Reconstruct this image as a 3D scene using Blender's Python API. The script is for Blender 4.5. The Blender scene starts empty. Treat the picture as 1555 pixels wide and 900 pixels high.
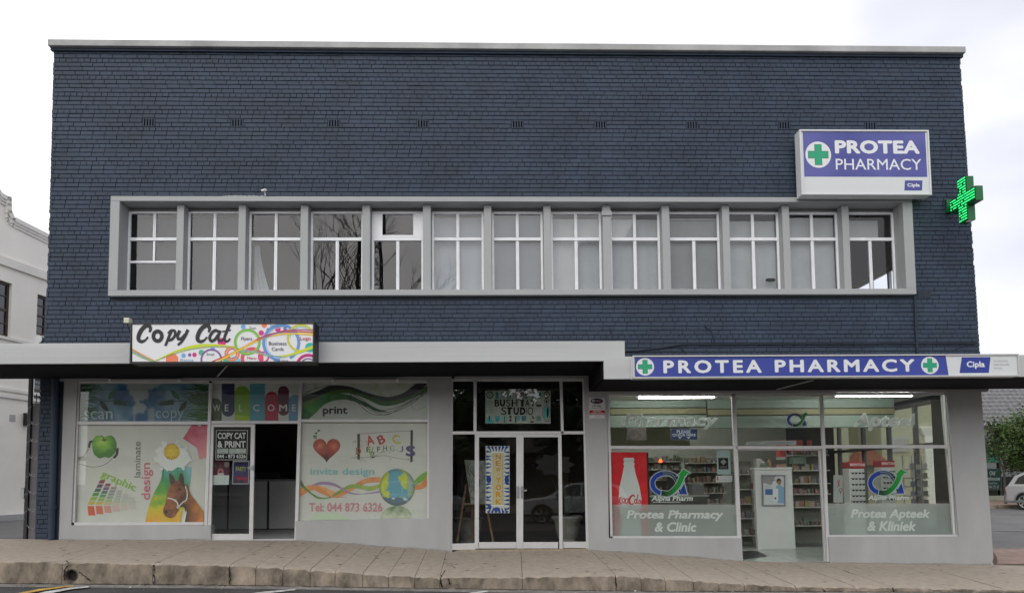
import bpy, math, random
import numpy as np
from mathutils import Vector, noise, geometry, Matrix
random.seed(7)
sc = bpy.context.scene
COL = sc.collection
R = math.radians

# ------------------------------------------------------------ camera
F = 1123.0; CX, CY = 782.9, 650.6; W0, H0 = 1555.0, 900.0
YAW, PITCH, ROLL = 0.0299821, 0.0686671, -0.0096598
CAM = Vector((0.0, -14.0, 1.65))
fwd = Vector((math.sin(YAW)*math.cos(PITCH), math.cos(YAW)*math.cos(PITCH), math.sin(PITCH)))
rgt0 = Vector((math.cos(YAW), -math.sin(YAW), 0)); up0 = rgt0.cross(fwd)
rgt = math.cos(ROLL)*rgt0 + math.sin(ROLL)*up0
up = -math.sin(ROLL)*rgt0 + math.cos(ROLL)*up0
cd = bpy.data.cameras.new('camera'); cam = bpy.data.objects.new('camera', cd); COL.objects.link(cam)
cam.matrix_world = Matrix(((rgt.x, up.x, -fwd.x, CAM.x), (rgt.y, up.y, -fwd.y, CAM.y), (rgt.z, up.z, -fwd.z, CAM.z), (0, 0, 0, 1)))
cd.sensor_fit = 'HORIZONTAL'; cd.sensor_width = 36; cd.lens = 36*F/W0
cd.shift_x = -(CX-W0/2)/W0; cd.shift_y = (CY-H0/2)/W0
cd.clip_end = 2000; cd.clip_start = 0.1
sc.camera = cam

# ------------------------------------------------------------ world: pale overcast sky
SUN_EL, SUN_AZ = 30, 195          # behind the camera, veiled
w = bpy.data.worlds.new('World'); sc.world = w; w.use_nodes = True
nt = w.node_tree; nt.nodes.clear()
def N(t, **k):
    n = nt.nodes.new(t)
    for a, b in k.items(): setattr(n, a, b)
    return n
out = N('ShaderNodeOutputWorld'); bg = N('ShaderNodeBackground'); bg.inputs[1].default_value = 0.14
sky = N('ShaderNodeTexSky', sky_type='NISHITA', sun_disc=False, sun_elevation=R(SUN_EL), sun_rotation=R(SUN_AZ))
tc = N('ShaderNodeTexCoord'); mp = N('ShaderNodeMapping'); mp.inputs['Scale'].default_value = (1, 1, 2.6); mp.inputs['Location'].default_value = (0.35, 0.1, 0.2)
nz = N('ShaderNodeTexNoise'); nz.inputs['Scale'].default_value = 2.2; nz.inputs['Detail'].default_value = 3; nz.inputs['Roughness'].default_value = 0.5
cr = N('ShaderNodeValToRGB'); cr.color_ramp.elements[0].position = 0.22; cr.color_ramp.elements[0].color = (5.9, 6.0, 6.7, 1)
cr.color_ramp.elements[1].position = 0.62; cr.color_ramp.elements[1].color = (10.4, 10.4, 10.6, 1)
mx = N('ShaderNodeMix', data_type='RGBA'); mx.inputs[0].default_value = 0.94
L = nt.links.new
sx = N('ShaderNodeSeparateXYZ'); ma = N('ShaderNodeMath', operation='MULTIPLY_ADD'); ma.inputs[1].default_value = -.30
L(tc.outputs['Generated'], mp.inputs[0]); L(mp.outputs[0], nz.inputs[0]); L(tc.outputs['Generated'], sx.inputs[0]); L(sx.outputs[0], ma.inputs[0]); L(nz.outputs[0], ma.inputs[2]); L(ma.outputs[0], cr.inputs[0])
L(sky.outputs[0], mx.inputs[6]); L(cr.outputs[0], mx.inputs[7]); L(mx.outputs[2], bg.inputs[0]); L(bg.outputs[0], out.inputs[0])
sd = bpy.data.lights.new('sun', 'SUN'); sd.energy = 1.0; sd.angle = R(50); sd.color = (1, 0.97, 0.93)
sun = bpy.data.objects.new('sun', sd); COL.objects.link(sun)
az = R(SUN_AZ)
sdir = Vector((math.sin(az)*math.cos(R(SUN_EL)), math.cos(az)*math.cos(R(SUN_EL)), math.sin(R(SUN_EL))))
sun.rotation_euler = sdir.to_track_quat('Z', 'Y').to_euler()
sc.view_settings.view_transform = 'Standard'; sc.view_settings.look = 'None'
sc.view_settings.exposure = 0.0; sc.view_settings.gamma = 1
sc.render.engine = 'CYCLES'; sc.cycles.max_bounces = 8; sc.cycles.transparent_max_bounces = 24

# ------------------------------------------------------------ picture-to-place helper
def ray(px, py):
    d = rgt*float((px-CX)/F) - up*float((py-CY)/F) + fwd
    return d
def U(px, py, Y=0.0):
    d = ray(px, py); t = (Y-CAM.y)/d.y
    return (CAM.x+d.x*t, CAM.z+d.z*t)
def UZ(px, py, z):
    d = ray(px, py); t = (z-CAM.z)/d.z
    return CAM + d*t
def UP(px, py, P, n):
    d = ray(px, py); t = (P-CAM).dot(n)/d.dot(n)
    return CAM + d*t

# ------------------------------------------------------------ materials
def s2l(c):
    return tuple(((x/255)/12.92 if x/255 <= .04045 else ((x/255+.055)/1.055)**2.4) for x in c)
MATS = {}
def mat(name, col, rough=0.6, metal=0.0, var=0.0, vscale=3.0, bump=0.0, bscale=40.0, spec=0.5, col2=None, emit=None, estr=0, stretch=None, det=6):
    if name in MATS: return MATS[name]
    m = bpy.data.materials.new(name); m.use_nodes = True; t = m.node_tree
    b = t.nodes['Principled BSDF']; MATS[name] = m
    b.inputs['Base Color'].default_value = (*col, 1); b.inputs['Roughness'].default_value = rough
    b.inputs['Metallic'].default_value = metal; b.inputs['Specular IOR Level'].default_value = spec
    if var or bump:
        g = t.nodes.new('ShaderNodeTexCoord'); mpn = t.nodes.new('ShaderNodeMapping')
        if stretch: mpn.inputs['Scale'].default_value = stretch
        gp = t.nodes.new('ShaderNodeNewGeometry')
        t.links.new(gp.outputs['Position'], mpn.inputs[0])
    if var:
        n = t.nodes.new('ShaderNodeTexNoise'); n.inputs['Scale'].default_value = vscale; n.inputs['Detail'].default_value = det; n.inputs['Roughness'].default_value = .6
        r = t.nodes.new('ShaderNodeValToRGB'); c2 = col2 or tuple(x*(1-var) for x in col)
        r.color_ramp.elements[0].position = .33; r.color_ramp.elements[1].position = .67
        r.color_ramp.elements[0].color = (*c2, 1); r.color_ramp.elements[1].color = (*(min(1, x*(1+var*.35)) for x in col), 1)
        t.links.new(mpn.outputs[0], n.inputs[0]); t.links.new(n.outputs[0], r.inputs[0]); t.links.new(r.outputs[0], b.inputs['Base Color'])
    if bump:
        n2 = t.nodes.new('ShaderNodeTexNoise'); n2.inputs['Scale'].default_value = bscale; n2.inputs['Detail'].default_value = 4
        bp = t.nodes.new('ShaderNodeBump'); bp.inputs['Strength'].default_value = bump; bp.inputs['Distance'].default_value = 0.01
        t.links.new(mpn.outputs[0], n2.inputs[0]); t.links.new(n2.outputs[0], bp.inputs['Height']); t.links.new(bp.outputs[0], b.inputs['Normal'])
    if emit:
        b.inputs['Emission Color'].default_value = (*emit, 1); b.inputs['Emission Strength'].default_value = estr
    return m
def glass(name, tint=(0.9, 0.94, 0.92), ior=1.55, rough=0.0, wav=0.0, film=None, filmfac=0):
    m = bpy.data.materials.new(name); m.use_nodes = True; t = m.node_tree; t.nodes.clear(); MATS[name] = m
    o = t.nodes.new('ShaderNodeOutputMaterial'); tr = t.nodes.new('ShaderNodeBsdfTransparent'); gl = t.nodes.new('ShaderNodeBsdfGlossy')
    tr.inputs[0].default_value = (*tint, 1); gl.inputs[0].default_value = (1, 1, 1, 1); gl.inputs['Roughness'].default_value = rough
    mxs = t.nodes.new('ShaderNodeMixShader')
    r0 = min(.2, 2*((ior-1)/(ior+1))**2) if ior else 0        # both faces of the pane, Schlick
    lw = t.nodes.new('ShaderNodeLayerWeight'); pw = t.nodes.new('ShaderNodeMath'); pw.operation = 'POWER'; pw.inputs[1].default_value = 5; lw.inputs[0].default_value = .5
    t.links.new(lw.outputs['Facing'], pw.inputs[0]); fr = t.nodes.new('ShaderNodeMath'); fr.operation = 'MULTIPLY_ADD'; fr.inputs[1].default_value = .8*(1-r0); fr.inputs[2].default_value = r0; t.links.new(pw.outputs[0], fr.inputs[0])
    if wav:
        gp = t.nodes.new('ShaderNodeNewGeometry'); n = t.nodes.new('ShaderNodeTexNoise'); n.inputs['Scale'].default_value = 1.6; n.inputs['Detail'].default_value = 1
        bp = t.nodes.new('ShaderNodeBump'); bp.inputs['Strength'].default_value = wav; bp.inputs['Distance'].default_value = 0.02
        t.links.new(gp.outputs['Position'], n.inputs[0]); t.links.new(n.outputs[0], bp.inputs['Height']); t.links.new(bp.outputs[0], gl.inputs['Normal'])
    base = tr.outputs[0]
    if film:
        df = t.nodes.new('ShaderNodeBsdfDiffuse'); df.inputs[0].default_value = (*film, 1)
        tl = t.nodes.new('ShaderNodeBsdfTranslucent'); tl.inputs[0].default_value = (*film, 1)
        a = t.nodes.new('ShaderNodeMixShader'); a.inputs[0].default_value = .35; t.links.new(df.outputs[0], a.inputs[1]); t.links.new(tl.outputs[0], a.inputs[2])
        m2 = t.nodes.new('ShaderNodeMixShader'); m2.inputs[0].default_value = filmfac
        t.links.new(base, m2.inputs[1]); t.links.new(a.outputs[0], m2.inputs[2]); base = m2.outputs[0]
        if filmfac and not ior:
            t.links.new(base, o.inputs[0]); return m
    if not ior:
        t.links.new(base, o.inputs[0]); return m
    t.links.new(fr.outputs[0], mxs.inputs[0]); t.links.new(base, mxs.inputs[1]); t.links.new(gl.outputs[0], mxs.inputs[2]); t.links.new(mxs.outputs[0], o.inputs[0])
    return m
def printmat(name, rough=0.45, spec=0.4):
    m = bpy.data.materials.new(name); m.use_nodes = True; t = m.node_tree; b = t.nodes['Principled BSDF']; MATS[name] = m
    a = t.nodes.new('ShaderNodeVertexColor'); a.layer_name = 'Col'; t.links.new(a.outputs[0], b.inputs['Base Color'])
    b.inputs['Roughness'].default_value = rough; b.inputs['Specular IOR Level'].default_value = spec
    return m
M_print = printmat('printed_vinyl'); M_paper = printmat('printed_paper', .7, .2)
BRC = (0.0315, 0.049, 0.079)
def brickmat(name, k, bump):
    m = mat(name, tuple(c*k for c in BRC), .55, var=.30, vscale=1.1, bump=bump, bscale=70, spec=.35, det=9)
    t = m.node_tree; b = t.nodes['Principled BSDF']
    src = b.inputs['Base Color'].links[0].from_socket
    oi = t.nodes.new('ShaderNodeObjectInfo'); at = t.nodes.new('ShaderNodeVertexColor'); at.layer_name = 'Col'
    mm = t.nodes.new('ShaderNodeMix'); mm.data_type = 'RGBA'; mm.blend_type = 'MULTIPLY'; mm.inputs[0].default_value = 1
    t.links.new(src, mm.inputs[6]); t.links.new(at.outputs[0], mm.inputs[7]); t.links.new(mm.outputs[2], b.inputs['Base Color'])
    return m
M_brick = brickmat('navy_painted_brick', 1.0, .5)
M_mortar = mat('navy_painted_mortar', tuple(c*.45 for c in BRC), .7, var=.3, vscale=2, bump=.5)  # darker than the brick paint to stand for shade in the joints
M_grey = mat('grey_paint', (.36, .37, .365), .55, var=.06, vscale=.9, bump=.12, bscale=30)
M_greydark = mat('grey_plaster_paint', (.40, .405, .40), .6, var=.13, vscale=1.6, bump=.2, bscale=25, stretch=(1, 1, .35), det=10)
M_fascia = mat('light_grey_board_paint', (.50, .51, .50), .55, var=.10, vscale=1.2, bump=.10, bscale=14, stretch=(.12, 1, 2.2))
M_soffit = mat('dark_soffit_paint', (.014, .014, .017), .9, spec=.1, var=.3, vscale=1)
M_coping = mat('coping_paint', (.42, .42, .41), .7, var=.3, vscale=1.2, bump=.3, bscale=20)
M_white = mat('white_timber_paint', (.82, .83, .84), .4, var=.08, vscale=5, bump=.1, bscale=60)
M_alu = mat('anodised_aluminium', (.60, .60, .59), .45, metal=.1, var=.07, vscale=4)
M_conc = mat('pavement_concrete', (.385, .325, .262), .85, var=.18, vscale=9, bump=.5, bscale=60, det=10)
M_kerb = mat('worn_kerb_concrete', (.31, .255, .195), .9, var=.6, vscale=4.5, bump=1.0, bscale=35, det=15, stretch=(1, 1, .6))
M_joint = mat('joint_dirt', (.035, .03, .026), .95)
M_asph = mat('asphalt', (.062, .060, .060), .9, var=.4, vscale=1.5, bump=.7, bscale=90, det=12)
M_asph2 = mat('side_street_asphalt', (.14, .138, .136), .9, var=.25, vscale=.8, bump=.4, bscale=90, det=12)
M_gutter = mat('gutter_concrete', (.24, .225, .205), .9, var=.45, vscale=5, bump=.6, bscale=50, det=12)
M_line = mat('road_paint_white', (.62, .61, .58), .7, var=.4, vscale=9, bump=.3)
M_yline = mat('road_paint_yellow', (.58, .36, .08), .7, var=.4, vscale=9, bump=.3)
M_red = mat('red_paving', (.34, .235, .19), .9, var=.3, vscale=4, bump=.5)
M_black = mat('black_paint', (.012, .012, .013), .45)
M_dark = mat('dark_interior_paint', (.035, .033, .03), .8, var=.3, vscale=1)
M_cream = mat('cream_plaster', (.87, .84, .77), .85, var=.10, vscale=.5, bump=.2, bscale=20)
M_creamtrim = mat('cream_trim', (.78, .76, .71), .8, var=.10, vscale=1)
M_brown = mat('dark_timber', (.05, .032, .028), .5, var=.3, vscale=6)
M_glassD = glass('dark_far_glass', (.25, .27, .28), 1.6)
M_glass = glass('shop_glass', (.88, .91, .88), 1.5, wav=.03)
M_glassU = glass('old_window_glass', (.82, .86, .90), 1.38, wav=.035)
M_frost = glass('frosted_film', film=(.62, .68, .66), filmfac=.66, ior=0)
M_vinyl = glass('white_frosted_lettering', film=(.95, .98, .96), filmfac=.92, ior=0)
M_vinyl2 = glass('white_vinyl_lettering', film=(.92, .95, .94), filmfac=.96, ior=0)
M_tube = mat('lit_tube', (1, 1, 1), emit=(1, 1, .97), estr=48)
M_led = mat('green_led', (.05, .4, .15), emit=(.02, 1, .22), estr=1.15)
M_greenbox = mat('green_enamel', (.006, .12, .032), .35)
M_tile = mat('shop_floor_tile', (.42, .47, .42), .25, var=.08, vscale=2)
M_grout = mat('tile_grout', (.16, .17, .15), .8)
M_olive = mat('olive_bulkhead', (.40, .42, .31), .7, var=.08)
M_pale = mat('pale_shop_wall', (.58, .60, .52), .7, var=.06)
M_offw = mat('off_white_laminate', (.66, .68, .66), .4, var=.04)
M_shelf = mat('shelf_laminate', (.50, .50, .44), .5, var=.06)
M_metal = mat('galvanised_steel', (.35, .36, .37), .4, metal=.7, var=.15)
M_blind = mat('grey_roller_blind', (.36, .36, .365), .8, var=.1, vscale=3)
M_blind2 = mat('beige_roller_blind', (.46, .445, .41), .8, var=.1, vscale=3)
M_wood = mat('pine_easel_wood', (.30, .17, .08), .6, var=.3, vscale=12)
M_bark = mat('tree_bark', (.09, .07, .055), .9, var=.4, vscale=6, bump=.6)
M_rubber = mat('tyre_rubber', (.02, .02, .02), .8)
M_urn = mat('weathered_urn', (.30, .29, .26), .8, var=.3, vscale=6)

# ------------------------------------------------------------ mesh builder
class MB:
    def __init__(s): s.v = []; s.f = []; s.mi = []; s.c = []; s.smooth = False
    def face(s, pts, mi=0, col=None):
        n = len(s.v); s.v += [tuple(p) for p in pts]; s.f.append(tuple(range(n, n+len(pts)))); s.mi.append(mi); s.c.append(col)
    def box(s, x0, x1, y0, y1, z0, z1, mi=0, col=None):
        p = [(x0,y0,z0),(x1,y0,z0),(x1,y1,z0),(x0,y1,z0),(x0,y0,z1),(x1,y0,z1),(x1,y1,z1),(x0,y1,z1)]
        n = len(s.v); s.v += p
        for q in ((0,1,5,4),(1,2,6,5),(2,3,7,6),(3,0,4,7),(4,5,6,7),(3,2,1,0)):
            s.f.append(tuple(n+i for i in q)); s.mi.append(mi); s.c.append(col)
        return s
    def ext(s, poly, y0, y1, mi=0, col=None):
        # poly: (X, Z) outline; solid from y0 (front) back to y1
        a = sum(poly[i][0]*poly[(i+1)%len(poly)][1]-poly[(i+1)%len(poly)][0]*poly[i][1] for i in range(len(poly)))
        if a < 0: poly = poly[::-1]
        n = len(s.v); k = len(poly)
        s.v += [(x, y0, z) for x, z in poly] + [(x, y1, z) for x, z in poly]
        s.f.append(tuple(n+i for i in range(k))); s.mi.append(mi); s.c.append(col)
        s.f.append(tuple(n+k+i for i in reversed(range(k)))); s.mi.append(mi); s.c.append(col)
        for i in range(k):
            j = (i+1) % k
            s.f.append((n+j, n+i, n+k+i, n+k+j)); s.mi.append(mi); s.c.append(col)
        return s
    def px(s, pts, y, d, mi=0):
        return s.ext([U(a, b, y) for a, b in pts], y, y+d, mi)
    def cyl(s, a, b, r0, r1=None, n=10, mi=0, col=None, caps=True):
        a = Vector(a); b = Vector(b); r1 = r0 if r1 is None else r1
        d = (b-a).normalized(); u = d.orthogonal().normalized(); v = d.cross(u)
        k = len(s.v)
        for i in range(n):
            t = 2*math.pi*i/n; s.v.append(tuple(a+(u*math.cos(t)+v*math.sin(t))*r0))
        for i in range(n):
            t = 2*math.pi*i/n; s.v.append(tuple(b+(u*math.cos(t)+v*math.sin(t))*r1))
        for i in range(n):
            j = (i+1) % n; s.f.append((k+i, k+j, k+n+j, k+n+i)); s.mi.append(mi); s.c.append(col)
        if caps:
            s.f.append(tuple(k+i for i in reversed(range(n)))); s.mi.append(mi); s.c.append(col)
            s.f.append(tuple(k+n+i for i in range(n))); s.mi.append(mi); s.c.append(col)
        return s
    def path(s, pts, r, n=6, mi=0):
        for a, b in zip(pts[:-1], pts[1:]): s.cyl(a, b, r, n=n, mi=mi)
        return s
    def lathe(s, c, prof, n=20, mi=0):
        c = Vector(c); k = len(s.v)
        for r, z in prof:
            for i in range(n):
                t = 2*math.pi*i/n; s.v.append((c.x+r*math.cos(t), c.y+r*math.sin(t), c.z+z))
        for q in range(len(prof)-1):
            for i in range(n):
                j = (i+1) % n; s.f.append((k+q*n+i, k+q*n+j, k+(q+1)*n+j, k+(q+1)*n+i)); s.mi.append(mi); s.c.append(None)
        return s
    def build(s, name, mats, parent=None, bevel=0, kind=None, smooth=False, link=True):
        me = bpy.data.meshes.new(name); me.from_pydata(s.v, [], s.f)
        if not isinstance(mats, (list, tuple)): mats = [mats]
        for m in mats: me.materials.append(m)
        if len(mats) > 1: me.polygons.foreach_set('material_index', s.mi)
        if any(c is not None for c in s.c) or M_brick in mats:
            at = me.color_attributes.new('Col', 'FLOAT_COLOR', 'CORNER'); buf = []
            for f, c in zip(s.f, s.c):
                if c is None: c = (1, 1, 1)
                if isinstance(c[0], (tuple, list)):
                    for q in c: buf += [q[0], q[1], q[2], 1]
                else: buf += [c[0], c[1], c[2], 1]*len(f)
            at.data.foreach_set('color', buf)
        if smooth: me.polygons.foreach_set('use_smooth', [True]*len(me.polygons))
        me.update()
        o = bpy.data.objects.new(name, me); COL.objects.link(o)
        if bevel:
            b = o.modifiers.new('bevel', 'BEVEL'); b.width = bevel; b.segments = 2; b.limit_method = 'ANGLE'
        if parent is not None: adopt(o, parent)
        if kind: o['kind'] = kind
        return o
def world_of(o):
    m = Matrix.Translation(o.location)
    return (world_of(o.parent) if o.parent and o.parent.type == 'EMPTY' and o.parent.parent is None and False else m)
def adopt(o, p):
    o.parent = p
    if p.type == 'EMPTY' and p.parent is None:
        o.matrix_parent_inverse = Matrix.Translation(-p.location)
def tag(o, label, cat, group=None):
    o['label'] = label; o['category'] = cat
    if group: o['group'] = group
    return o
def thing(name, label, cat, loc, group=None):
    o = bpy.data.objects.new(name, None); COL.objects.link(o); o.location = loc; o.empty_display_size = .2
    return tag(o, label, cat, group)
def node(name, parent):          # a part that is only a holder
    o = bpy.data.objects.new(name, None); COL.objects.link(o); adopt(o, parent); o.empty_display_size = .1
    return o
def copy_thing(t, loc, label=None, rz=None):
    c = t.copy(); COL.objects.link(c); c.location = loc
    if label: c['label'] = label
    if rz is not None: c.rotation_euler.z = rz
    for ch in t.children:
        d = ch.copy(); COL.objects.link(d); d.parent = c
        for g in ch.children:
            e = g.copy(); COL.objects.link(e); e.parent = d
    return c

# ------------------------------------------------------------ flat print
TXT = {}
def text_tris(s, bold=0.0, shear=0.0, spacing=1.0):
    k = (s, bold, shear, spacing)
    if k in TXT: return TXT[k]
    cu = bpy.data.curves.new('t', 'FONT'); cu.body = s; cu.offset = 0; cu.shear = shear; cu.resolution_u = 3; cu.space_character = spacing; cu.fill_mode = 'FRONT'
    o = bpy.data.objects.new('t', cu); me = bpy.data.meshes.new_from_object(o)
    me.calc_loop_triangles()
    v = [(p.co.x, p.co.y) for p in me.vertices]; t = [tuple(x.vertices) for x in me.loop_triangles]
    bpy.data.objects.remove(o); bpy.data.curves.remove(cu); bpy.data.meshes.remove(me)
    if bold > 0:
        n = len(v); v2 = []; t2 = []
        for k2, (dx, dy) in enumerate(((0, 0), (1, 0), (-1, 0), (0, 1), (0, -1), (.7, .7), (-.7, .7), (.7, -.7), (-.7, -.7))):
            v2 += [(a+dx*bold, b+dy*bold) for a, b in v]; t2 += [tuple(i+k2*n for i in q) for q in t]
        v, t = v2, t2
    xs = [a for a, b in v]; ys = [b for a, b in v]; x0, x1, y0, y1 = min(xs), max(xs), min(ys), max(ys)
    v = [((a-x0)/(x1-x0), (b-y0)/(y1-y0)) for a, b in v]
    TXT[k] = (v, t); return v, t
def smooth(pts, n=6, closed=False):
    P = [np.array(p, float) for p in pts]
    if closed: P = [P[-1]]+P+[P[0], P[1]]
    else: P = [2*P[0]-P[1]]+P+[2*P[-1]-P[-2]]
    o = []
    for i in range(1, len(P)-2):
        for j in range(n):
            t = j/n; a, b, c, d = P[i-1], P[i], P[i+1], P[i+2]
            o.append(.5*((2*b)+(-a+c)*t+(2*a-5*b+4*c-d)*t*t+(-a+3*b-3*c+d)*t**3))
    if not closed: o.append(P[-2])
    return [tuple(q) for q in o]
class Art:
    """flat print on the plane Y, drawn with zoomed-picture coordinates (ox, oy, scale)"""
    def __init__(s, Y, T=(0, 0, 1), clip=None, conv=None):
        s.Y = Y; s.T = T; s.m = MB(); s.k = 0; s.mi = 0; s.conv = conv
        s.clip = None
        if clip: s.setclip(clip)
    def setclip(s, c):
        if len(c) == 4 and not isinstance(c[0], (tuple, list)): c = [(c[0], c[1]), (c[2], c[1]), (c[2], c[3]), (c[0], c[3])]
        s.clip = [np.array(p, float) for p in c]
    def P(s, p, z):
        x, y = s.T[0]+p[0]/s.T[2], s.T[1]+p[1]/s.T[2]
        if s.conv: return s.conv(p[0], p[1], z)
        Y = s.Y-z; X, Z = U(x, y, Y); return (X, Y, Z)
    fade = 0
    def tri(s, a, b, c, col, z):
        if s.fade:
            c_ = col
            col = (lambda x, y: lerp(c_(x, y), (.6, .6, .58), s.fade)) if callable(c_) else lerp(c_, (.6, .6, .58), s.fade)
        pts = [np.array(q, float) for q in (a, b, c)]
        if s.clip is not None:
            cp = s.clip
            ar = sum(cp[i][0]*cp[(i+1) % len(cp)][1]-cp[(i+1) % len(cp)][0]*cp[i][1] for i in range(len(cp)))
            sg = 1 if ar > 0 else -1
            for i in range(len(cp)):
                A, B = cp[i], cp[(i+1) % len(cp)]; o = []
                f = lambda q: sg*((B[0]-A[0])*(q[1]-A[1])-(B[1]-A[1])*(q[0]-A[0]))
                for j in range(len(pts)):
                    p, q = pts[j], pts[(j+1) % len(pts)]; fp, fq = f(p), f(q)
                    if fp >= 0: o.append(p)
                    if (fp > 0 and fq < 0) or (fp < 0 and fq > 0): o.append(p+(q-p)*fp/(fp-fq))
                pts = o
                if len(pts) < 3: return
        cc = [tuple(col(p[0], p[1])) for p in pts] if callable(col) else col
        s.m.face([s.P(p, z) for p in pts], s.mi, cc)
    def nz(s): s.k += 1; return .00013*s.k
    def poly(s, pts, col, sub=0):
        z = s.nz(); tr = geometry.tessellate_polygon([[Vector((p[0], p[1], 0)) for p in pts]])
        st = [(pts[a], pts[b], pts[c]) for a, b, c in tr]
        if callable(col) and sub:
            while st:
                a, b, c = st.pop(); d = [(math.hypot(a[0]-b[0], a[1]-b[1]), 0), (math.hypot(b[0]-c[0], b[1]-c[1]), 1), (math.hypot(c[0]-a[0], c[1]-a[1]), 2)]
                m, i = max(d)
                if m > sub:
                    if i == 1: a, b, c = b, c, a
                    if i == 2: a, b, c = c, a, b
                    h = ((a[0]+b[0])/2, (a[1]+b[1])/2); st += [(a, h, c), (h, b, c)]
                else: s.tri(a, b, c, col, z)
        else:
            for t in st: s.tri(*t, col, z)
        return s
    def rect(s, x0, y0, x1, y1, col, sub=0): return s.poly([(x0, y0), (x1, y0), (x1, y1), (x0, y1)], col, sub)
    def disc(s, cx, cy, r, col, ry=None, n=24, sub=0):
        ry = ry or r; return s.poly([(cx+r*math.cos(2*math.pi*i/n), cy+ry*math.sin(2*math.pi*i/n)) for i in range(n)], col, sub)
    def stroke(s, pts, w, col, sm=5, closed=False):
        p = smooth(pts, sm, closed) if sm else list(pts)
        if closed: p.append(p[0])
        z = s.nz(); n = len(p); Lr = []
        for i in range(n):
            a = p[max(0, i-1)]; b = p[min(n-1, i+1)]
            if closed and i in (0, n-1): a = p[-2]; b = p[1]
            d = np.array([b[0]-a[0], b[1]-a[1]]); d = d/(np.linalg.norm(d)+1e-9); nn = np.array([-d[1], d[0]])
            ww = (w if not callable(w) else w(i/(n-1)))/2
            Lr.append((np.array(p[i])+nn*ww, np.array(p[i])-nn*ww))
        for i in range(n-1):
            (a, b), (c, d) = Lr[i], Lr[i+1]
            s.tri(a, b, c, col, z); s.tri(b, d, c, col, z)
        return s
    def ring(s, cx, cy, r, w, col, ry=None, a0=0, a1=360):
        ry = ry or r; n = 28
        pts = [(cx+r*math.cos(R(a0+(a1-a0)*i/n)), cy+ry*math.sin(R(a0+(a1-a0)*i/n))) for i in range(n+(0 if a1-a0 == 360 else 1))]
        return s.stroke(pts, w, col, 0, closed=(a1-a0 == 360))
    def text(s, t, x0, y0, x1, y1, col, bold=0.0, shear=0.0, rot=None, spacing=1.0, warp=None):
        v, tr = text_tris(t, bold, shear, spacing); z = s.nz()
        def m(q):
            x, y = q
            if rot:     # rot = (origin, xaxis, yaxis) in picture coordinates
                o, ax, ay = rot; return (o[0]+ax[0]*x+ay[0]*y, o[1]+ax[1]*x+ay[1]*y)
            return (x0+(x1-x0)*x, y1+(y0-y1)*y)
        pts = [m(q) for q in v]
        for i, (a, b, c) in enumerate(tr): s.tri(pts[a], pts[b], pts[c], col, z+(i//max(1, len(tr)//9 if bold > 0 else len(tr)))*9e-6)
        return s
    def build(s, name, parent=None, mats=None): return s.m.build(name, mats or M_print, parent)
def C(r, g, b): return s2l((r, g, b))
def fn(x, y, sc_, seed=0): return noise.fractal(Vector((x*sc_, y*sc_, seed)), 1, 2, 4)
def lerp(a, b, t):
    t = max(0, min(1, t)); return tuple(x+(y-x)*t for x, y in zip(a, b))
def ramp(t, stops):
    for (t0, c0), (t1, c1) in zip(stops[:-1], stops[1:]):
        if t <= t1: return lerp(c0, c1, (t-t0)/(t1-t0))
    return stops[-1][1]
exec_parts = []

# ============================================================ GROUND
FB = [(-200, 817), (52, 818), (90, 819), (450, 820), (685, 837), (893, 834.5), (1128, 851.5), (1255, 853.5), (1507, 857), (1750, 860)]
KT = [(-220, 849), (0, 851), (144, 853), (239, 855), (350, 857), (400, 859.5), (508, 866), (589, 872), (667, 875.7), (800, 874.6), (934, 872.5), (1070, 881), (1200, 888.7), (1356, 891), (1555, 894), (1800, 897)]
KY = -2.5
def prof(tab, Y):
    p = [U(a, b, Y) for a, b in tab]; return [q[0] for q in p], [q[1] for q in p]
FBx, FBz = prof(FB, 0.0); KTx, KTz = prof(KT, KY)
def zf(X): return float(np.interp(X, FBx, FBz))
def zk(X): return float(np.interp(X, KTx, KTz))
def zr(X): return float(np.interp(X, [-30, -7.45, -4, -.84, 1.92, 9, 30], [.30, .165, .092, .0, -.075, -.20, -.35]))
def zg(X, Y):      # ground round and behind the building
    base = float(np.interp(X, [-9, -8, 8.5, 10], [.60, .60, .05, -.02]))
    rt = float(np.interp(Y, [0, 4, 18, 60], [-.09, -.10, .16, .3]))
    lt = float(np.interp(Y, [0, 11, 60], [.58, .44, .3]))
    t = max(0, min(1, (X+9)/19.0)); return lt*(1-t)+rt*t
def sheet(name, xs, ys, fz, m, kind='structure', parent=None):
    b = MB(); nx = len(xs)
    b.v = [(x, y, fz(x, y)) for y in ys for x in xs]
    for j in range(len(ys)-1):
        for i in range(nx-1):
            a = j*nx+i; b.f.append((a, a+1, a+nx+1, a+nx)); b.mi.append(0); b.c.append(None)
    o = b.build(name, m, parent); 
    if kind: o['kind'] = kind
    return o
def ar(a, b, s): return list(np.arange(a, b+1e-6, s))
sheet('ground', [-900, -300, -100, -40]+ar(-20, 30, 2.5)+[60, 120, 300, 900], [.02, 2, 4, 8, 12, 16, 20, 30, 60, 120, 300, 900], lambda x, y: zg(x, y)-.012 if not (-9 < x < 9.6 and y < 10) else min(zg(x, y), zf(x))-.35, M_asph2)
sheet('road', [-900, -300, -100, -40]+ar(-20, 30, .5)+[60, 120, 300, 900], [-900, -300, -60, -22, -18, -14, -10, -7, -5, -4, -3.2, -2.86, -2.2], lambda x, y: zr(x)-.012*max(0, min(6, (-y-2.86))) , M_asph)
sheet('gutter', ar(-20, 30, .5), [-2.84, -2.2], lambda x, y: zr(x)+.004, M_gutter)
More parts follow.
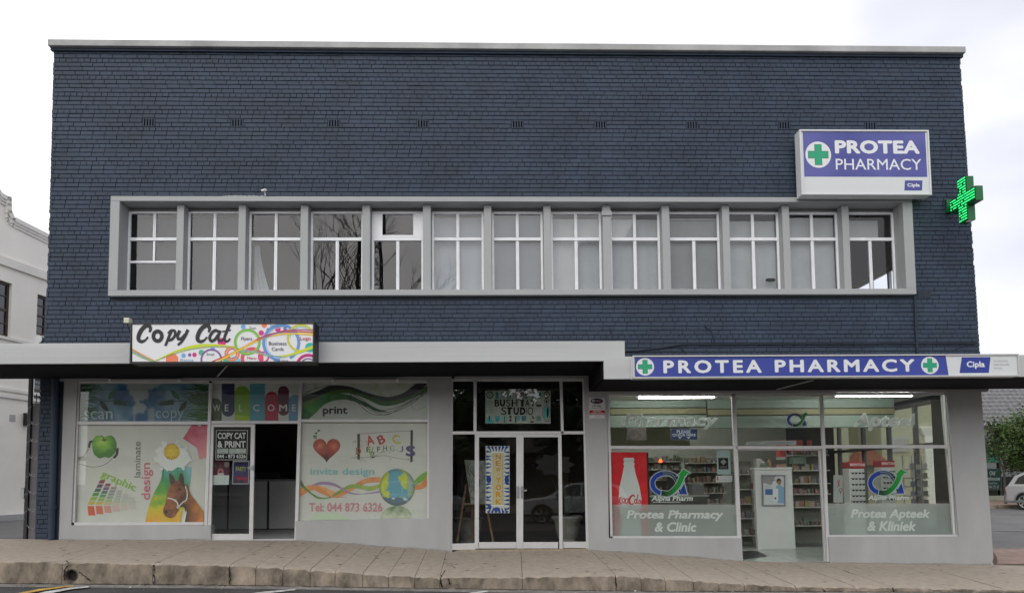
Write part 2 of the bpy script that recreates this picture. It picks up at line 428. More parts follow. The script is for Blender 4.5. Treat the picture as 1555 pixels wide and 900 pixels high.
def mark(name, pts, m, parent=None):
    b = MB(); p = [UZ(a, c, zr(UZ(a, c, 0).x)+.006-.012*max(0, -UZ(a, c, 0).y-2.86)) for a, c in pts]
    n = len(p)//2
    for i in range(n-1): b.face([p[i], p[i+1], p[2*n-2-i], p[2*n-1-i]])
    o = b.build(name, m); o['kind'] = 'structure'; return o
mark('white_road_marking', [(30, 906), (70, 897), (104, 891.5), (135, 889), (134, 891), (108, 893.6), (78, 899.5), (42, 906)], M_line)
mark('yellow_road_marking', [(5, 904), (58, 893.4), (100, 888.6), (112, 888.2), (112, 889.4), (102, 890.2), (62, 896), (18, 904)], M_yline)
mark('white_road_marking', [(345, 905), (400, 897.5), (448, 893.2), (449, 895), (408, 899.8), (365, 905)], M_line)
mark('white_road_marking', [(690, 905), (716, 898.5), (738, 896), (742, 897.6), (722, 900.4), (706, 905)], M_line)
mark('white_road_marking', [(1010, 910), (1030, 905), (1031, 907), (1018, 911)], M_line)

# sidewalk slabs with their kerb faces
sw = sheet('sidewalk', ar(-17, 18, .5), [-2.44, -1.2, 0.0], lambda x, y: zf(x)*(y+2.5)/2.5+zk(x)*(-y)/2.5-.035, M_joint)
_b = MB()
for x_ in ar(-17, 17.5, .5): _b.face([(x_, -2.43, zr(x_)-.05), (x_+.5, -2.43, zr(x_+.5)-.05), (x_+.5, -2.43, zk(x_+.5)-.03), (x_, -2.43, zk(x_)-.03)])
_o = _b.build('kerb_backing', M_joint, sw)
J = [-900, -700, -520, -330, -120, 95, 233, 348.5, 389, 430, 471, 509, 551, 590, 630, 668, 793, 935, 973, 1010, 1053, 1091, 1130, 1170, 1209, 1250, 1300, 1356, 1399, 1440, 1485, 1525, 1570, 1640, 1800, 2000, 2200]
DX = ([-330, 95, 233, 350, 430, 509, 551, 590, 668, 793, 935, 973, 1053, 1130, 1250, 1356, 1500, 1800], [120, 100, 90, 72, 50, 44, 34, 27, 10, -2, -38, -42, -55, -75, -95, -111, -135, -170])
def kx(p): return U(p, float(np.interp(p, [a for a, b in KT], [b for a, b in KT])), KY)[0]
def fx(p):
    q = p+float(np.interp(p, *DX)); return U(q, float(np.interp(q, [a for a, b in FB], [b for a, b in FB])), 0)[0]
random.seed(3)
hole = U(109, 873, KY)
for i in range(len(J)-1):
    k0, k1, f0, f1 = kx(J[i]), kx(J[i+1]), fx(J[i]), fx(J[i+1])
    big = J[i] in (95, 233, 348.5, 668, 793, 935, 1250, 1356)
    g = .0035
    nx = max(4, int((k1-k0)/.06)); ny = 8
    b = MB(); tilt = random.uniform(-.003, .003)
    P = []
    for r in range(ny+1):
        t = [0, .02, .06, .2, .4, .6, .8, .95, 1][r]; row = []
        y = KY+t*2.5
        for c in range(nx+1):
            a = c/nx; xa = k0+g+(k1-k0-2*g)*a; xb = f0+g+(f1-f0-2*g)*a; x = xa+(xb-xa)*t
            z = zk(xa)*(1-t)+zf(xb)*t + tilt*(1-t)
            if r == 0:
                z += -.010 - max(0, fn(x, 0, 5, 3))*.03 - abs(fn(x, 3, 14, 6))*.012; yy = y+.0
                if a < .03 or a > .97: z -= random.uniform(.008, .028)
            elif r == 1: yy = y+.0; z -= .002+max(0, fn(x, 1, 6, 5))*.006; 
            else: yy = y
            row.append((x, yy+ (0.02 if r == 1 else 0), z))
        P.append(row)
    # kerb face below the first row
    face = []
    for q, dz in enumerate((0.03, .5, .93, 1.06)):
        row = []
        for c in range(nx+1):
            x, y, z = P[0][c]; zb = zr(x)-.01; zz = z+(zb-z)*dz
            row.append((x, y-.012+fn(x, zz, 4, 8)*.018+(0.03 if q == 3 else 0), zz+(fn(x, 0, 9, 2)*.012 if q > 1 else 0)))
        face.append(row)
    rows = face[::-1]+P
    n0 = nx+1
    b.v = [p for r_ in rows for p in r_]
    nf = len(face)
    for r_ in range(len(rows)-1):
        for c in range(nx):
            a = r_*n0+c; b.f.append((a, a+1, a+n0+1, a+n0)); b.mi.append(1 if r_ < nf else 0); b.c.append(None)
    # bottom and side skirts
    base = len(b.v)
    def col_of(c): return [r_*n0+c for r_ in range(len(rows))]
    for c, flip in ((0, False), (nx, True)):
        ids = col_of(c); top = [b.v[k] for k in ids]; st = len(b.v)
        b.v += [(p[0], max(p[1], KY+.05) if False else p[1], min(p[2], p[2])-.06) for p in top]
        for q in range(nf-1, len(ids)-1):
            f = (ids[q], ids[q+1], st+q+1, st+q); b.f.append(f if flip else f[::-1]); b.mi.append(1); b.c.append(None)
    o = b.build('slab', [M_conc, M_kerb], sw)
    if J[i] == 95:
        # drain outlet cut through the kerb face
        cb = MB(); cb.cyl((hole[0], KY-.3, hole[1]), (hole[0], KY+.16, hole[1]), .088, n=20); 
        tmp = cb.build('t', M_kerb); 
        del_fs = []
        me = o.data
        import bmesh
        bm = bmesh.new(); bm.from_mesh(me)
        # subdivide the face near the hole and drop faces inside it
        for _ in range(2):
            es = [e for e in bm.edges if all(v.co.y < KY+.03 and abs(v.co.x-hole[0]) < .22 for v in e.verts)]
            bmesh.ops.subdivide_edges(bm, edges=es, cuts=1, use_grid_fill=True)
        rad = .092
        for v in bm.verts:
            if v.co.y < KY+.03:
                d = math.hypot(v.co.x-hole[0], v.co.z-hole[1])
                if rad*.6 < d < rad*1.35:
                    s_ = rad/d; v.co.x = hole[0]+(v.co.x-hole[0])*s_; v.co.z = hole[1]+(v.co.z-hole[1])*s_
        dead = [f for f in bm.faces if f.calc_center_median().y < KY+.03 and math.hypot(f.calc_center_median().x-hole[0], f.calc_center_median().z-hole[1]) < rad*.9]
        bmesh.ops.delete(bm, geom=dead, context='FACES')
        bm.to_mesh(me); bm.free(); bpy.data.objects.remove(tmp)
db = MB()
prof_ = [(.105, 0), (.086, 0), (.084, .35)]
n = 22
for q, (r_, y) in enumerate(prof_):
    for i in range(n): db.v.append((hole[0]+r_*math.cos(2*math.pi*i/n), KY-.016+y, hole[1]+r_*math.sin(2*math.pi*i/n)))
for q in range(2):
    for i in range(n):
        j = (i+1) % n; db.f.append((q*n+i, q*n+j, (q+1)*n+j, (q+1)*n+i)); db.mi.append(0); db.c.append(None)
db.face([(hole[0]+.085*math.cos(2*math.pi*i/n), KY+.3, hole[1]+.085*math.sin(2*math.pi*i/n)) for i in range(n)])
tag(db.build('drain_pipe', mat('stained_clay_pipe', (.12, .10, .085), .9, var=.4, vscale=10)), 'round drain outlet opening in the concrete kerb at the left', 'drain pipe')
# cracks as thin dark channels filled with dirt
cb = MB()
def crack(pts, w_, Y=None, w0=(0,0,1)):
    P_ = []
    for a, c in pts:
        if Y is not None: X, Z = U(a, c, Y); P_.append(Vector((X, Y, Z)))
        else:
            # on the slab tops
            q = UZ(a, c, .3)
            for _ in range(12):
                t = (q.y+2.5)/2.5; t = max(0, min(1, t)); q = UZ(a, c, zk(q.x)*(1-t)+zf(q.x)*t+.003)
            P_.append(q)
    for i in range(len(P_)-1):
        A_, B_ = P_[i], P_[i+1]; d = (B_-A_).normalized(); s_ = d.cross(Vector((0, 1, 0)) if Y is not None else Vector((0, 0, 1))).normalized()*w_*random.uniform(.3, .9)
        cb.face([A_-s_, A_+s_, B_+s_*.8, B_-s_*.8])
def jag(a, b, n=8, r=1.2):
    return [(a[0]+(b[0]-a[0])*i/n+random.uniform(-r, r)*(0 < i < n), a[1]+(b[1]-a[1])*i/n+random.uniform(-r, r)*.5*(0 < i < n)) for i in range(n+1)]
for a, b in (((62, 851.5), (145, 854.5)), ((100, 850), (105, 855)), ((237, 852), (244, 853.5)), ((255, 846), (264, 843.5)), ((678, 854), (696, 856)), ((684, 857), (692, 862)), ((676, 865), (670, 875)), ((913, 864), (947, 865)), ((925, 866), (946, 862)), ((935, 874), (975, 876)), ((1281, 865), (1300, 872)), ((1425, 886), (1450, 888)), ((95, 842), (149, 829))):
    crack(jag(a, b), .013)
for a, b in (((700, 866), (800, 862.5)), ((800, 862.5), (925, 862)), ((540, 858), (555, 859))): crack(jag(a, b, 14, .5), .0028)
for a, b in (((105, 856), (98, 866)), ((120, 868), (138, 882)), ((98, 866), (97, 880)), ((233.5, 857), (234, 886)), ((348.5, 859), (350, 887)), ((668.5, 877), (671, 891)), ((680, 878), (684, 886)), ((934.5, 873), (936, 895)), ((1250, 893), (1255, 900)), ((1356, 891), (1357, 900))):
    crack(jag(a, b, 10, 1.3), .017, KY-.035)
o = cb.build('crack', mat('crack_dirt', (.018, .015, .013), .95), sw); o['kind'] = 'stuff'
# trodden gum and oil spots on the slabs
sb = MB(); random.seed(17)
for i in range(230):
    x = random.uniform(-8.8, 9.6); y = random.uniform(-2.35, -.06); r_ = random.choice((.008, .012, .016, .03)); t = (y+2.5)/2.5
    pts = []
    for k_ in range(8):
        rr = r_*random.uniform(.7, 1.2); xx, yy = x+rr*1.2*math.cos(k_*.785), y+rr*math.sin(k_*.785); tt = (yy+2.5)/2.5; pts.append((xx, yy, zk(xx)*(1-tt)+zf(xx)*tt+.0045))
    sb.face(pts)
o = sb.build('gum_spots', mat('trodden_gum', (.17, .145, .12), .9, var=.4, vscale=20), sw); o['kind'] = 'stuff'
# dark strip painting the shadow gap where kerb meets gutter
gb = MB(); x = -9.5; random.seed(5)
while x < 9.5:
    l = random.uniform(.1, .45); gb.face([(x, KY-.045-random.uniform(0, .03), zr(x)+.007), (x+l, KY-.045-random.uniform(0, .04), zr(x+l)+.007), (x+l, KY+.02, zr(x+l)+.007), (x, KY+.02, zr(x)+.007)]); x += l*random.uniform(.9, 1.3)
o = gb.build('gutter_dirt', mat('gutter_dirt', (.03, .026, .022), .95, var=.4, vscale=12)); o['kind'] = 'stuff'
# grit and litter scraps in the gutter
lb = MB()
for i in range(420):
    x = random.uniform(-9, 9); y = random.choice([random.uniform(-2.9, -2.52), random.uniform(-3.4, -2.52)]); s_ = random.uniform(.004, .012); z = zr(x)
    lb.box(x, x+s_*random.uniform(1, 2), y, y+s_, z, z+s_*1.2)
o = lb.build('grit', mat('grit_stone', (.2, .18, .15), .9, var=.5, vscale=30)); o['kind'] = 'stuff'
for a, c in ((690, 864.5), (810, 838.3), (965, 897.5), (198, 892)):
    p = UZ(a, c, zf(0) if c < 880 else zr(0)); X = p.x
    if c < 880:
        t = (p.y+2.5)/2.5; zz = zk(X)*(1-t)+zf(X)*t
    else: zz = zr(X)
    p = UZ(a, c, zz); q = MB(); q.v = [(p.x-.02, p.y-.012, zz+.004), (p.x+.018, p.y-.015, zz+.012), (p.x+.022, p.y+.012, zz+.004), (p.x-.015, p.y+.016, zz+.015), (p.x, p.y, zz+.022)]
    q.f = [(0, 1, 4), (1, 2, 4), (2, 3, 4), (3, 0, 4), (3, 2, 1, 0)]; q.mi = [0]*5; q.c = [None]*5
    tag(q.build('litter_scrap', mat('white_scrap', (.6, .6, .58), .8)), {690: 'white litter scrap in the broken slab corner left of the glass entrance', 810: 'tiny white scrap lying in front of the glass entrance step', 965: 'white scrap in the gutter below the cola poster window', 198: 'white scrap in the gutter right of the drain outlet'}[a], 'litter')

# ============================================================ MAIN BUILDING
bld = thing('commercial_building', 'two storey navy brick building with grey window band and shopfronts', 'building', (0, 3, 0))
def part(mb, name, m, **k): return mb.build(name, m, bld, **k)
ZT = 10.13
XLT = sorted([U(a, c)[::-1] for a, c in ((52, 818), (61, 577), (68, 500), (75.5, 290), (81, 76))])
def xl(z): return float(np.interp(z, [a for a, b in XLT], [b for a, b in XLT]))
def xr(z): return float(np.interp(z, [0, 3.3, 5.2, 10.2], [9.50, 9.50, 9.48, 9.405]))
FRP = [(168, 296), (1385, 301), (1391, 446), (163, 449.5)]     # window surround outline
SY = -.10
S_ = [U(a, b, SY) for a, b in FRP]
SX0, SX1 = S_[0][0], S_[1][0]; SZ1 = (S_[0][1]+S_[1][1])/2; SZ0 = (S_[2][1]+S_[3][1])/2
CZ = .085
# solid backing wall (mortar plane) in pieces round the openings
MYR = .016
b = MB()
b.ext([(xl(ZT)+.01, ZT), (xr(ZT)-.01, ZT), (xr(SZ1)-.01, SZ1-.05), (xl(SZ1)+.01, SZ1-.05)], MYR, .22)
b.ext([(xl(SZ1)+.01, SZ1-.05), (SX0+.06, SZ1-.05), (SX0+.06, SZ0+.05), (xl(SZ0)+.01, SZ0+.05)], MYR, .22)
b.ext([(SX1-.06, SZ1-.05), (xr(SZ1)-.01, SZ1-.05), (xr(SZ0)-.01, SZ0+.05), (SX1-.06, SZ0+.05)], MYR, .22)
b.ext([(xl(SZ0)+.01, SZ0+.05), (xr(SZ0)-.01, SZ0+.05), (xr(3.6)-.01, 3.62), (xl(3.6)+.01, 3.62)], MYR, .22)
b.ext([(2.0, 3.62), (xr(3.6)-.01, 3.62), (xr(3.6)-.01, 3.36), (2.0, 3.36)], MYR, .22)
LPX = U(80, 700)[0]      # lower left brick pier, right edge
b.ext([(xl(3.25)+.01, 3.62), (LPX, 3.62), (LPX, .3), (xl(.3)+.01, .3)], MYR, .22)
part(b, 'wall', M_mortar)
# bricks
random.seed(11)
ALL = []
z = SZ1+.006
rows = []
zz = .50
k = 0
while zz < ZT-.02:
    rows.append((zz, k)); zz += CZ; k += 1
airs = [U(a, b_) for a, b_ in ((226, 187), (360, 188), (507, 190), (642, 191), (786, 192), (912, 192), (1051, 191), (1191, 191), (1322, 192))]
AZ = sum(a[1] for a in airs)/9; ra = min(range(len(rows)), key=lambda i: abs(rows[i][0]+CZ-AZ))
AZ0 = rows[ra][0]; AZ1 = rows[ra+1][0]+CZ
for z0, k in rows:
    z1 = z0+CZ-.0105
    iv = [(xl(z0), xr(z0))]
    def cut(a, c):
        global iv
        o = []
        for p, q in iv:
            if c <= p or a >= q: o.append((p, q)); continue
            if a > p: o.append((p, a))
            if c < q: o.append((c, q))
        iv = o
    if z1 > SZ0-.01 and z0 < SZ1+.01: cut(SX0-.004, SX1+.004)
    if z0 < 3.60: cut(LPX-.002, 99)
    if z0 >= AZ0-.01 and z1 < AZ1: 
        for ax, _ in airs: cut(ax-.118, ax+.118)
    hdr = (k % 4 == 1)
    step = .1165 if hdr else .233
    off = {0: 0, 1: .058, 2: .1165, 3: .0}[k % 4]+(k*.013 % .05)
    for p, q in iv:
        x = math.floor((p-off)/step)*step+off
        while x < q:
            a, c = max(x, p), min(x+step, q)
            if a == p and c-a < .06 or (p == iv[0][0] and a == p): pass
            if c-a > .03:
                ja = random.uniform(-.004, .004) if a == xl(z0) else 0
                vg = random.choice((.0012, .0022, .0035)); ALL.append((a+vg+ja, c-vg, z0, z1))
            x += step
ALL.sort(key=lambda t: (-(t[1]-t[0] > .2), (t[0]+t[1])**2/4+((t[2])-1.65)**2))
def brick_geo(mb, a, c, z0, z1, rnd=True):
    yo = random.uniform(-.0035, .0025); t = random.uniform(-.0025, .0025); s_ = random.uniform(.90, 1.07); hz = random.uniform(-.0015, .0015)
    col = (s_*random.uniform(.96, 1.04), s_*random.uniform(.97, 1.03), s_*random.uniform(.96, 1.05))
    n = len(mb.v); e = .0035
    for (y, i) in ((0, e), (.02, 0)):
        mb.v += [(a+i, y+yo+t, z0+hz+i), (c-i, y+yo-t, z0+hz+i), (c-i, y+yo-t, z1+hz-i), (a+i, y+yo+t, z1+hz-i)] if y == 0 else [(a, .004+yo+t, z0+hz), (c, .004+yo-t, z0+hz), (c, .004+yo-t, z1+hz), (a, .004+yo+t, z1+hz)]
    mb.v += [(a, .018, z0+hz), (c, .018, z0+hz), (c, .018, z1+hz), (a, .018, z1+hz)]
    for f in ((0, 1, 2, 3),): mb.f.append(tuple(n+i for i in f)); mb.mi.append(0); mb.c.append(col)
    for o1, o2 in ((0, 4), (4, 8)):
        for i in range(4):
            j = (i+1) % 4; mb.f.append((n+o2+i, n+o2+j, n+o1+j, n+o1+i)); mb.mi.append(0); mb.c.append(col)
for a, c, z0, z1 in ALL[:300]:
    m_ = MB(); brick_geo(m_, a, c, z0, z1); part(m_, 'brick', M_brick)
m_ = MB()
for a, c, z0, z1 in ALL[300:]: brick_geo(m_, a, c, z0, z1)
o = part(m_, 'brick_courses', M_brick); o['kind'] = 'stuff'
# air bricks
for ax, _ in airs:
    m_ = MB(); z0, z1 = AZ0, AZ1-.0105; xa, xb = ax-.112, ax+.112
    sw_ = .026
    xs = xa
    edges = [xa]
    for i in range(4): edges += [xa+.022+i*(sw_+.026), xa+.022+i*(sw_+.026)+sw_]
    edges.append(xb)
    for i in range(0, len(edges)-1, 2): m_.box(edges[i], edges[i+1], -.003, .018, z0, z1, 0, (1, 1, 1))
    for i in range(1, len(edges)-1, 2):
        m_.box(edges[i], edges[i+1], -.002, .018, z0, z0+.014, 0, (1, 1, 1)); m_.box(edges[i], edges[i+1], -.002, .018, z1-.014, z1, 0, (1, 1, 1))
        m_.box(edges[i], edges[i+1], .012, .0135, z0+.014, z1-.014, 1, (1, 1, 1))
    part(m_, 'air_brick', [M_brick, mat('vent_void', (.004, .004, .005), 1, spec=0)])
# coping
b = MB(); z0 = U(780, 74.5, -.12)[1]; z1 = U(780, 65, -.12)[1]
b.box(xl(10)-.045, xr(10)+.04, -.12, .42, z0, z1)
part(b, 'coping', M_coping, bevel=.012)
b = MB(); b.box(xl(10)-.03, xr(10)+.03, -.045, .02, z0-.05, z0-.001); part(b, 'cornice_band', M_brick)
# solid shell: side walls, back, roof
b = MB()
b.box(-8.46, -8.42, .23, 12, .3, 9.9)
b.box(-8.4, 9.2, 11.8, 12, -.2, 9.9)
b.box(-8.40, 9.17, .5, 11.78, 9.6, 9.8)
# right wall with upper and lower openings
X0, X1 = 9.19, 9.40
def rw(y0, y1, z0, z1): b.box(X0, X1, y0, y1, z0, z1)
rw(.23, 12, 6.45, 9.9); rw(.23, 1.9, 3.45, 6.448); rw(1.9, 12, 3.45, 5.1); rw(6.6, 12, 5.102, 6.448)
rw(.23, .8, -.3, 3.448); rw(.8, 7.4, -.3, .55); rw(7.4, 12, -.3, 3.448); rw(.8, 7.4, 3.25, 3.448)
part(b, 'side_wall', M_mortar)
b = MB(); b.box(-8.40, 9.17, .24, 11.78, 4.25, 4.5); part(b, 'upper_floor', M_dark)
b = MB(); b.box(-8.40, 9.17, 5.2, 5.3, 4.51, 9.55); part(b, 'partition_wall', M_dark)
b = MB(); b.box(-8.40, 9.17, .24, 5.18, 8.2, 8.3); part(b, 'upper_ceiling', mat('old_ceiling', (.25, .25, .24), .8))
b = MB(); b.box(9.165, 9.188, .3, 1.898, 4.51, 8.1); b.box(9.165, 9.188, 1.898, 5.19, 6.452, 8.1); b.box(6.6, 9.16, 5.16, 5.195, 4.51, 8.1); part(b, 'beige_lining', mat('beige_room_paint', (.50, .47, .40), .8))
# frames in upper side opening
b = MB()
for y in (1.9, 2.7, 3.5, 4.3, 5.1, 6.53): b.box(X0+.05, X0+.12, y, y+.07, 5.16, 6.40)
b.box(X0+.06, X0+.11, 1.9, 6.6, 5.102, 5.16); b.box(X0+.06, X0+.11, 1.9, 6.6, 5.75, 5.80); b.box(X0+.06, X0+.11, 1.9, 6.6, 6.40, 6.447)
part(b, 'side_window_frame', M_white)
b = MB(); b.box(X0+.02, X0+.17, .8, 7.4, 3.17, 3.249)
for y in (.8, 1.9, 3.0, 4.2, 5.5, 6.7, 7.33): b.box(X0+.03, X0+.12, y, y+.075, .56, 3.17)
b.box(X0+.04, X0+.11, .8, 7.4, 2.28, 2.35)
part(b, 'side_shop_window_frame', mat('dull_side_frame', (.14, .14, .14), .6))  # frame colour darkened to paint in its shadowed side
b = MB(); b.box(8.7, 9.15, 5.6, 6.3, .1, 3.2); b.box(8.9, 9.17, .30, .72, .1, 3.2); part(b, 'interior_column', M_dark)
b = MB(); b.box(X0+.07, X0+.076, .8, 7.4, .55, 3.17); part(b, 'side_shop_window_pane', M_glass)

# ---- window band surround
b = MB(); t = .118
iz1 = U(700, 306, SY)[1]; iz0 = U(700, 439.3, SY)[1]; ix0 = U(180, 370, SY)[0]; ix1 = U(1373.5, 370, SY)[0]
WY = .235       # plane of the window frames
b.box(SX0, SX1, SY, WY+.06, iz1, SZ1); b.box(SX0, SX1, SY, WY+.06, SZ0, iz0)
b.box(SX0, ix0, SY, WY+.06, iz0, iz1); b.box(ix1, SX1, SY, WY+.06, iz0, iz1)
b.box(ix0, ix1, WY+.06, WY+.12, iz1-.10, iz1+.05)
part(b, 'window_surround', M_grey, bevel=.006)
# window sill and head inside
FY = .05
fins = [(267.5, 278.3), (361.4, 372.6), (456, 467.6), (550, 561.8), (642.3, 654.2), (735, 746.6), (826, 837), (916, 928), (1006.2, 1017.6), (1098, 1109), (1189.6, 1200.2), (1280.5, 1291)]
fx_ = [(U(a, 375, FY)[0], U(c, 375, FY)[0]) for a, c in fins]
for i, (a, c) in enumerate(fx_):
    b = MB(); b.box(a, c, FY, WY+.055, iz0+.001, iz1-.001)
    part(b, 'mullion', M_grey, bevel=.006)
b = MB(); a, c = fx_[7]; zc = U(921, 325, FY)[1]; b.box(a-.03, c+.03, FY-.03, FY+.02, zc-.035, zc+.03); b.box(a-.015, c+.015, FY-.015, FY+.02, zc+.03, zc+.07)
part(b, 'mullion_collar', M_grey, bevel=.006)
# ---- thirteen windows
pat = ['A', 'B', 'B', 'C', 'D', 'B', 'B', 'B', 'B', 'C', 'B', 'B', 'C']
ox = [ix0]+[c for a, c in fx_]; oe = [a for a, c in fx_]+[ix1]
zt = U(700, 362, WY)[1]; zhead = iz1-.075; zsill = iz0+.015
M_blindD = mat('charcoal_roller_blind', (.035, .037, .042), .8, var=.1, vscale=3)
blinds = {0: (.36, M_blindD, .08, 0), 1: (.34, M_blindD, .05, 0), 5: (.4, M_blind, .03, 0), 6: (.4, M_blind, .03, 1), 7: (.4, M_blind2, .06, 0), 8: (.4, M_blind2, .07, 0), 9: (.4, M_blind2, .09, 1), 10: (.42, M_blind2, .10, 0), 11: (.5, M_blind2, .03, 0)}
random.seed(21)
for i in range(13):
    x0, x1 = ox[i]+.004, oe[i]-.004
    wn = node('window', bld)
    fw = .045
    b = MB(); y0, y1 = WY, WY+.05
    b.box(x0, x0+fw, y0, y1, zsill, zhead); b.box(x1-fw, x1, y0, y1, zsill, zhead)
    b.box(x0+fw, x1-fw, y0, y1, zhead-fw, zhead); b.box(x0, x1, y0-.03, y1, zsill-.012, zsill+fw*.8)
    xm = (x0+x1)/2
    p = pat[i]
    b.box(x0+fw, x1-fw, y0-.008, y1, zt-.045, zt-.005); b.box(x0+fw, x1-fw, y0+.008, y1, zt-.003, zt+.022)
    if p in 'AB': b.box(xm-.028, xm+.028, y0+.004, y1, zt+.022, zhead-fw); b.box(xm-.006, xm+.006, y0-.004, y1, zt+.022, zhead-fw)
    if p == 'A':
        zh = zt-.46; b.box(x0+fw, x1-fw, y0+.004, y1, zh-.022, zh+.022); b.box(xm-.02, xm+.02, y0+.006, y1, zh+.022, zt-.045)
    else:
        b.box(xm-.03, xm+.03, y0+.004, y1, zsill+fw*.8, zt-.045); b.box(xm-.005, xm+.005, y0-.004, y1, zsill+fw*.8, zt-.045)
    if p == 'D':   # top light fitted with white side boards
        b.box(x0+fw, x0+fw+.16, y0+.006, y1, zt+.022, zhead-fw); b.box(x1-fw-.16, x1-fw, y0+.006, y1, zt+.022, zhead-fw)
        b.box(x0+fw+.16, x1-fw-.16, y0+.002, y1, zt+.022, zt+.07)
    # sash edge beads
    o = b.build('frame', M_white, wn, bevel=.004)
    # panes
    def pane(a, c, z0, z1):
        q = MB(); t = random.uniform(-.004, .004); u = random.uniform(-.003, .003); y = WY+.03
        q.face([(a, y+t, z0), (c, y-t, z0), (c, y-t+u, z1), (a, y+t+u, z1)]); q.build('pane', M_glassU, wn)
    zb = zsill+fw*.8
    if p == 'A':
        pane(x0+fw, xm, zt+.02, zhead-fw); pane(xm, x1-fw, zt+.02, zhead-fw); pane(x0+fw, xm, zh, zt-.045); pane(xm, x1-fw, zh, zt-.045); pane(x0+fw, x1-fw, zb, zh)
    elif p == 'B':
        pane(x0+fw, xm, zt+.02, zhead-fw); pane(xm, x1-fw, zt+.02, zhead-fw); pane(x0+fw, xm, zb, zt-.045); pane(xm, x1-fw, zb, zt-.045)
    else:
        if p == 'D': pane(x0+fw+.16, x1-fw-.16, zt+.07, zhead-fw)
        else: pane(x0+fw, x1-fw, zt+.02, zhead-fw)
        pane(x0+fw, xm, zb, zt-.045); pane(xm, x1-fw, zb, zt-.045)
    if i in blinds:
        sh, m_, top, ven = blinds[i]
        q = MB(); ztop = zhead-fw-top; bx0, bx1 = x0+.02, x1-.02
        if i in (0,): bx0 += .12
        if i in (12,): bx1 -= .1
        if ven:
            zq = zsill+.04
            while zq < ztop:
                q.face([(bx0, .36, zq), (bx1, .36, zq), (bx1, .335, zq+.045), (bx0, .335, zq+.045)]); zq += .042
            q.box(bx0, bx1, .33, .37, ztop, ztop+.03)
        else:
            nn = 24
            for s_ in range(nn):
                a, c = bx0+(bx1-bx0)*s_/nn, bx0+(bx1-bx0)*(s_+1)/nn
                ya, yc = .36+.006*math.sin(s_*.9+i), .36+.006*math.sin((s_+1)*.9+i)
                q.face([(a, ya, zsill+.02), (c, yc, zsill+.02), (c, yc, ztop), (a, ya, ztop)])
        q.build('blind', m_, wn)
q = MB(); q.face([(ox[12]+.02, .37, zt), (oe[12]-.26, .37, zt), (oe[12]-.26, .37, zhead-.13), (ox[12]+.02, .37, zhead-.13)]); q.build('blind', M_blind2, [o for o in bld.children if o.name.startswith('window') and o.type == 'EMPTY'][-1])  # beige sheet added to brighten the last window's dark upper pane
# curtain in third window
q = MB(); nn = 14; x0 = ox[2]+.06
for s_ in range(nn):
    a, c = s_/nn, (s_+1)/nn
    f = lambda t, zz_: (x0+.02+t*(.10+.22*(1-zz_)**1.5), .34+.03*math.sin(t*22), zsill+.03+zz_*.95)
    for r_ in range(6): q.face([f(a, r_/6), f(c, r_/6), f(c, (r_+1)/6), f(a, (r_+1)/6)])
part(q, 'curtain', mat('net_curtain', (.42, .42, .42), .9))
# black disc vent in lower pane of the eleventh window, small dark tag in the eighth
X, Z = U(1170, 425, WY+.02)
q = MB(); q.ext([(X+.10*math.copysign(abs(math.cos(t))**.5, math.cos(t)), Z+.035*math.sin(t)) for t in [i*math.pi/8 for i in range(16)]], WY+.012, WY+.028); part(q, 'window_vent', M_black)
# upstairs plant
# ---- canopy
CYF = -1.83
ctl = (U(300, 520, CYF)[1]+U(800, 518, CYF)[1])/2+.0; cbl = U(500, 551, CYF)[1]
xA = U(949, 540, CYF)[0]; xB = U(917, 560, CYF)[0]
crt = U(1300, 539.5, CYF)[1]; crb = U(1300, 573.5, CYF)[1]; crb2 = U(917, 575, CYF)[1]
XL, XR = -9.6, 11.2
soft = .06
b = MB()
zt_l, zb_l = U(700, 518.5, CYF)[1], U(700, 549, CYF)[1]
zt_r, zb_r = crt, (crb+crb2)/2
b.ext([(XL, zt_l), (xA, zt_l), (xA, zt_r), (XR, zt_r), (XR, zb_r), (xB, zb_r), (xB, zb_l), (XL, zb_l)], CYF, CYF+.05)
part(b, 'canopy_fascia', M_fascia, bevel=.005)
# raised weatherboard lines on the fascia
b = MB()
for f in (.28, .52, .74):
    zz_ = zb_l+(zt_l-zb_l)*f; b.box(XL, xA-.3, CYF-.0012, CYF+.01, zz_, zz_+.004)
part(b, 'fascia_batten', M_fascia)
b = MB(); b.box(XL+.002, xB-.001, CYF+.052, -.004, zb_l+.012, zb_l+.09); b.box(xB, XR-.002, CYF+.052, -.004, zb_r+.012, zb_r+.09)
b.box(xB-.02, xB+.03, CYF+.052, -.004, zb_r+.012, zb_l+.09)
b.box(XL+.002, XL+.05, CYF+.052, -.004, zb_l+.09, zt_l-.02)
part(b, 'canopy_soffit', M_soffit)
b = MB(); b.box(XL+.05, xA-.03, CYF+.052, -.006, zt_l-.06, zt_l-.04); b.box(xA-.03, XR-.05, CYF+.052, -.006, zt_r-.06, zt_r-.04); part(b, 'canopy_roof_sheet', M_metal)
b = MB()
for a in ((330, 572, 345, 578), (1180, 590, 1235, 575)):
    y0_, y1_ = -.3, -1.6; p = U(a[0], a[1], y0_); q_ = U(a[2], a[3], y1_); zs = (zb_l if a[0] < 917 else zb_r)-.005; b.cyl((p[0], y0_, zs), (q_[0], y1_, zs), .012)
part(b, 'soffit_conduit', M_grey)
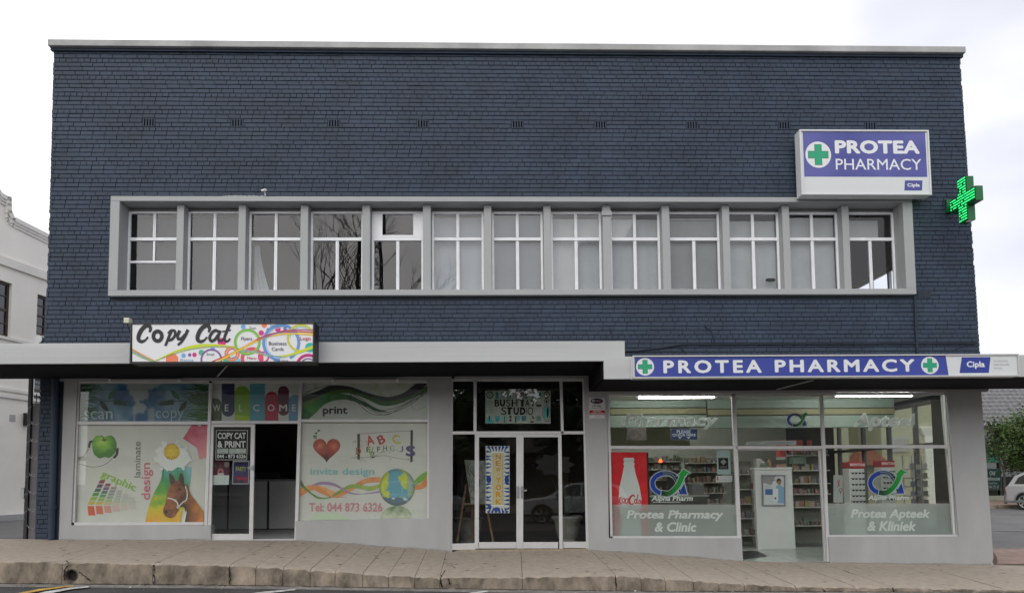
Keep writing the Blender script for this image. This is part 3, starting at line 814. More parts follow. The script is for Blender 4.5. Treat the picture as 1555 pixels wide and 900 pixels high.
# pipes and cables on the brickwork
b = MB()
def wl(pts, r, y=-.02): b.path([(*U(p[0], p[1], y)[:1], y, U(p[0], p[1], y)[1]) for p in pts], r)
wl([(944, 533), (968, 532.4), (1000, 528.4), (1034, 523), (1200, 522), (1482, 521)], .018)
wl([(1389, 451), (1391, 500), (1393, 536)], .025)
wl([(1478, 520), (1460, 527), (1440, 534)], .005); wl([(1070, 495), (1080, 502), (1086, 521)], .008); wl([(1030, 526), (1038, 532), (1043, 538)], .006)
wl([(1482, 521), (1486, 518)], .012); wl([(926, 497), (930, 506), (931, 516)], .006)
wl([(392, 280), (390, 296)], .004)
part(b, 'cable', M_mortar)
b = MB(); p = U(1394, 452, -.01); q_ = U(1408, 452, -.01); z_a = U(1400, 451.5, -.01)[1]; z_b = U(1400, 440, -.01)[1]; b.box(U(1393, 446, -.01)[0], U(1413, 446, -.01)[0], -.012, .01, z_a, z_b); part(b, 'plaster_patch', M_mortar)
b = MB(); x = -5.1
random.seed(4)
m_ = MB()
for i in range(26):
    p = U(340+i*2.4+random.uniform(-1, 1), 296.5, SY+.03); r_ = random.uniform(.008, .02); m_.box(p[0]-r_, p[0]+r_, SY+.01, SY+.06, SZ1-.002, SZ1+r_)
part(m_, 'mortar_crumbs', M_grey)['kind'] = 'stuff'

# ============================================================ SHOPFRONTS
FYW = .03     # frame face plane
GY = .055     # glass plane
def wallp(pts, y=0.0, d=.2, m=None, name='shopfront_wall'):
    b = MB(); b.px(pts, y, d); return part(b, name, m or M_greydark)
wallp([(97.5, 575), (117.5, 575), (108, 797), (110, 797), (320, 797), (320, 826), (89, 826)], 0)
wallp([(449.5, 790.5), (651.5, 786.5), (651, 575), (686, 575), (684.3, 845), (449, 828)], 0)
wallp([(886.5, 575), (922, 598), (924.5, 816.5), (1126.5, 816.5), (1128.5, 860), (895, 845), (895, 838)], 0)
wallp([(886.5, 575), (886, 560), (960, 560), (960, 597.3), (922, 598)], .002)
wallp([(1258, 814.5), (1456, 813.8), (1436.5, 592), (1490, 592), (1510, 866), (1261.5, 866)], 0)
wallp([(90, 560), (690, 560), (690, 576), (90, 578.8)], .004, .15, M_greydark, 'head_trim')
wallp([(686, 560), (890, 560), (888, 574.5), (685.5, 575)], .004, .15, M_greydark, 'head_trim')
wallp([(960, 575), (1510, 575), (1500, 594), (960, 597)], .004, .15, M_greydark, 'head_trim')
# splash dirt along the wall feet
sb = MB(); random.seed(23)
for xa_, xb_ in ((U(91, 819)[0], U(318, 819)[0]), (U(452, 820)[0], U(683, 837)[0]), (U(897, 835)[0], U(1127, 851)[0]), (U(1264, 853)[0], U(1505, 857)[0])):
    x = xa_
    h0 = .015
    while x < xb_-.01:
        l = min(random.uniform(.03, .10), xb_-x); h1 = max(.008, min(.03, h0+random.uniform(-.01, .01))); sb.face([(x, -.0025, zf(x)-.02), (x+l, -.0025, zf(x+l)-.02), (x+l, -.0025, zf(x+l)+h1), (x, -.0025, zf(x)+h0)]); x += l; h0 = h1
part(sb, 'splash_dirt', mat('splash_dirt', (.31, .30, .28), .9, var=.2, vscale=10))['kind'] = 'stuff'
# navy corner pipe between brick pier and plaster
b = MB(); p, q_ = U(84.5, 575, -.03), U(78, 818, -.03)
b.cyl((p[0], -.03, p[1]), (q_[0], -.03, q_[1]), .062, n=14); b.cyl((q_[0]+.005, -.03, q_[1]+.55), (q_[0]+.005, -.03, q_[1]+.62), .072, n=14)
part(b, 'downpipe', M_brick, smooth=False)
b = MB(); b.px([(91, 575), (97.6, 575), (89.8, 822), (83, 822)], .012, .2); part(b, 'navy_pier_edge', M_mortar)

def frames(nd, polys, y=FYW, d=.06, m=None, name='frame'):
    b = MB()
    for i, p in enumerate(polys): b.px(p, y+.0015*(i % 3), d-.0015*(i % 3))
    return b.build(name, m or M_alu, nd, bevel=.003)
def bar(x0, y0, x1, y1, w_):    # bar as px polygon: from (x0,y0) to (x1,y1), w_ thick (to the right / below)
    if abs(x1-x0) < abs(y1-y0): return [(x0, y0), (x0+w_, y0), (x1+w_, y1), (x1, y1)]
    return [(x0, y0), (x1, y1), (x1, y1+w_), (x0, y0+w_)]
def pane(nd, pts, y=GY, m=None, name='pane'):
    b = MB(); b.face([(U(a, c, y)[0], y, U(a, c, y)[1]) for a, c in pts]); return b.build(name, m or M_glass, nd)
AY = .105      # art plane, behind the glass

# --- copy shop, left window
w1 = node('shop_window', bld)
frames(w1, [bar(116.8, 577, 108.5, 797, 4.2), bar(116, 577, 322, 577, 4.6), bar(115, 639.2, 316.5, 639.2, 5), bar(108.5, 792.6, 309, 792.2, 4.4), bar(317.4, 577, 309, 822, 4.6)])
pane(w1, [(119, 580), (317.5, 580), (317, 640), (116, 640)]); pane(w1, [(116, 643), (317, 643), (310, 794), (111, 794)])
# --- copy shop, right window
w2 = node('shop_window', bld)
frames(w2, [bar(454, 577, 446.5, 828, 5), bar(455, 577, 652, 577, 4), bar(453, 636, 651, 636, 4.6), bar(449, 791, 650.5, 786, 4.2), bar(649.2, 577, 648.2, 789, 3.6)])
pane(w2, [(458, 580), (650, 580), (650, 637), (457, 637)]); pane(w2, [(456, 640), (650, 640), (649, 788), (452, 793)])
# --- welcome light over the copy shop door
w3 = node('shop_window', bld)
frames(w3, [bar(322.2, 577, 454, 577, 4.6), bar(321, 638.4, 454, 638.4, 4.4)])
pane(w3, [(321, 580), (455, 580), (455, 639), (321, 639)])
# --- copy shop door
d1 = node('door', bld)
frames(d1, [bar(318.6, 643.5, 314, 820, 5.8), bar(381, 643.5, 377.8, 820, 6), bar(324.4, 643.5, 381, 643.5, 4.3), bar(319.8, 810, 378, 810, 9.5)], y=.05, d=.05)
pane(d1, [(323, 646), (383, 646), (380, 812), (318, 812)], y=.078)
q = MB(); q.px([(376, 708.5), (384, 708.5), (384, 711.5), (376, 711.5)], .03, .02); q.px([(382, 706), (385.5, 706), (385.3, 714), (381.8, 714)], .035, .02); q.build('handle', M_metal, d1)
# --- entrance
e1 = node('entrance_glazing', bld)
frames(e1, [bar(684.5, 574.5, 683.2, 838, 3.4), bar(719.2, 576, 719, 658, 4.6), bar(849.8, 576, 852, 658, 4.2), bar(884.4, 574.5, 890.4, 836, 4.4), bar(686, 574.5, 886, 574.5, 4), bar(686, 654.4, 888, 654.2, 4.6), bar(686, 825, 722, 824, 9.6), bar(855.5, 822, 891, 822, 9.5)])
frames(e1, [[(700, 834), (893, 832.5), (893.5, 836), (684, 839)]], y=.0, d=.12, m=mat('worn_threshold', (.36, .30, .20), .7, var=.3, vscale=9), name='threshold')
for p in ([(687, 577), (720, 577), (720, 656), (687, 656)], [(722, 577), (851, 577), (853, 656), (722, 656)], [(853, 577), (886, 577), (888, 656), (855, 656)], [(686, 658), (720, 658), (719, 827), (685, 828)], [(856, 658), (888, 658), (892, 824), (858, 824)]): pane(e1, p)
for L0, L1, hx in (((721, 722), (784, 784.2), 784.6), ((788.6, 789.2), (847.5, 849.5), 791)):
    d_ = node('door', bld)
    frames(d_, [bar(L0[0], 659, L0[1]-1.2, 832.5, 6.4), bar(L1[0], 659, L1[1], 832.5, 5.2), bar(L0[0]+6, 659, L1[0], 659, 4.4), bar(L0[0]+5, 822.6, L1[0], 822.4, 9.6)], y=.035, d=.055)
    pane(d_, [(L0[0]+3, 661), (L1[0]+3, 661), (L1[1]+2, 825), (L0[0]+2, 825)], y=.066)
    q = MB(); q.px([(hx, 738), (hx+4, 738), (hx+4, 756), (hx, 756)], .018, .018); 
    if hx > 785: q.px([(hx, 743), (hx+9, 743), (hx+9, 745.4), (hx, 745.4)], -.02, .015)
    q.build('handle', M_metal, d_)
# --- pharmacy windows
w4 = node('shop_window', bld)
frames(w4, [bar(922, 596.5, 927, 817, 3.6), bar(922, 596.5, 1116, 597, 4), bar(924, 676.4, 1117, 676.8, 4.6), bar(927, 813.4, 1126, 813.4, 4), bar(1111, 597, 1121.4, 851, 6)])
pane(w4, [(924, 599), (1113, 599), (1115, 679), (925, 679)]); pane(w4, [(925, 679), (1115, 679), (1122, 815), (929, 815)])
w5 = node('shop_window', bld)
frames(w5, [bar(1117, 597, 1247, 597, 4.2), bar(1118, 676.6, 1249, 676.6, 4.8)])
pane(w5, [(1115, 599), (1249, 599), (1250, 678), (1116, 678)])
w6 = node('shop_window', bld)
frames(w6, [bar(1245.6, 597, 1256.4, 853, 4.6), bar(1247, 596, 1438, 595.4, 4), bar(1250, 675.2, 1443, 675.2, 4.8), bar(1259, 811.8, 1455, 811.2, 4), bar(1434.4, 596, 1448, 814, 3.4), bar(1437.8, 594, 1453.2, 815, 3.6)])
pane(w6, [(1248, 599), (1437, 599), (1443, 677), (1250, 677)]); pane(w6, [(1250, 678), (1443, 678), (1450, 813), (1258, 813)])
d3 = node('sliding_door', bld)
frames(d3, [bar(1244, 681.5, 1252.6, 853, 2.4), bar(1248, 681.5, 1257, 853, 2.4)], y=.1, d=.06)
frames(d3, [bar(1120, 681.4, 1250, 681.4, 2.2)], y=.1, d=.04, name='track')
pane(d3, [(1245, 682), (1250, 682), (1258, 852), (1253, 852)], y=.13)

# ============================================================ INTERIORS
def ib(name, m, *boxes, bevel=0):
    b = MB()
    for q in boxes: b.box(*q)
    return part(b, name, m, bevel=bevel)
Xc = U(668, 700)[0]; Xp = U(908, 700)[0]
zfl_c = U(418, 817.5, .05)[1]-.0; zfl_e = U(790, 834, .05)[1]; zfl_p = U(1190, 852.5, .05)[1]
ib('interior_floor', mat('grey_shop_floor', (.5, .5, .5), .35, var=.1), (-8.4, Xc-.06, .005, 7, zfl_c-.3, zfl_c))
ib('interior_floor', mat('dark_shop_floor', (.05, .05, .05), .35, var=.2), (Xc+.06, Xp-.06, .125, 7, zfl_e-.3, zfl_e))
ib('interior_floor', M_grout, (Xp+.06, 9.17, .005, 9, zfl_p-.3, zfl_p-.003))
tb = MB(); zz_ = zfl_p
for i in range(int((9.1-Xp)/.33)+1):
    for j in range(12):
        if len(tb.f)//6 >= 290: break
x = 2.0
tl = []
for j in range(9):
    for i in range(14):
        xa = U(1122, 850)[0]-1.2+i*.33; ya = .02+j*.33
        tl.append((xa, ya))
pf = bpy.data.objects['interior_floor.002']
for xa, ya in tl:
    q = MB(); q.box(xa+.003, xa+.327, ya+.003, ya+.327, zz_-.006, zz_); q.build('tile', M_tile, pf)
zcl = 3.32
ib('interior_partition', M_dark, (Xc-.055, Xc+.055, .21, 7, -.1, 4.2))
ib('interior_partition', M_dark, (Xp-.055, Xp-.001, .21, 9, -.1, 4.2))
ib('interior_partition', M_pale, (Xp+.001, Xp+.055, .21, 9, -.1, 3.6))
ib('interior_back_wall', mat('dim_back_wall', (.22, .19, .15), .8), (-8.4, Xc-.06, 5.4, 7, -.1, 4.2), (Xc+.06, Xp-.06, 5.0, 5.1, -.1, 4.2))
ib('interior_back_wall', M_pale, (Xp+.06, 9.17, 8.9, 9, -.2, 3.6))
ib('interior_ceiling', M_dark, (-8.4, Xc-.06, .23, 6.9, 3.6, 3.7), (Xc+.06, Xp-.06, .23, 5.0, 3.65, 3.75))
ib('interior_ceiling', mat('shop_ceiling', (.52, .54, .48), .8), (Xp+.06, 9.17, .23, 8.9, zcl, zcl+.1))
# bulkheads visible through the upper pharmacy glass
M_bg, M_bo = mat('green_grey_band', (.21, .27, .23), .5, var=.06), mat('olive_band', (.23, .22, .12), .6, var=.1)
for k_, (ya, yb, m_) in enumerate(((604, 618.3, M_bg), (620, 628.4, M_bo), (630, 648, M_bg))):
    ib('ceiling_bulkhead', m_, (Xp+.08, 4.6, 1.8-.02*(k_ % 2), 2.0, U(1000, yb, 1.8)[1], U(1000, ya, 1.8)[1]))
    ib('ceiling_bulkhead', m_, (4.602, 8.68, 1.7-.02*(k_ % 2), 1.9, U(1000, yb, 1.8)[1]-.04, U(1000, ya, 1.8)[1]-.04))
peg = MB(); X_ = Xp+.1
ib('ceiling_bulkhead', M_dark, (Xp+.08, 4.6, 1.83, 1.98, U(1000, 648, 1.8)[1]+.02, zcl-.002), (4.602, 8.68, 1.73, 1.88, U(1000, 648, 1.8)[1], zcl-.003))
ib('pegboard', mat('pegboard', (.30, .29, .20), .7, var=.25, vscale=30), (Xp+.08, 4.55, 3.0, 3.03, U(1000, 681, 3)[1], U(1000, 640, 3)[1]))
ib('ceiling_bulkhead', M_pale, (Xp+.08, 4.7, 3.6, 3.7, 2.6, 2.8))

# copy shop counter
cn = thing('service_counter', 'grey panelled service counter inside the copy shop doorway', 'counter', (-4.6, 2.8, zfl_c))
pa, pb = U(330, 728, 2.8), U(456, 728, 2.8); zt_ = pa[1]; xs = [-7.2, U(336, 760, 2.8)[0]-1.06, U(336, 760, 2.8)[0]-.03, U(407, 760, 2.8)[0]-.02, U(407, 760, 2.8)[0]+1.3]
xs = [U(286, 760, 2.8)[0], U(346, 760, 2.8)[0], U(407, 760, 2.8)[0], U(468, 760, 2.8)[0]]
for a, c in zip(xs[:-1], xs[1:]):
    q = MB(); q.box(a+.025, c-.025, 2.8, 2.83, zfl_c+.02, zt_-.045); q.build('panel', mat('grey_counter_panel', (.78, .79, .78), .5, var=.05), cn)
q = MB(); q.box(xs[0], xs[-1], 2.78, 3.4, zt_-.04, zt_); q.build('countertop', mat('grey_counter_top', (.36, .37, .36), .4), cn)
q = MB(); q.box(xs[0]+.01, xs[-1]-.01, 2.835, 2.87, zfl_c+.001, zt_-.041); q.build('carcass', M_black, cn)
pr = thing('office_printer', 'dark office printer standing in the gloom behind the counter', 'printer', (-4.55, 3.8, zfl_c))
q = MB(); px_ = U(410, 705, 4)[0]; q.box(px_-.45, px_+.35, 3.8, 4.5, zfl_c, zfl_c+1.1); q.build('body', mat('dark_printer_plastic', (.07, .07, .075), .4), pr, bevel=.02)
q = MB(); q.box(px_-.40, px_+.30, 3.82, 4.4, zfl_c+1.12, zfl_c+1.3); q.box(px_-.8, px_-.46, 3.95, 4.4, zfl_c+.8, zfl_c+.84); q.build('lid', mat('pale_printer_plastic', (.22, .22, .22), .4), pr, bevel=.02)

# entrance: easel with canvas, two urn planters
es = thing('easel', 'wooden artist easel behind the left glass panel of the entrance', 'easel', (U(725, 800, .9)[0], .9, zfl_e))
q = MB()
def P3(a, c, y): X, Z = U(a, c, y); return (X, y, Z)
q = MB(); q.cyl(P3(708, 735, .8), P3(694, 822, .6), .022, n=6); q.build('leg', M_wood, es)
q = MB(); q.cyl(P3(733, 735, .8), P3(749, 822, .6), .022, n=6); q.build('leg', M_wood, es)
q = MB(); q.cyl(P3(717, 740, .9), P3(717.5, 818, 1.0), .026, n=6); q.build('leg', M_wood, es)
q = MB(); q.box(U(704, 764, .72)[0], U(738, 764, .72)[0], .69, .8, U(720, 766, .72)[1], U(720, 763, .72)[1]); q.build('ledge', M_wood, es)
ca = Art(.68, (670, 560, 3.104)); cl = (.40, .42, .39)
ca.poly([(110, 428), (208, 432), (212, 632), (140, 636)], lambda x, y: lerp(cl, (.2, .24, .2), fn(x, y, .03)*1.2+.2), 14)
random.seed(9)
for i in range(14):
    x = random.uniform(122, 200); y = random.uniform(440, 600); ca.stroke([(x, y), (x+random.uniform(-12, 12), y+25), (x+random.uniform(-5, 20), y+50)], 2.2, (.05, .06, .05))
cvs = thing('painted_canvas', 'pale canvas with thin dark branches resting on the easel', 'canvas', (U(722, 730, .7)[0], .7, U(722, 764, .7)[1]))
ca.build('painting', cvs, M_paper)
q = MB(); q.px([(705.4, 698), (737, 699), (738.3, 763.6), (715.1, 765)], .684, .025); q.build('stretcher', M_offw, cvs)
def urn(px_, y, sc_, label):
    X, Z = U(px_, 815, y); t = thing('urn_planter', label, 'planter', (X, y, zfl_e))
    q = MB(); q.lathe((X, y, zfl_e), [(r_*sc_, z_*sc_) for r_, z_ in ((0, 0), (.20, 0), (.20, .05), (.15, .09), (.20, .14), (.235, .3), (.265, .46), (.30, .5), (.31, .54), (.27, .55), (.25, .5), (0, .49))], 24); q.build('pot', M_urn, t, smooth=True)
    q = MB(); random.seed(int(px_))
    for i in range(9):
        a = random.uniform(0, 6.28); l = random.uniform(.4, .8)*sc_; h = random.uniform(.3, .9)*sc_; b0 = Vector((X, y, zfl_e+.5*sc_)); tip = b0+Vector((math.cos(a)*l*.6, math.sin(a)*l*.3, h)); s_ = Vector((-math.sin(a), math.cos(a), 0))*.07*sc_; m2 = (b0+tip)/2+Vector((0, 0, .12))
        q.face([b0, m2-s_, tip, m2+s_])
    q.build('foliage', mat('house_plant_leaf', (.035, .045, .03), .5), t)
urn(713, 1.5, 1.0, 'pale urn planter behind the easel legs in the entrance')
urn(862, 1.1, 1.05, 'pale urn planter inside the right glass panel of the entrance')
# a big pale leaf ornament
q = MB(); ctr = U(842, 705, 1.5); pts = []
for i in range(18):
    a = math.pi*2*i/18; r_ = .46 if i % 2 == 0 else .34; pts.append((ctr[0]+r_*math.cos(a)*.95, ctr[1]+r_*math.sin(a)*.55))
q.ext(pts, 1.5, 1.52); tag(q.build('paper_leaf_ornament', mat('grey_card', (.085, .085, .08), .8)), 'large pale star-like leaf ornament hung behind the right glass door', 'ornament')

# pharmacy fluorescent tubes
def tube(px0, px1, py, y, label, r=.03):
    a, c = U(px0, py, y), U(px1, py, y); z_ = a[1]
    t = thing('fluorescent_light', label, 'light', ((a[0]+c[0])/2, y, zcl))
    q = MB(); q.cyl((a[0]+.02, y, z_), (c[0]-.02, y, z_), r, n=12); q.build('tube', M_tube, t, smooth=True)
    q = MB(); q.box(a[0]-.02, c[0]+.02, y-.04, y+.04, z_+r+.004, z_+r+.05); q.box(a[0]-.03, a[0]+.02, y-.035, y+.035, z_-.03, z_+r); q.box(c[0]-.02, c[0]+.03, y-.035, y+.035, z_-.03, z_+r); q.build('housing', M_white, t)
tube(968, 1085, 602.5, .35, 'long lit tube light above the Pharmacy lettering')
tube(1267, 1385, 600.2, .35, 'long lit tube light above the Apteek lettering')
for i, (x, y) in enumerate(((3.4, 4.2), (6.6, 4.2), (5, 6.8))):  # unseen ceiling tubes added to light the pharmacy interior
    t = thing('fluorescent_light', ['tube light on the ceiling deep in the left of the pharmacy', 'tube light on the ceiling deep in the right of the pharmacy', 'rearmost tube light on the pharmacy ceiling'][i], 'light', (x, y, zcl))
    q = MB(); q.cyl((x-.6, y, zcl-.07), (x+.6, y, zcl-.07), .02, n=10); q.build('tube', M_tube, t)
    q = MB(); q.box(x-.62, x+.62, y-.05, y+.05, zcl-.045, zcl-.003); q.build('housing', M_white, t)
# shelving
NAMES = [('white', (.75, .75, .72)), ('ivory', (.6, .56, .46)), ('silver', (.45, .47, .48)), ('cream', (.62, .6, .52)), ('orange', (.5, .16, .04)), ('blue', (.05, .12, .34)), ('green', (.06, .28, .16)), ('yellow', (.5, .38, .06)), ('red', (.38, .04, .04)), ('brown', (.16, .08, .04)), ('grey', (.26, .27, .28)), ('pink', (.5, .24, .26)), ('black', (.03, .03, .03))]
for nme, c in NAMES: mat('carton_'+nme, lerp(c, (.27, .25, .22), .62), .45, var=.25, vscale=25)
def shelf_unit(xa, xb, y, levels, label, side, depth=.35, items=True, ztop=2.5, back=True):
    t = thing('shelf_unit', label, 'shelving', ((xa+xb)/2, y+depth/2, zfl_p))
    for li, z_ in enumerate(levels):
        q = MB(); q.box(xa, xb, y, y+depth, z_-.025, z_); q.build('shelf', M_shelf, t)
    q = MB()
    for x_ in (xa, xb-.03): q.box(x_, x_+.03, y+depth+.001, y+depth+.03, zfl_p, ztop)
    if back: q.box(xa+.031, xb-.031, y+depth+.002, y+depth+.02, zfl_p+.05, ztop)
    q.build('back_panel', mat('shelf_back', (.24, .24, .21), .7), t)
    if not items: return
    for li, z_ in enumerate(levels):
        x = xa+.02; cnt_ = 0
        while x < xb-.06:
            wd = random.uniform(.05, .13); h = random.uniform(.07, .17); nm, c = random.choice(NAMES)
            if random.random() < .10: x += wd*.6; continue
            if x+wd > xb: break
            m_ = MATS['carton_'+nm]; q = MB(); dy = random.uniform(.01, .08); cat = 'carton'
            if random.random() < .35 and wd < .12:
                r_ = min(wd/2, .045); q.lathe((x+r_, y+dy+r_, z_), [(0, 0), (r_, 0), (r_, h*.7), (r_*.5, h*.85), (r_*.5, h), (0, h)], 10); cat = 'bottle'; wd = 2*r_
            else:
                q.box(x, x+wd, y+dy, y+dy+.09, z_+.001, z_+h); q.box(x+wd*.1, x+wd*.9, y+dy-.002, y+dy+.01, z_+h*.3, z_+h*.6)
            o = q.build('medicine_'+cat, [m_], None)
            tier = ['lowest', 'second', 'third', 'fourth', 'fifth', 'sixth', 'seventh'][li]
            tag(o, f'{nm} {cat}, item {cnt_+1} from left on {tier} shelf {side}', cat, 'goods on the pharmacy shelves')
            x += wd+random.uniform(.003, .03); cnt_ += 1
random.seed(31)
SYv = 3.3
def zl(py, y=SYv): return U(1230, py, y)[1]
lv = [zl(v) for v in (800.5, 780, 762, 744, 721)][::1]
lv = [U(1230, v, SYv)[1] for v in (797, 769, 749, 733, 713, 690)]
shelf_unit(U(1206, 750, SYv)[0], U(1262, 750, SYv)[0], SYv, lv, 'shelf unit of medicines right of the white cabinet in the doorway', 'right of cabinet', ztop=U(1230, 686, SYv)[1])
lv = [U(1135, v, SYv)[1] for v in (812, 786, 764, 742, 719)]
shelf_unit(U(1119, 750, SYv)[0], U(1149, 750, SYv)[0], SYv, lv, 'shelf unit of medicines left of the white cabinet in the doorway', 'left of cabinet', ztop=U(1135, 700, SYv)[1])
lv = [U(1050, v, 5.2)[1] for v in (800, 782, 764, 748, 732, 716, 702)]
shelf_unit(U(1046, 750, 5.2)[0], U(1104, 750, 5.2)[0], 5.2, lv, 'tall shelf unit seen through the glass behind the Alpha Pharm logo', 'behind left logo', ztop=U(1050, 694, 5.2)[1])
lv = [U(1000, v, 6.2)[1] for v in (745, 728, 712, 700)]
shelf_unit(U(978, 750, 6.2)[0], U(1040, 750, 6.2)[0], 6.2, lv, 'low shelf unit at the back of the pharmacy near the cola poster', 'near cola cooler', ztop=U(1000, 695, 6.2)[1])
# white cabinet
CYb = 2.6
cab = thing('display_cabinet', 'tall plain white cabinet standing in the pharmacy doorway', 'cabinet', (U(1178, 800, CYb)[0], CYb, zfl_p))
q = MB(); q.px([(1145.5, 714), (1202.5, 713), (1208.5, 833.8), (1151, 834)], CYb, .13); q.build('body', M_offw, cab, bevel=.008)
q = MB(); q.px([(1144.8, 709.6), (1203, 708.8), (1203.2, 712.4), (1145, 713.2)], CYb-.015, .3); q.build('top', M_offw, cab, bevel=.004)
pa_ = Art(CYb-.012, (1100, 580, 3.2118))
pa_.rect(183, 452, 298, 600, (.45, .46, .45)); pa_.rect(188, 457, 294, 596, (.62, .66, .66)); pa_.poly([(188, 457), (250, 457), (230, 500), (188, 490)], (.3, .3, .3))
pa_.text('CLINIC', 226, 474, 252, 482, (.08, .1, .2), .01); pa_.disc(266, 482, 12, (.10, .06, .04), 14); pa_.disc(268, 490, 9, (.38, .2, .14), 11)
pa_.poly([(252, 505), (270, 500), (292, 512), (294, 590), (262, 590), (250, 560)], (.25, .42, .58)); pa_.rect(199, 520, 236, 548, (.08, .16, .36)); pa_.rect(237, 518, 262, 578, (.72, .74, .74)); pa_.rect(245, 560, 253, 570, (.1, .1, .12))
for i in range(4): pa_.rect(197, 498+i*5, 228, 499.5+i*5, (.3, .32, .32))
pt = thing('clinic_poster', 'framed clinic poster with a nurse on the white cabinet', 'poster', (U(1175, 767, CYb)[0], CYb-.01, U(1175, 767, CYb)[1])); pa_.build('print', pt, M_paper)
q = MB()
for p in ([(1157, 720.5), (1192.4, 720.5), (1192.4, 722), (1157, 722)], [(1158.8, 766), (1192.8, 766), (1192.8, 767.6), (1158.8, 767.6)], [(1157, 720.5), (1158.5, 720.5), (1160.3, 767), (1158.8, 767)], [(1191, 720.5), (1192.5, 720.5), (1193, 767), (1191.5, 767)]): q.px(p, CYb-.035, .03)
q.build('frame', M_metal, pt)
# goods on top of the cabinet
for (a, c, wd, h, cn_, lab) in ((1141, 692, .13, .2, 'white', 'white carton standing left on top of the white cabinet'), (1152, 700, .24, .12, 'green', 'green bag heaped on top of the white cabinet'), (1163, 693, .09, .2, 'orange', 'orange bottle on top of the white cabinet'), (1172, 705, .2, .07, 'orange', 'low orange packet lying on top of the white cabinet')):
    X, Z = U(a+5, 709, CYb+.15); q = MB()
    if 'bottle' in lab: q.lathe((X, CYb+.15, Z), [(0, 0), (.045, 0), (.045, .14), (.02, .17), (.02, .21), (0, .21)], 12)
    elif 'bag' in lab: q.lathe((X, CYb+.15, Z), [(0, 0), (.13, 0), (.14, .05), (.10, .11), (.03, .135), (0, .13)], 9)
    else: q.box(X, X+wd, CYb+.05, CYb+.2, Z, Z+h)
    tag(q.build('goods', MATS['carton_'+cn_]), lab, 'goods')
# green crate
X, Z = U(1204, 703, 3.2); q = MB()
for i in range(4): q.box(X, X+.32, 3.2, 3.22, Z+.04*i, Z+.04*i+.028); q.box(X, X+.02, 3.22, 3.42, Z+.04*i, Z+.04*i+.028); q.box(X+.3, X+.32, 3.22, 3.42, Z+.04*i, Z+.04*i+.028)
for i in range(5): q.box(X+.075*i, X+.075*i+.015, 3.19, 3.2, Z, Z+.16)
q.box(X, X+.32, 3.2, 3.42, Z-.01, Z)
tag(q.build('crate', MATS['carton_green']), 'small green lattice crate right of the white cabinet top', 'crate')
# dark mat
ib_ = MB(); a, c, d_, e_ = UZ(1129, 849, zfl_p), UZ(1166, 844, zfl_p), UZ(1150, 836, zfl_p), UZ(1127, 836, zfl_p)
ib_.face([(p.x, p.y, zfl_p+.006) for p in (a, c, d_, e_)]); tag(ib_.build('door_mat', M_black), 'black rubber mat just inside the pharmacy doorway', 'mat')
# hanging red price banners on side glass frames
for i, (a, c) in enumerate(((1178, 1193), (1197, 1220), (1225, 1234))):
    y_ = 5.0; A0, A1 = U(a, 668, y_), U(c, 697, y_); q = MB(); q.box(A0[0], A1[0], y_, y_+.01, A1[1]+.06, A0[1], 0); q.box(A0[0], A1[0], y_-.001, y_+.011, A1[1], A1[1]+.058, 1)
    tag(q.build('hanging_banner', [mat('red_banner', (.42, .09, .07), .6), M_offw]), ['red and white banner', 'widest red and white banner', 'narrow red and white banner'][i]+[' hanging leftmost at the back of the doorway', ' hanging in the middle behind the doorway', ' hanging rightmost at the back of the doorway'][i], 'banner')
# sunglasses stands behind the right window
def stand(x0p, x1p, y0p, y1p, yy, label, side):
    t = thing('sunglasses_stand', label, 'display stand', (U((x0p+x1p)/2, 780, yy)[0], yy, zfl_p))
    X0_, Z1_ = U(x0p, y0p, yy); X1_, Z0_ = U(x1p, y1p, yy)
    q = MB(); q.box(X0_, X1_, yy, yy+.3, zfl_p+.05, Z1_-.14); q.build('panel', M_offw, t, bevel=.01)
    q = MB(); q.box(X0_, X1_, yy-.012, yy+.32, Z1_-.135, Z1_); q.build('header', mat('red_header', (.38, .03, .04), .5), t)
    A_ = Art(yy-.02); A_.text('BRENTONI', x0p+2, y0p+2.2, x1p-2, y0p+6.2, (.8, .8, .78), .02); A_.build('header_lettering', t)
    n = 0; zz_ = Z1_-.24
    while zz_ > 1.05:
        for j in range(2):
            xm = X0_+(X1_-X0_)*(.27+.46*j); q = MB()
            for s_ in (-1, 1):
                q.ext([(xm+s_*.035+.028*math.cos(k_*math.pi/4), zz_+.019*math.sin(k_*math.pi/4)) for k_ in range(8)], yy-.05, yy-.045)
            q.box(xm-.07, xm+.07, yy-.052, yy-.046, zz_+.012, zz_+.018)
            q.box(xm-.07, xm-.066, yy-.046, yy-.002, zz_+.010, zz_+.018); q.box(xm+.066, xm+.07, yy-.046, yy-.002, zz_+.010, zz_+.018)
            tag(q.build('sunglasses', M_black), f'{["left", "right"][j]} pair of sunglasses, {["first","second","third","fourth","fifth","sixth","seventh","eighth","ninth"][n]} row from the top of the {side} sunglasses stand', 'sunglasses', 'sunglasses on display')
        zz_ -= .12; n += 1
stand(1289, 1315, 701, 770, 1.5, 'white sunglasses stand with red header left of the right Alpha Pharm logo', 'left')
stand(1337, 1361, 699, 766, 1.9, 'white sunglasses stand with red header behind the right Alpha Pharm logo', 'right')
lv = [U(1390, v, 1.3)[1] for v in (766, 752, 738, 725, 712)]
rk = thing('magazine_rack', 'grey wire rack of packets near the side windows', 'rack', (U(1400, 780, 1.3)[0], 1.3, zfl_p))
xa, xb = U(1383, 740, 1.3)[0], U(1412, 740, 1.3)[0]
for z_ in lv:
    q = MB(); q.box(xa, xb, 1.3, 1.55, z_-.015, z_); q.build('shelf', M_metal, rk)
q = MB()
for x_ in (xa, (xa+xb)/2, xb): q.cyl((x_, 1.56, zfl_p), (x_, 1.56, lv[-1]+.3), .012)
q.build('frame', M_metal, rk)
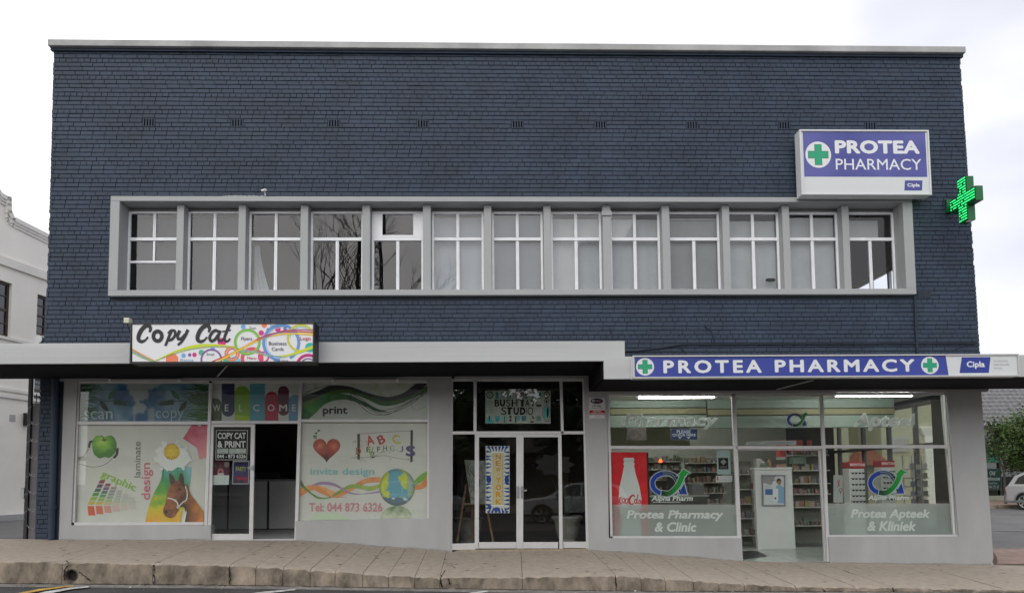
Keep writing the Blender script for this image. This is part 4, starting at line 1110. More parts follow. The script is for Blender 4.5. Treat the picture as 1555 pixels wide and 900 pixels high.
for li, z_ in enumerate(lv):
    for j in range(3):
        x_ = xa+.02+j*(xb-xa)/3; q = MB(); q.box(x_, x_+.09, 1.32, 1.34, z_+.001, z_+random.uniform(.09, .14)); cn_ = random.choice(('grey', 'white', 'blue', 'black'))
        tag(q.build('packet', MATS['carton_'+cn_]), f'{cn_} packet on the {["lowest","second","middle","fourth","top"][li]} tier of the wire rack', 'packet', 'packets on the wire rack')
# dark board and monitor behind left window
q = MB(); q.px([(952, 649), (981.5, 649), (981.5, 668), (952, 668)], .5, .02); tag(q.build('collage_board', mat('dark_collage', (.06, .055, .05), .6, var=.8, vscale=14, col2=(.2, .19, .17))), 'dark collage panel hanging behind the left pharmacy fanlight', 'board')
q = MB(); X, Z = U(1003, 697, 4.2); q.lathe((X, 4.2, Z-.08), [(0, 0), (.04, 0), (.045, .05), (.02, .09), (0, .09)], 12); tag(q.build('red_lamp', mat('red_glow', (.5, .05, .02), emit=(1, .12, .03), estr=3)), 'small glowing red lamp on the counter behind the left window', 'lamp')
cn = thing('dispensary_counter', 'pale dispensary counter behind the left pharmacy window', 'counter', (U(1000, 780, 4)[0], 4, zfl_p))
q = MB(); q.box(U(940, 780, 4)[0], U(1075, 780, 4)[0], 4, 4.5, zfl_p, zfl_p+1.15); q.build('body', mat('dark_counter_front', (.10, .10, .095), .6), cn)
q = MB(); q.box(U(938, 780, 4)[0], U(1077, 780, 4)[0], 3.97, 4.55, zfl_p+1.152, zfl_p+1.19); q.build('top', M_shelf, cn)
for i, (a, wd, h) in enumerate(((975, .25, .3), (1015, .4, .36), (1050, .3, .25))):
    X = U(a, 720, 4.1)[0]; t = thing('computer_monitor' if i == 1 else 'storage_box', ['grey storage box left on the dispensary counter', 'dark computer monitor on the dispensary counter', 'grey storage box right on the dispensary counter'][i], ['box', 'monitor', 'box'][i], (X, 4.1, zfl_p+1.19))
    if i == 1:
        q = MB(); q.box(X, X+wd, 4.2, 4.24, zfl_p+1.3, zfl_p+1.3+h); q.build('screen', M_black, t, bevel=.01); q = MB(); q.box(X+.15, X+.25, 4.18, 4.3, zfl_p+1.191, zfl_p+1.3); q.build('foot', M_black, t)
    else:
        q = MB(); q.box(X, X+wd, 4.1, 4.35, zfl_p+1.191, zfl_p+1.19+h); q.build('body', mat('grey_box', (.2, .2, .2), .6), t, bevel=.01); q = MB(); q.box(X-.01, X+wd+.01, 4.09, 4.36, zfl_p+1.192+h, zfl_p+1.21+h); q.build('lid', mat('grey_lid', (.3, .3, .3), .6), t)

# ============================================================ SIGNS
# --- COPY CAT sign box
SYc = -2.14
cs = thing('shop_sign', 'colourful Copy Cat sign box hung on the left canopy fascia', 'sign', (U(338, 549, SYc)[0], -2, U(338, 549, SYc)[1]))
p = [U(a, c, SYc) for a, c in ((198.2, 489.8), (477, 489.8), (477.6, 550.6), (197.6, 551))]
b = MB(); xa, xb, za, zb = (p[0][0]+p[3][0])/2, (p[1][0]+p[2][0])/2, (p[2][1]+p[3][1])/2, (p[0][1]+p[1][1])/2
b.box(xa, xb, SYc+.004, CYF-.004, za, zb); b.build('box', M_black, cs)
b = MB(); e = .022
b.box(xa, xb, SYc-.012, SYc+.002, zb-e, zb); b.box(xa, xb, SYc-.012, SYc+.002, za, za+e); b.box(xa, xa+e, SYc-.012, SYc+.002, za+e, zb-e); b.box(xb-e, xb, SYc-.012, SYc+.002, za+e, zb-e)
b.build('frame', M_black, cs)
A = Art(SYc+.001, (180, 480, 4.859), clip=(102, 58, 1440, 334))
WH = (.78, .78, .78)
A.rect(90, 40, 1460, 350, WH)
pk, bl, gr, og, pu, ye, tl_ = C(214, 48, 130), C(110, 170, 220), C(80, 178, 140), C(238, 128, 84), C(130, 88, 160), C(205, 215, 60), C(60, 180, 170)
A.disc(395, 320, 47, C(238, 130, 90)); A.disc(480, 290, 17, bl); A.disc(525, 285, 13, pu); A.disc(560, 284, 17, pk); A.disc(612, 268, 22, gr); A.disc(762, 190, 32, pk)
A.disc(920, 78, 18, bl); A.disc(1075, 66, 20, og); A.disc(1053, 123, 20, pk); A.disc(1103, 98, 12, C(90, 130, 180)); A.disc(1176, 96, 21, pk); A.disc(1228, 92, 13, C(100, 120, 170)); A.disc(1412, 230, 36, tl_); A.disc(800, 325, 28, gr); A.disc(860, 335, 40, C(110, 200, 230)); A.disc(695, 240, 16, bl)
A.ring(685, 320, 74, 14, pu); A.disc(685, 322, 62, WH); A.ring(838, 275, 50, 14, og); A.ring(838, 275, 34, 8, C(220, 90, 60))
A.ring(985, 312, 72, 26, C(222, 80, 100)); A.disc(985, 314, 52, WH); A.ring(1070, 300, 36, 12, pk); A.ring(985, 312, 40, 4, C(240, 170, 100), a0=200, a1=300)
A.ring(1105, 205, 0, 0, bl) if False else None
A.ring(950, 190, 92, 14, C(120, 180, 90)); A.ring(950, 190, 82, 7, C(150, 205, 70))
A.ring(1200, 195, 130, 22, C(100, 150, 205), a0=95, a1=420); A.ring(1200, 195, 112, 5, C(160, 190, 225), a0=60, a1=270)
A.ring(1345, 160, 96, 16, C(205, 200, 70), a0=80, a1=360); A.ring(1345, 160, 80, 5, C(120, 200, 200), a0=180, a1=340)
A.ring(1400, 370, 84, 22, C(190, 40, 120)); A.ring(1400, 370, 58, 8, C(120, 60, 150)); A.disc(1405, 350, 20, C(230, 90, 60))
A.stroke([(90, 235), (180, 285), (265, 328)], 7, C(230, 120, 50)); A.stroke([(90, 250), (180, 297), (262, 333)], 8, C(110, 150, 190)); A.stroke([(90, 262), (170, 303), (250, 335)], 7, C(150, 190, 90)); A.stroke([(90, 242), (180, 291), (264, 331)], 4, C(200, 200, 60))
A.stroke([(262, 330), (420, 260), (560, 222), (700, 212), (830, 222), (900, 245), (1000, 268), (1120, 290), (1250, 288), (1440, 225)], lambda t: 5+18*math.sin(math.pi*min(1, t*2.1 if t < .48 else (1.3-t)*1.8))**2, C(200, 214, 40))
A.stroke([(262, 333), (400, 280), (560, 240), (760, 225), (950, 250), (1120, 300)], 4, C(150, 185, 60))
A.stroke([(690, 334), (820, 280), (960, 205), (1090, 140), (1250, 112), (1440, 118)], 9, C(200, 60, 60)); A.stroke([(730, 334), (860, 265), (980, 200), (1110, 148), (1250, 128), (1440, 134)], 12, C(240, 200, 40))
A.stroke([(1020, 180), (1120, 140), (1240, 102), (1440, 100)], 7, C(170, 50, 120)); A.stroke([(1060, 165), (1180, 124), (1300, 120)], 6, C(90, 130, 190))
A.stroke([(900, 255), (1000, 262), (1100, 285), (1200, 300)], 8, C(130, 170, 190))
K = (.012, .012, .016)
def sc2(o):   # brush-script capital C
    A.stroke([(228+o, 118), (236+o, 92), (226+o, 72), (204+o, 70), (172+o, 96), (150+o, 138), (148+o, 172), (168+o, 186), (196+o, 176), (218+o, 152)], lambda t: 14+18*abs(math.sin(math.pi*min(1, t*1.1)))**.7, K)
sc2(0)
A.ring(288, 146, 31, 28, K, 36)
A.stroke([(392, 100), (372, 150), (345, 218)], lambda t: 26-8*t, K); A.stroke([(366, 128), (388, 106), (414, 108), (416, 138), (396, 168), (370, 178)], 20, K)
A.stroke([(452, 104), (436, 142), (442, 168), (466, 160), (490, 132)], lambda t: 24-6*t, K); A.stroke([(512, 98), (488, 150), (462, 190), (436, 212)], lambda t: 24-8*t, K)
sc2(436)
A.stroke([(738, 112), (712, 104), (686, 126), (672, 158), (684, 182), (710, 172), (734, 138)], lambda t: 22, K); A.stroke([(750, 104), (736, 148), (738, 176), (758, 180), (776, 162)], lambda t: 24-12*t, K)
A.stroke([(818, 60), (798, 112), (782, 156), (788, 182), (806, 182), (824, 164)], lambda t: 25-12*t, K); A.stroke([(764, 112), (800, 108), (828, 100)], 11, K)
tx = (.1, .1, .13)
A.text('Flyers', 905, 152, 985, 184, tx, .012); A.text('Business', 1108, 186, 1240, 213, tx, .01); A.text('Cards', 1130, 228, 1218, 254, tx, .01); A.text('Scan', 965, 76, 1014, 94, tx); A.text('Email', 650, 270, 705, 290, tx); A.text('Logo', 1340, 150, 1418, 184, C(190, 70, 60), .01); A.text('Printing', 456, 312, 552, 342, C(110, 170, 200)); A.text('Menu', 950, 298, 1016, 318, C(190, 60, 70), .01); A.text('Brochures', 1122, 56, 1240, 78, C(110, 160, 200)); A.text('Cambridge'[:7].replace('Cambrid', 'Copying'), 1150, 316, 1250, 340, tx)
A.build('sign_face', cs)
fl = thing('floodlight', 'small cream floodlight on an arm left of the Copy Cat sign', 'light', (U(194, 500, -2)[0], -2, U(194, 500, -2)[1]))
b = MB(); a_ = U(190.4, 483.4, -2.1); c_ = U(198.4, 491.4, -2.1); b.box(a_[0], c_[0], -2.16, -2.04, c_[1], a_[1]); b.build('head', mat('cream_plastic', (.62, .6, .46), .5), fl, bevel=.01)
b = MB(); q_ = U(195, 491, -2.05); r_ = U(200, 512, -1.9); b.path([(q_[0], -2.1, q_[1]), (q_[0]+.02, -2.08, q_[1]-.08), (r_[0], -1.86, r_[1]-.03)], .008); b.build('arm', M_black, fl)
cmr = thing('security_camera', 'tiny white security camera above the third upper window', 'camera', (U(402, 295, -.1)[0], -.1, SZ1))
b = MB(); p_ = U(402.5, 290, -.12); b.cyl((p_[0]-.05, -.14, p_[1]), (p_[0]+.04, -.2, p_[1]-.01), .022, n=10); b.build('body', M_white, cmr)
b = MB(); b.cyl((p_[0], -.1, SZ1-.005), (p_[0], -.14, p_[1]-.01), .01); b.build('bracket', M_white, cmr)

# --- big PROTEA PHARMACY light box
LY = -.36
lb_ = thing('light_box_sign', 'square PROTEA PHARMACY light box high on the navy brick wall', 'sign', (U(1313, 296, -.1)[0], -.1, U(1313, 296, -.1)[1]))
f4 = [U(a, c, LY) for a, c in ((1215.6, 196.8), (1409.8, 197.5), (1415.8, 295.2), (1215.9, 296.2))]
xa, xb, za, zb = (f4[0][0]+f4[3][0])/2, (f4[1][0]+f4[2][0])/2, (f4[2][1]+f4[3][1])/2, (f4[0][1]+f4[1][1])/2
M_box = mat('white_powder_coat', (.66, .67, .67), .35, var=.05)
b = MB(); b.box(xa, xb, LY+.02, -.125, za, zb); b.build('case', M_box, lb_, bevel=.006)
b = MB(); e = .03; b.box(xa, xb, LY-.004, LY+.018, zb-e, zb); b.box(xa, xb, LY-.004, LY+.018, za, za+e); b.box(xa, xa+e, LY-.004, LY+.018, za+e, zb-e); b.box(xb-e, xb, LY-.004, LY+.018, za+e, zb-e); b.build('frame', M_box, lb_, bevel=.003)
def quadconv(xa, xb, za, zb, y, W, H):
    return lambda a, c, z: (xa+(xb-xa)*a/W, y-z, zb+(za-zb)*c/H)
A = Art(0, clip=(26, 14, 918, 448), conv=quadconv(xa, xb, za, zb, LY+.016, 940, 460))
A.rect(0, 0, 940, 460, (.64, .66, .66))
BLU = C(72, 76, 144)
A.rect(26, 14, 916, 332, lambda x, y: lerp(BLU, C(92, 94, 160), .5+fn(x, y, .004)*.9), 60)
def cross(A, cx, cy, r, g=(.02, .34, .17)):
    A.disc(cx, cy, r, (.72, .74, .73), n=36); a, t = r*.76, r*.25
    for d, cc in ((r*.035, (.01, .12, .07)), (0, g)):
        A.poly([(cx-t-d, cy-a-d), (cx+t+d, cy-a-d), (cx+t+d, cy-t-d), (cx+a+d, cy-t-d), (cx+a+d, cy+t+d), (cx+t+d, cy+t+d), (cx+t+d, cy+a+d), (cx-t-d, cy+a+d), (cx-t-d, cy+t+d), (cx-a-d, cy+t+d), (cx-a-d, cy-t-d), (cx-t-d, cy-t-d)], cc)
cross(A, 132, 176, 93)
LW = (.74, .75, .76)
A.text('PROTEA', 254, 72, 870, 168, LW, .045, spacing=1.05); A.text('PHARMACY', 256, 204, 878, 282, LW, .004)
A.poly([(752, 356), (880, 356), (872, 428), (744, 428)], BLU); A.text('Cipla', 768, 376, 858, 408, LW, .03)
A.build('sign_face', lb_)

# --- long fascia sign
GYf = -2.02
fs = thing('fascia_sign', 'long blue PROTEA PHARMACY sign along the right canopy fascia', 'sign', (U(1240, 572, GYf)[0], -2, U(1240, 572, GYf)[1]))
f4 = [U(a, c, GYf) for a, c in ((960.5, 539.5), (1546.5, 537.2), (1546.5, 572.3), (960.5, 572.8))]
xa, xb, za, zb = f4[0][0], f4[1][0], (f4[2][1]+f4[3][1])/2, (f4[0][1]+f4[1][1])/2
b = MB(); b.box(xa, xb, GYf+.012, CYF-.004, za, zb); b.build('case', M_box, fs, bevel=.004)
b = MB(); e = .022; b.box(xa, xb, GYf-.012, GYf+.010, zb-e, zb); b.box(xa, xb, GYf-.012, GYf+.010, za, za+e); b.box(xa, xa+e, GYf-.012, GYf+.010, za+e, zb-e); b.box(xb-e, xb, GYf-.012, GYf+.010, za+e, zb-e)
xm = xa+(xb-xa)*.795; b.box(xm-.008, xm+.008, GYf-.014, GYf-.012, za, za+e)
b.build('frame', mat('pale_sign_trim', (.55, .54, .52), .4, metal=.2), fs)
A = Art(0, clip=(8, 4, 1475, 84), conv=quadconv(xa, xb, za, zb, GYf+.009, 1482, 88))
A.rect(0, 0, 1482, 88, (.66, .68, .67)); BL2 = C(48, 64, 146)
A.poly([(8, 4), (1200, 4), (1208, 84), (8, 84)], lambda x, y: lerp(BL2, C(60, 72, 156), .5+fn(x, y, .005)), 60)
cross(A, 47, 43, 34); cross(A, 1137, 43, 34)
A.text('PROTEA', 116, 18, 490, 69, LW, .035, spacing=1.35); A.text('PHARMACY', 540, 18, 1078, 68, LW, .035, spacing=1.3)
A.poly([(1262, 12), (1374, 12), (1364, 74), (1250, 74)], BL2); A.text('Cipla', 1280, 28, 1350, 58, LW, .03)
for i, t in enumerate(('ADVANCING', 'HEALTHCARE', 'FOR ALL')): A.text(t, 1384, 24+i*14, [1440, 1446, 1418][i], 31.5+i*14, (.3, .3, .34))
A.build('sign_face', fs)

# --- green LED cross, perpendicular to the wall
gx = thing('pharmacy_cross', 'green lit pharmacy cross sticking out of the wall corner', 'sign', (U(1436, 310, -.02)[0], -.02, U(1436, 310, -.02)[1]))
gX = U(1437, 310, 0)[0]-.0; th = .15
yc, zc = -.56, U(1462, 304.6, -.55)[1]; hw, hh, at_ = .38, .42, .135
def cr_poly(hw, hh, t): return [(-t, -hh), (t, -hh), (t, -t), (hw, -t), (hw, t), (t, t), (t, hh), (-t, hh), (-t, t), (-hw, t), (-hw, -t), (-t, -t)]
XF = U(1461, 304, -.56)[0]
b = MB(); pl = [(yc+a, zc+c) for a, c in cr_poly(hw, hh, at_)]; n = 12
b.v = [(XF+.012, y, z) for y, z in pl]+[(XF+th, y, z) for y, z in pl]
b.f = [tuple(range(n))[::-1], tuple(range(n, 2*n))]+[(i, (i+1) % n, n+(i+1) % n, n+i) for i in range(n)]; b.mi = [0]*len(b.f); b.c = [None]*len(b.f)
b.build('case', M_greenbox, gx)
b = MB(); pl = [(yc+a, zc+c) for a, c in cr_poly(hw-.012, hh-.012, at_-.012)]
b.v = [(XF+.011, y, z) for y, z in pl]+[(XF+.004, y, z) for y, z in pl]; b.f = [tuple(range(n)), tuple(range(n, 2*n))]+[(i, (i+1) % n, n+(i+1) % n, n+i) for i in range(n)]; b.mi = [0]*len(b.f); b.c = [None]*len(b.f)
b.build('led_panel', mat('dark_green_panel', (.004, .05, .018), .4), gx)
b = MB(); random.seed(2)
zz_ = zc-hh+.03
while zz_ < zc+hh-.02:
    ins = abs(zz_-zc) < at_-.012; w_ = hw-.02 if ins else at_-.02; y_ = yc-w_
    while y_ < yc+w_:
        l = random.choice((.03, .05, .09, .14)); l = min(l, yc+w_-y_); b.box(XF-.001, XF+.0035, y_, y_+l, zz_, zz_+.024)
        y_ += l+random.choice((.006, .006, .02, .05))
    zz_ += .052
b.build('led_rows', M_led, gx)['kind'] = 'stuff'
b = MB(); zb_ = U(1436, 313, -.03)[1]; b.box(XF+.02, XF+.12, -.06, .0, zb_-.13, zb_+.13); b.box(XF+.04, XF+.10, yc+hw-.02, -.061, zc-.05, zc+.03); b.build('bracket', M_greenbox, gx)
b = MB(); b.box(XF+.03, XF+.12, yc-at_+.02, yc-at_+.10, zc-hh-.012, zc-hh-.001); b.build('end_cap', M_white, gx)

# --- armed response sign on the pier
A = Art(-.012, (880, 590, 8.184))
A.rect(122, 112, 316, 368, (.56, .56, .56)); A.rect(128, 116, 312, 268, (.62, .62, .61)); A.disc(216, 152, 78, (.05, .03, .06), 34); A.text('M', 158, 138, 186, 164, (.7, .7, .7), .05); A.text('TEC', 192, 140, 270, 162, (.42, .22, .28), .03)
A.text('Hi-Sec', 160, 196, 272, 222, (.05, .05, .05), .02, .2); A.text('Security', 144, 226, 294, 250, (.05, .05, .05), .0, .3)
A.rect(124, 268, 314, 318, C(170, 24, 36)); A.text('ARMED', 162, 273, 272, 290, (.7, .7, .7), .03); A.text('RESPONSE', 138, 296, 304, 314, (.7, .7, .7), .03); A.rect(130, 334, 308, 358, (.72, .72, .72)); A.text('044 873', 190, 340, 260, 354, (.2, .1, .1))
sp = thing('security_sign', 'small white and red armed response plate on the grey pier', 'sign', (U(906, 612)[0], -.01, U(906, 635)[1]))
A.build('print', sp, M_paper); b = MB(); b.px([(894.6, 603.4), (919, 603.4), (919, 635.2), (894.6, 635.2)], -.010, .008); b.build('plate', M_box, sp)

# ============================================================ WINDOW GRAPHICS
GW = C(214, 212, 206)
# left: scan / copy fanlight film
A = Art(AY, (100, 570, 3.4636), clip=[(66, 36), (756, 36), (752, 244), (52, 244)])
def skyc(x, y):
    d = abs(x-400)/330; v = fn(x, y, .012, 2)
    c = lerp(C(45, 100, 150), C(150, 180, 195), d*1.1+v*.6)
    if abs(x-400) < 46-(y-120)*.5+v*60: c = lerp(C(190, 195, 190), c, .25)
    if y > 170 and 350 < x < 470 and abs(x-400) > 30: c = lerp(c, C(190, 195, 190), .5)
    return c
A.rect(50, 30, 760, 246, skyc, 16)
random.seed(8)
for i in range(150):
    s_ = random.choice((0, 1)); y = random.uniform(50, 240); l = random.uniform(40, 150); x0 = 60 if s_ == 0 else 748; d = 1 if s_ == 0 else -1; g_ = random.uniform(.4, 1.2)
    A.stroke([(x0, y), (x0+d*l*.6, y-random.uniform(-6, 14)), (x0+d*l, y-random.uniform(-25, 40))], lambda t: 5*(1-t)+.6, (.035*g_, .16*g_, .02*g_), 3)
for d, cx in ((1, 0), (-1, 815)):
    f = lambda x: cx+d*x
    A.stroke([(f(95), 130), (f(180), 132), (f(255), 134)], 3, (.03, .05, .03)); A.poly([(f(254), 126), (f(322), 138), (f(322), 158), (f(252), 152)], C(20, 72, 50)); A.poly([(f(322), 140), (f(332), 142), (f(332), 156), (f(322), 156)], C(60, 110, 90))
    A.poly(smooth([(f(180), 134), (f(205), 150), (f(222), 188), (f(192), 172)], 4, True), C(18, 40, 34)); A.poly(smooth([(f(222), 124), (f(232), 92), (f(262), 80), (f(246), 114)], 4, True), C(40, 110, 66))
A.text('scan', 96, 186, 246, 230, C(196, 206, 208), .0); A.text('copy', 472, 184, 622, 240, C(176, 196, 205), .0)
A.build('scan_copy_film', w1)
# left: main graphic
A = Art(AY, (100, 570, 3.4636), clip=[(57, 252), (752, 252), (726, 778), (34, 778)]); A.fade = .08
A.rect(30, 250, 760, 784, lambda x, y: lerp(GW, C(222, 220, 213), .5+fn(x, y, .01)), 60)
A.stroke([(52, 440), (90, 425), (125, 378)], 2.4, (.03, .03, .03)); A.stroke([(52, 458), (140, 480), (210, 464), (262, 415)], 2.4, (.03, .03, .03))
A.stroke([(122, 378), (128, 350), (145, 345)], 13, (.02, .02, .02)); A.stroke([(272, 380), (268, 412), (252, 432)], 14, (.02, .02, .02))
def apple(x, y):
    d = math.hypot((x-190)/70, (y-350)/62); return ramp(d+fn(x, y, .03)*.2, [(0, C(190, 225, 90)), (.5, C(128, 190, 50)), (1, C(66, 130, 30))])
A.poly(smooth([(202, 322), (240, 314), (266, 350), (262, 400), (232, 430), (202, 428), (176, 434), (146, 408), (138, 358), (152, 322), (180, 314)], 5, True), apple, 9)
A.stroke([(203, 348), (200, 330), (188, 314)], 4, (.06, .05, .02)); A.disc(203, 338, 16, C(80, 120, 40), 6)
# swatch fan
cols = [C(140, 50, 70), C(90, 60, 110), C(40, 110, 90), C(60, 160, 70), C(150, 190, 60), C(220, 190, 50), C(225, 90, 50)]
for j in range(6):
    fade = [1, .9, .6, .3, .16, .08][j]
    for i in range(7):
        x0 = 180+j*30; y0 = 548+j*18; lx, ly = 113+j*43, 682; t0, t1 = i/7*1.18, (i+.82)/7*1.18
        if i == 6: t0, t1 = 1.04, 1.42
        def pp(t, o): return (x0+(lx-x0)*min(t, 1.0)+ (14*(t-1) if t > 1 else 0)*1.0+o*(28+6*t), y0+(ly-y0)*t*.98)
        A.poly([pp(t0, 0), pp(t0, 1), pp(t1, 1), pp(t1, 0)], lerp(GW, lerp(cols[i], (.45, .2, .1), .1), fade))
A.stroke([(130, 662), (250, 664), (385, 662)], 2, C(200, 205, 150), 1)
import math as _m
A.text('graphic', 0, 0, 0, 0, C(150, 200, 60), .015, rot=((176, 540), (196*_m.cos(R(24)), 196*_m.sin(R(24))), (52*_m.sin(R(24)), -52*_m.cos(R(24)))))
A.text('laminate', 0, 0, 0, 0, C(110, 106, 104), .0, rot=((392, 534), (0, -188), (-34, 0)))
A.text('design', 0, 0, 0, 0, C(214, 110, 130), .01, rot=((458, 652), (0, -194), (-62, 0)))
A.poly([(665, 254), (748, 254), (742, 428), (702, 440), (690, 380), (616, 330)], lambda x, y: ramp((x+y-950)/220+fn(x, y, .02)*.3, [(0, C(200, 60, 100)), (.5, C(220, 120, 140)), (1, C(232, 150, 150))]), 16)
A.rect(690, 257, 714, 268, (.02, .02, .02)); A.rect(693, 259, 712, 266, (.8, .8, .8))
def vase(x, y):
    v = fn(x, y, .02)*.15; t = (y-480)/300+v
    c = ramp(t, [(0, C(90, 170, 150)), (.25, C(60, 150, 90)), (.5, C(120, 180, 60)), (.7, C(225, 205, 50)), (1, C(238, 170, 50))])
    if x > 610: c = lerp(c, C(150, 200, 215), min(1, (x-610)/40)*max(0, 1-(y-480)/160))
    return c
A.poly(smooth([(505, 484), (500, 545), (462, 620), (432, 700), (416, 776)], 4)+[(600, 776)]+smooth([(618, 690), (640, 620), (654, 560), (660, 478)], 4), vase, 14)
A.stroke([(585, 485), (588, 520)], 3, (.03, .12, .06), 1); A.stroke([(515, 495), (510, 540)], 5, (.03, .12, .06), 1)
random.seed(6)
for i in range(60):
    a = random.uniform(0, 6.28); r_ = random.uniform(38, 92); A.disc(560+r_*math.cos(a), 425+r_*math.sin(a)*.95, random.uniform(3, 9), C(238, 238, 236), n=7)
A.poly([(560+(96+fn(i*9, 0, .3)*60)*math.cos(i*.1745), 428+(72+fn(0, i*7, .3)*50)*math.sin(i*.1745)) for i in range(36)], C(236, 236, 234))
pts = [(557+(46 if i % 2 else 38)*math.cos(i*math.pi/22), 400+(46 if i % 2 else 39)*math.sin(i*math.pi/22)) for i in range(44)]
A.poly(pts, lambda x, y: ramp(math.hypot(x-557, y-400)/45+fn(x, y, .08)*.4, [(0, C(245, 215, 60)), (.7, C(228, 186, 20)), (1, C(190, 140, 10))]), 8)
def hc(x, y):
    v = fn(x, y, .025, 4); t = (x-515)/130
    c = lerp(C(96, 52, 34), C(168, 100, 62), .5+.5*math.sin(t*4+1)+v*.8)
    if y > 700 and x < 560: c = lerp(c, C(60, 40, 36), .5)
    return c
A.poly(smooth([(636, 560), (656, 620), (690, 668), (722, 712)], 4)+[(726, 776), (618, 776), (632, 730), (622, 690)]+[(600, 690), (625, 640)], lambda x, y: lerp(C(92, 50, 30), C(214, 132, 62), (x-620)/100+fn(x, y, .02)*.5), 12)
A.poly([(612, 776), (632, 708), (650, 776)], C(238, 236, 230)); A.poly([(624, 776), (640, 690), (690, 740), (690, 776)], lambda x, y: lerp(C(40, 26, 20), C(190, 110, 50), (x-624)/70), 14)
A.poly(smooth([(556, 560), (575, 552), (604, 552), (628, 574), (640, 618), (634, 650), (604, 680), (588, 712), (566, 742), (540, 746), (518, 732), (512, 704), (524, 668), (532, 622), (544, 582)], 4, True), hc, 9)
A.poly(smooth([(552, 570), (544, 534), (546, 512), (566, 532), (574, 560)], 3, True), C(70, 38, 28)); A.poly(smooth([(594, 556), (596, 524), (606, 512), (618, 536), (618, 564)], 3, True), C(80, 44, 30)); A.poly([(602, 552), (604, 528), (611, 545)], C(30, 18, 14))
A.stroke([(612, 560), (632, 600), (646, 640)], 10, C(60, 34, 24)); A.disc(597, 596, 7, C(14, 10, 10), 5); A.disc(527, 716, 7, C(20, 12, 12), 9)
A.stroke([(534, 642), (560, 648), (584, 664), (592, 690)], 7, C(226, 222, 220)); A.stroke([(592, 690), (616, 664), (634, 652), (638, 616), (628, 580)], 6, C(226, 222, 220)); A.disc(590, 690, 8, C(200, 200, 205)); A.disc(576, 656, 6, C(230, 228, 226))
A.build('graphic_design_film', w1)
# welcome film
A = Art(AY, (310, 570, 3.4614), clip=[(32, 36), (500, 36), (500, 240), (28, 240)])
A.rect(20, 30, 510, 246, C(214, 214, 210))
def pill(x0, x1, y0, y1, col, up_=True, dn=True):
    r_ = (x1-x0)/2; pts = []
    if up_: pts += [(x0+r_-r_*math.cos(R(a)), y0+r_-r_*math.sin(R(a))) for a in range(0, 181, 15)]
    else: pts += [(x0, y0), (x1, y0)]
    if dn: pts += [(x1-r_+r_*math.cos(R(a)), y1-r_+r_*math.sin(R(a))) for a in range(0, 181, 15)]
    else: pts += [(x1, y1), (x0, y1)]
    A.poly(pts, col)
pill(25, 92, 118, 250, C(88, 98, 74), True, False); pill(92, 160, 20, 215, C(52, 58, 102), False, True); pill(160, 240, 54, 250, C(140, 182, 58), True, False)
A.poly([(160, 204), (240, 214), (240, 250), (160, 250)], C(180, 206, 60)); A.rect(240, 20, 320, 250, C(96, 166, 188)); pill(320, 390, 84, 250, C(190, 46, 78), True, False); pill(388, 446, 54, 210, C(112, 44, 80)); pill(444, 512, 100, 250, C(112, 160, 196), True, False)
for ch, x0, x1 in (('W', 46, 86), ('E', 108, 128), ('L', 183, 200), ('C', 258, 290), ('O', 334, 370), ('M', 394, 436), ('E', 462, 482)): A.text(ch, x0, 151, x1, 187, C(226, 226, 226), .02)
A.build('welcome_film', w3)
# print fanlight film
TT = (445, 570, 3.4636)
A = Art(AY, TT, clip=[(46, 36), (712, 36), (712, 234), (42, 234)])
A.rect(40, 30, 716, 240, lambda x, y: lerp(C(210, 212, 206), C(160, 172, 120), max(0, fn(x, y, .02))*1.6*(y < 120)), 22)
def band(top, bot, col, sub=14): A.poly(smooth(top, 6)+smooth(bot, 6)[::-1], col, sub)
band([(40, 150), (120, 100), (200, 62), (290, 62), (380, 100), (470, 130), (560, 118), (640, 82), (716, 50)], [(40, 176), (120, 128), (200, 100), (290, 92), (380, 120), (470, 158), (560, 148), (640, 112), (716, 82)], lambda x, y: lerp(C(120, 150, 50), C(60, 110, 50), x/400), 18)
band([(40, 110), (120, 84), (200, 52), (300, 58), (400, 92), (500, 112), (580, 90), (650, 40), (700, 20)], [(40, 146), (120, 116), (200, 82), (300, 76), (400, 112), (500, 134), (590, 116), (670, 74), (716, 36)], C(58, 62, 66))
band([(40, 166), (100, 140), (160, 100), (230, 92), (300, 104), (380, 140), (440, 172), (500, 190)], [(70, 240), (120, 196), (170, 150), (230, 128), (300, 130), (380, 160), (440, 186), (500, 192)], lambda x, y: lerp(C(64, 150, 60), C(30, 90, 40), (x-60)/300+fn(x, y, .02)*.4), 16)
A.poly([(40, 240), (40, 160), (100, 200), (76, 240)], C(40, 110, 50))
for o in (0, 14, 26): A.stroke([(300, 88+o), (370, 130+o), (430, 176+o*.6), (500, 178+o), (600, 140+o*.4), (716, 60+o)], 2.6, C(30, 36, 34))
A.stroke([(300, 96), (380, 180), (440, 206), (520, 196), (620, 150), (716, 70)], 2.6, C(30, 40, 34)); A.stroke([(40, 108), (110, 70), (200, 50)], 2.4, C(70, 70, 60)); A.stroke([(712, 100), (660, 90), (620, 130), (640, 180), (700, 164)], 1.6, C(120, 130, 110))
A.text('print', 156, 162, 286, 214, (.012, .012, .02), .03)
A.build('print_film', w2)
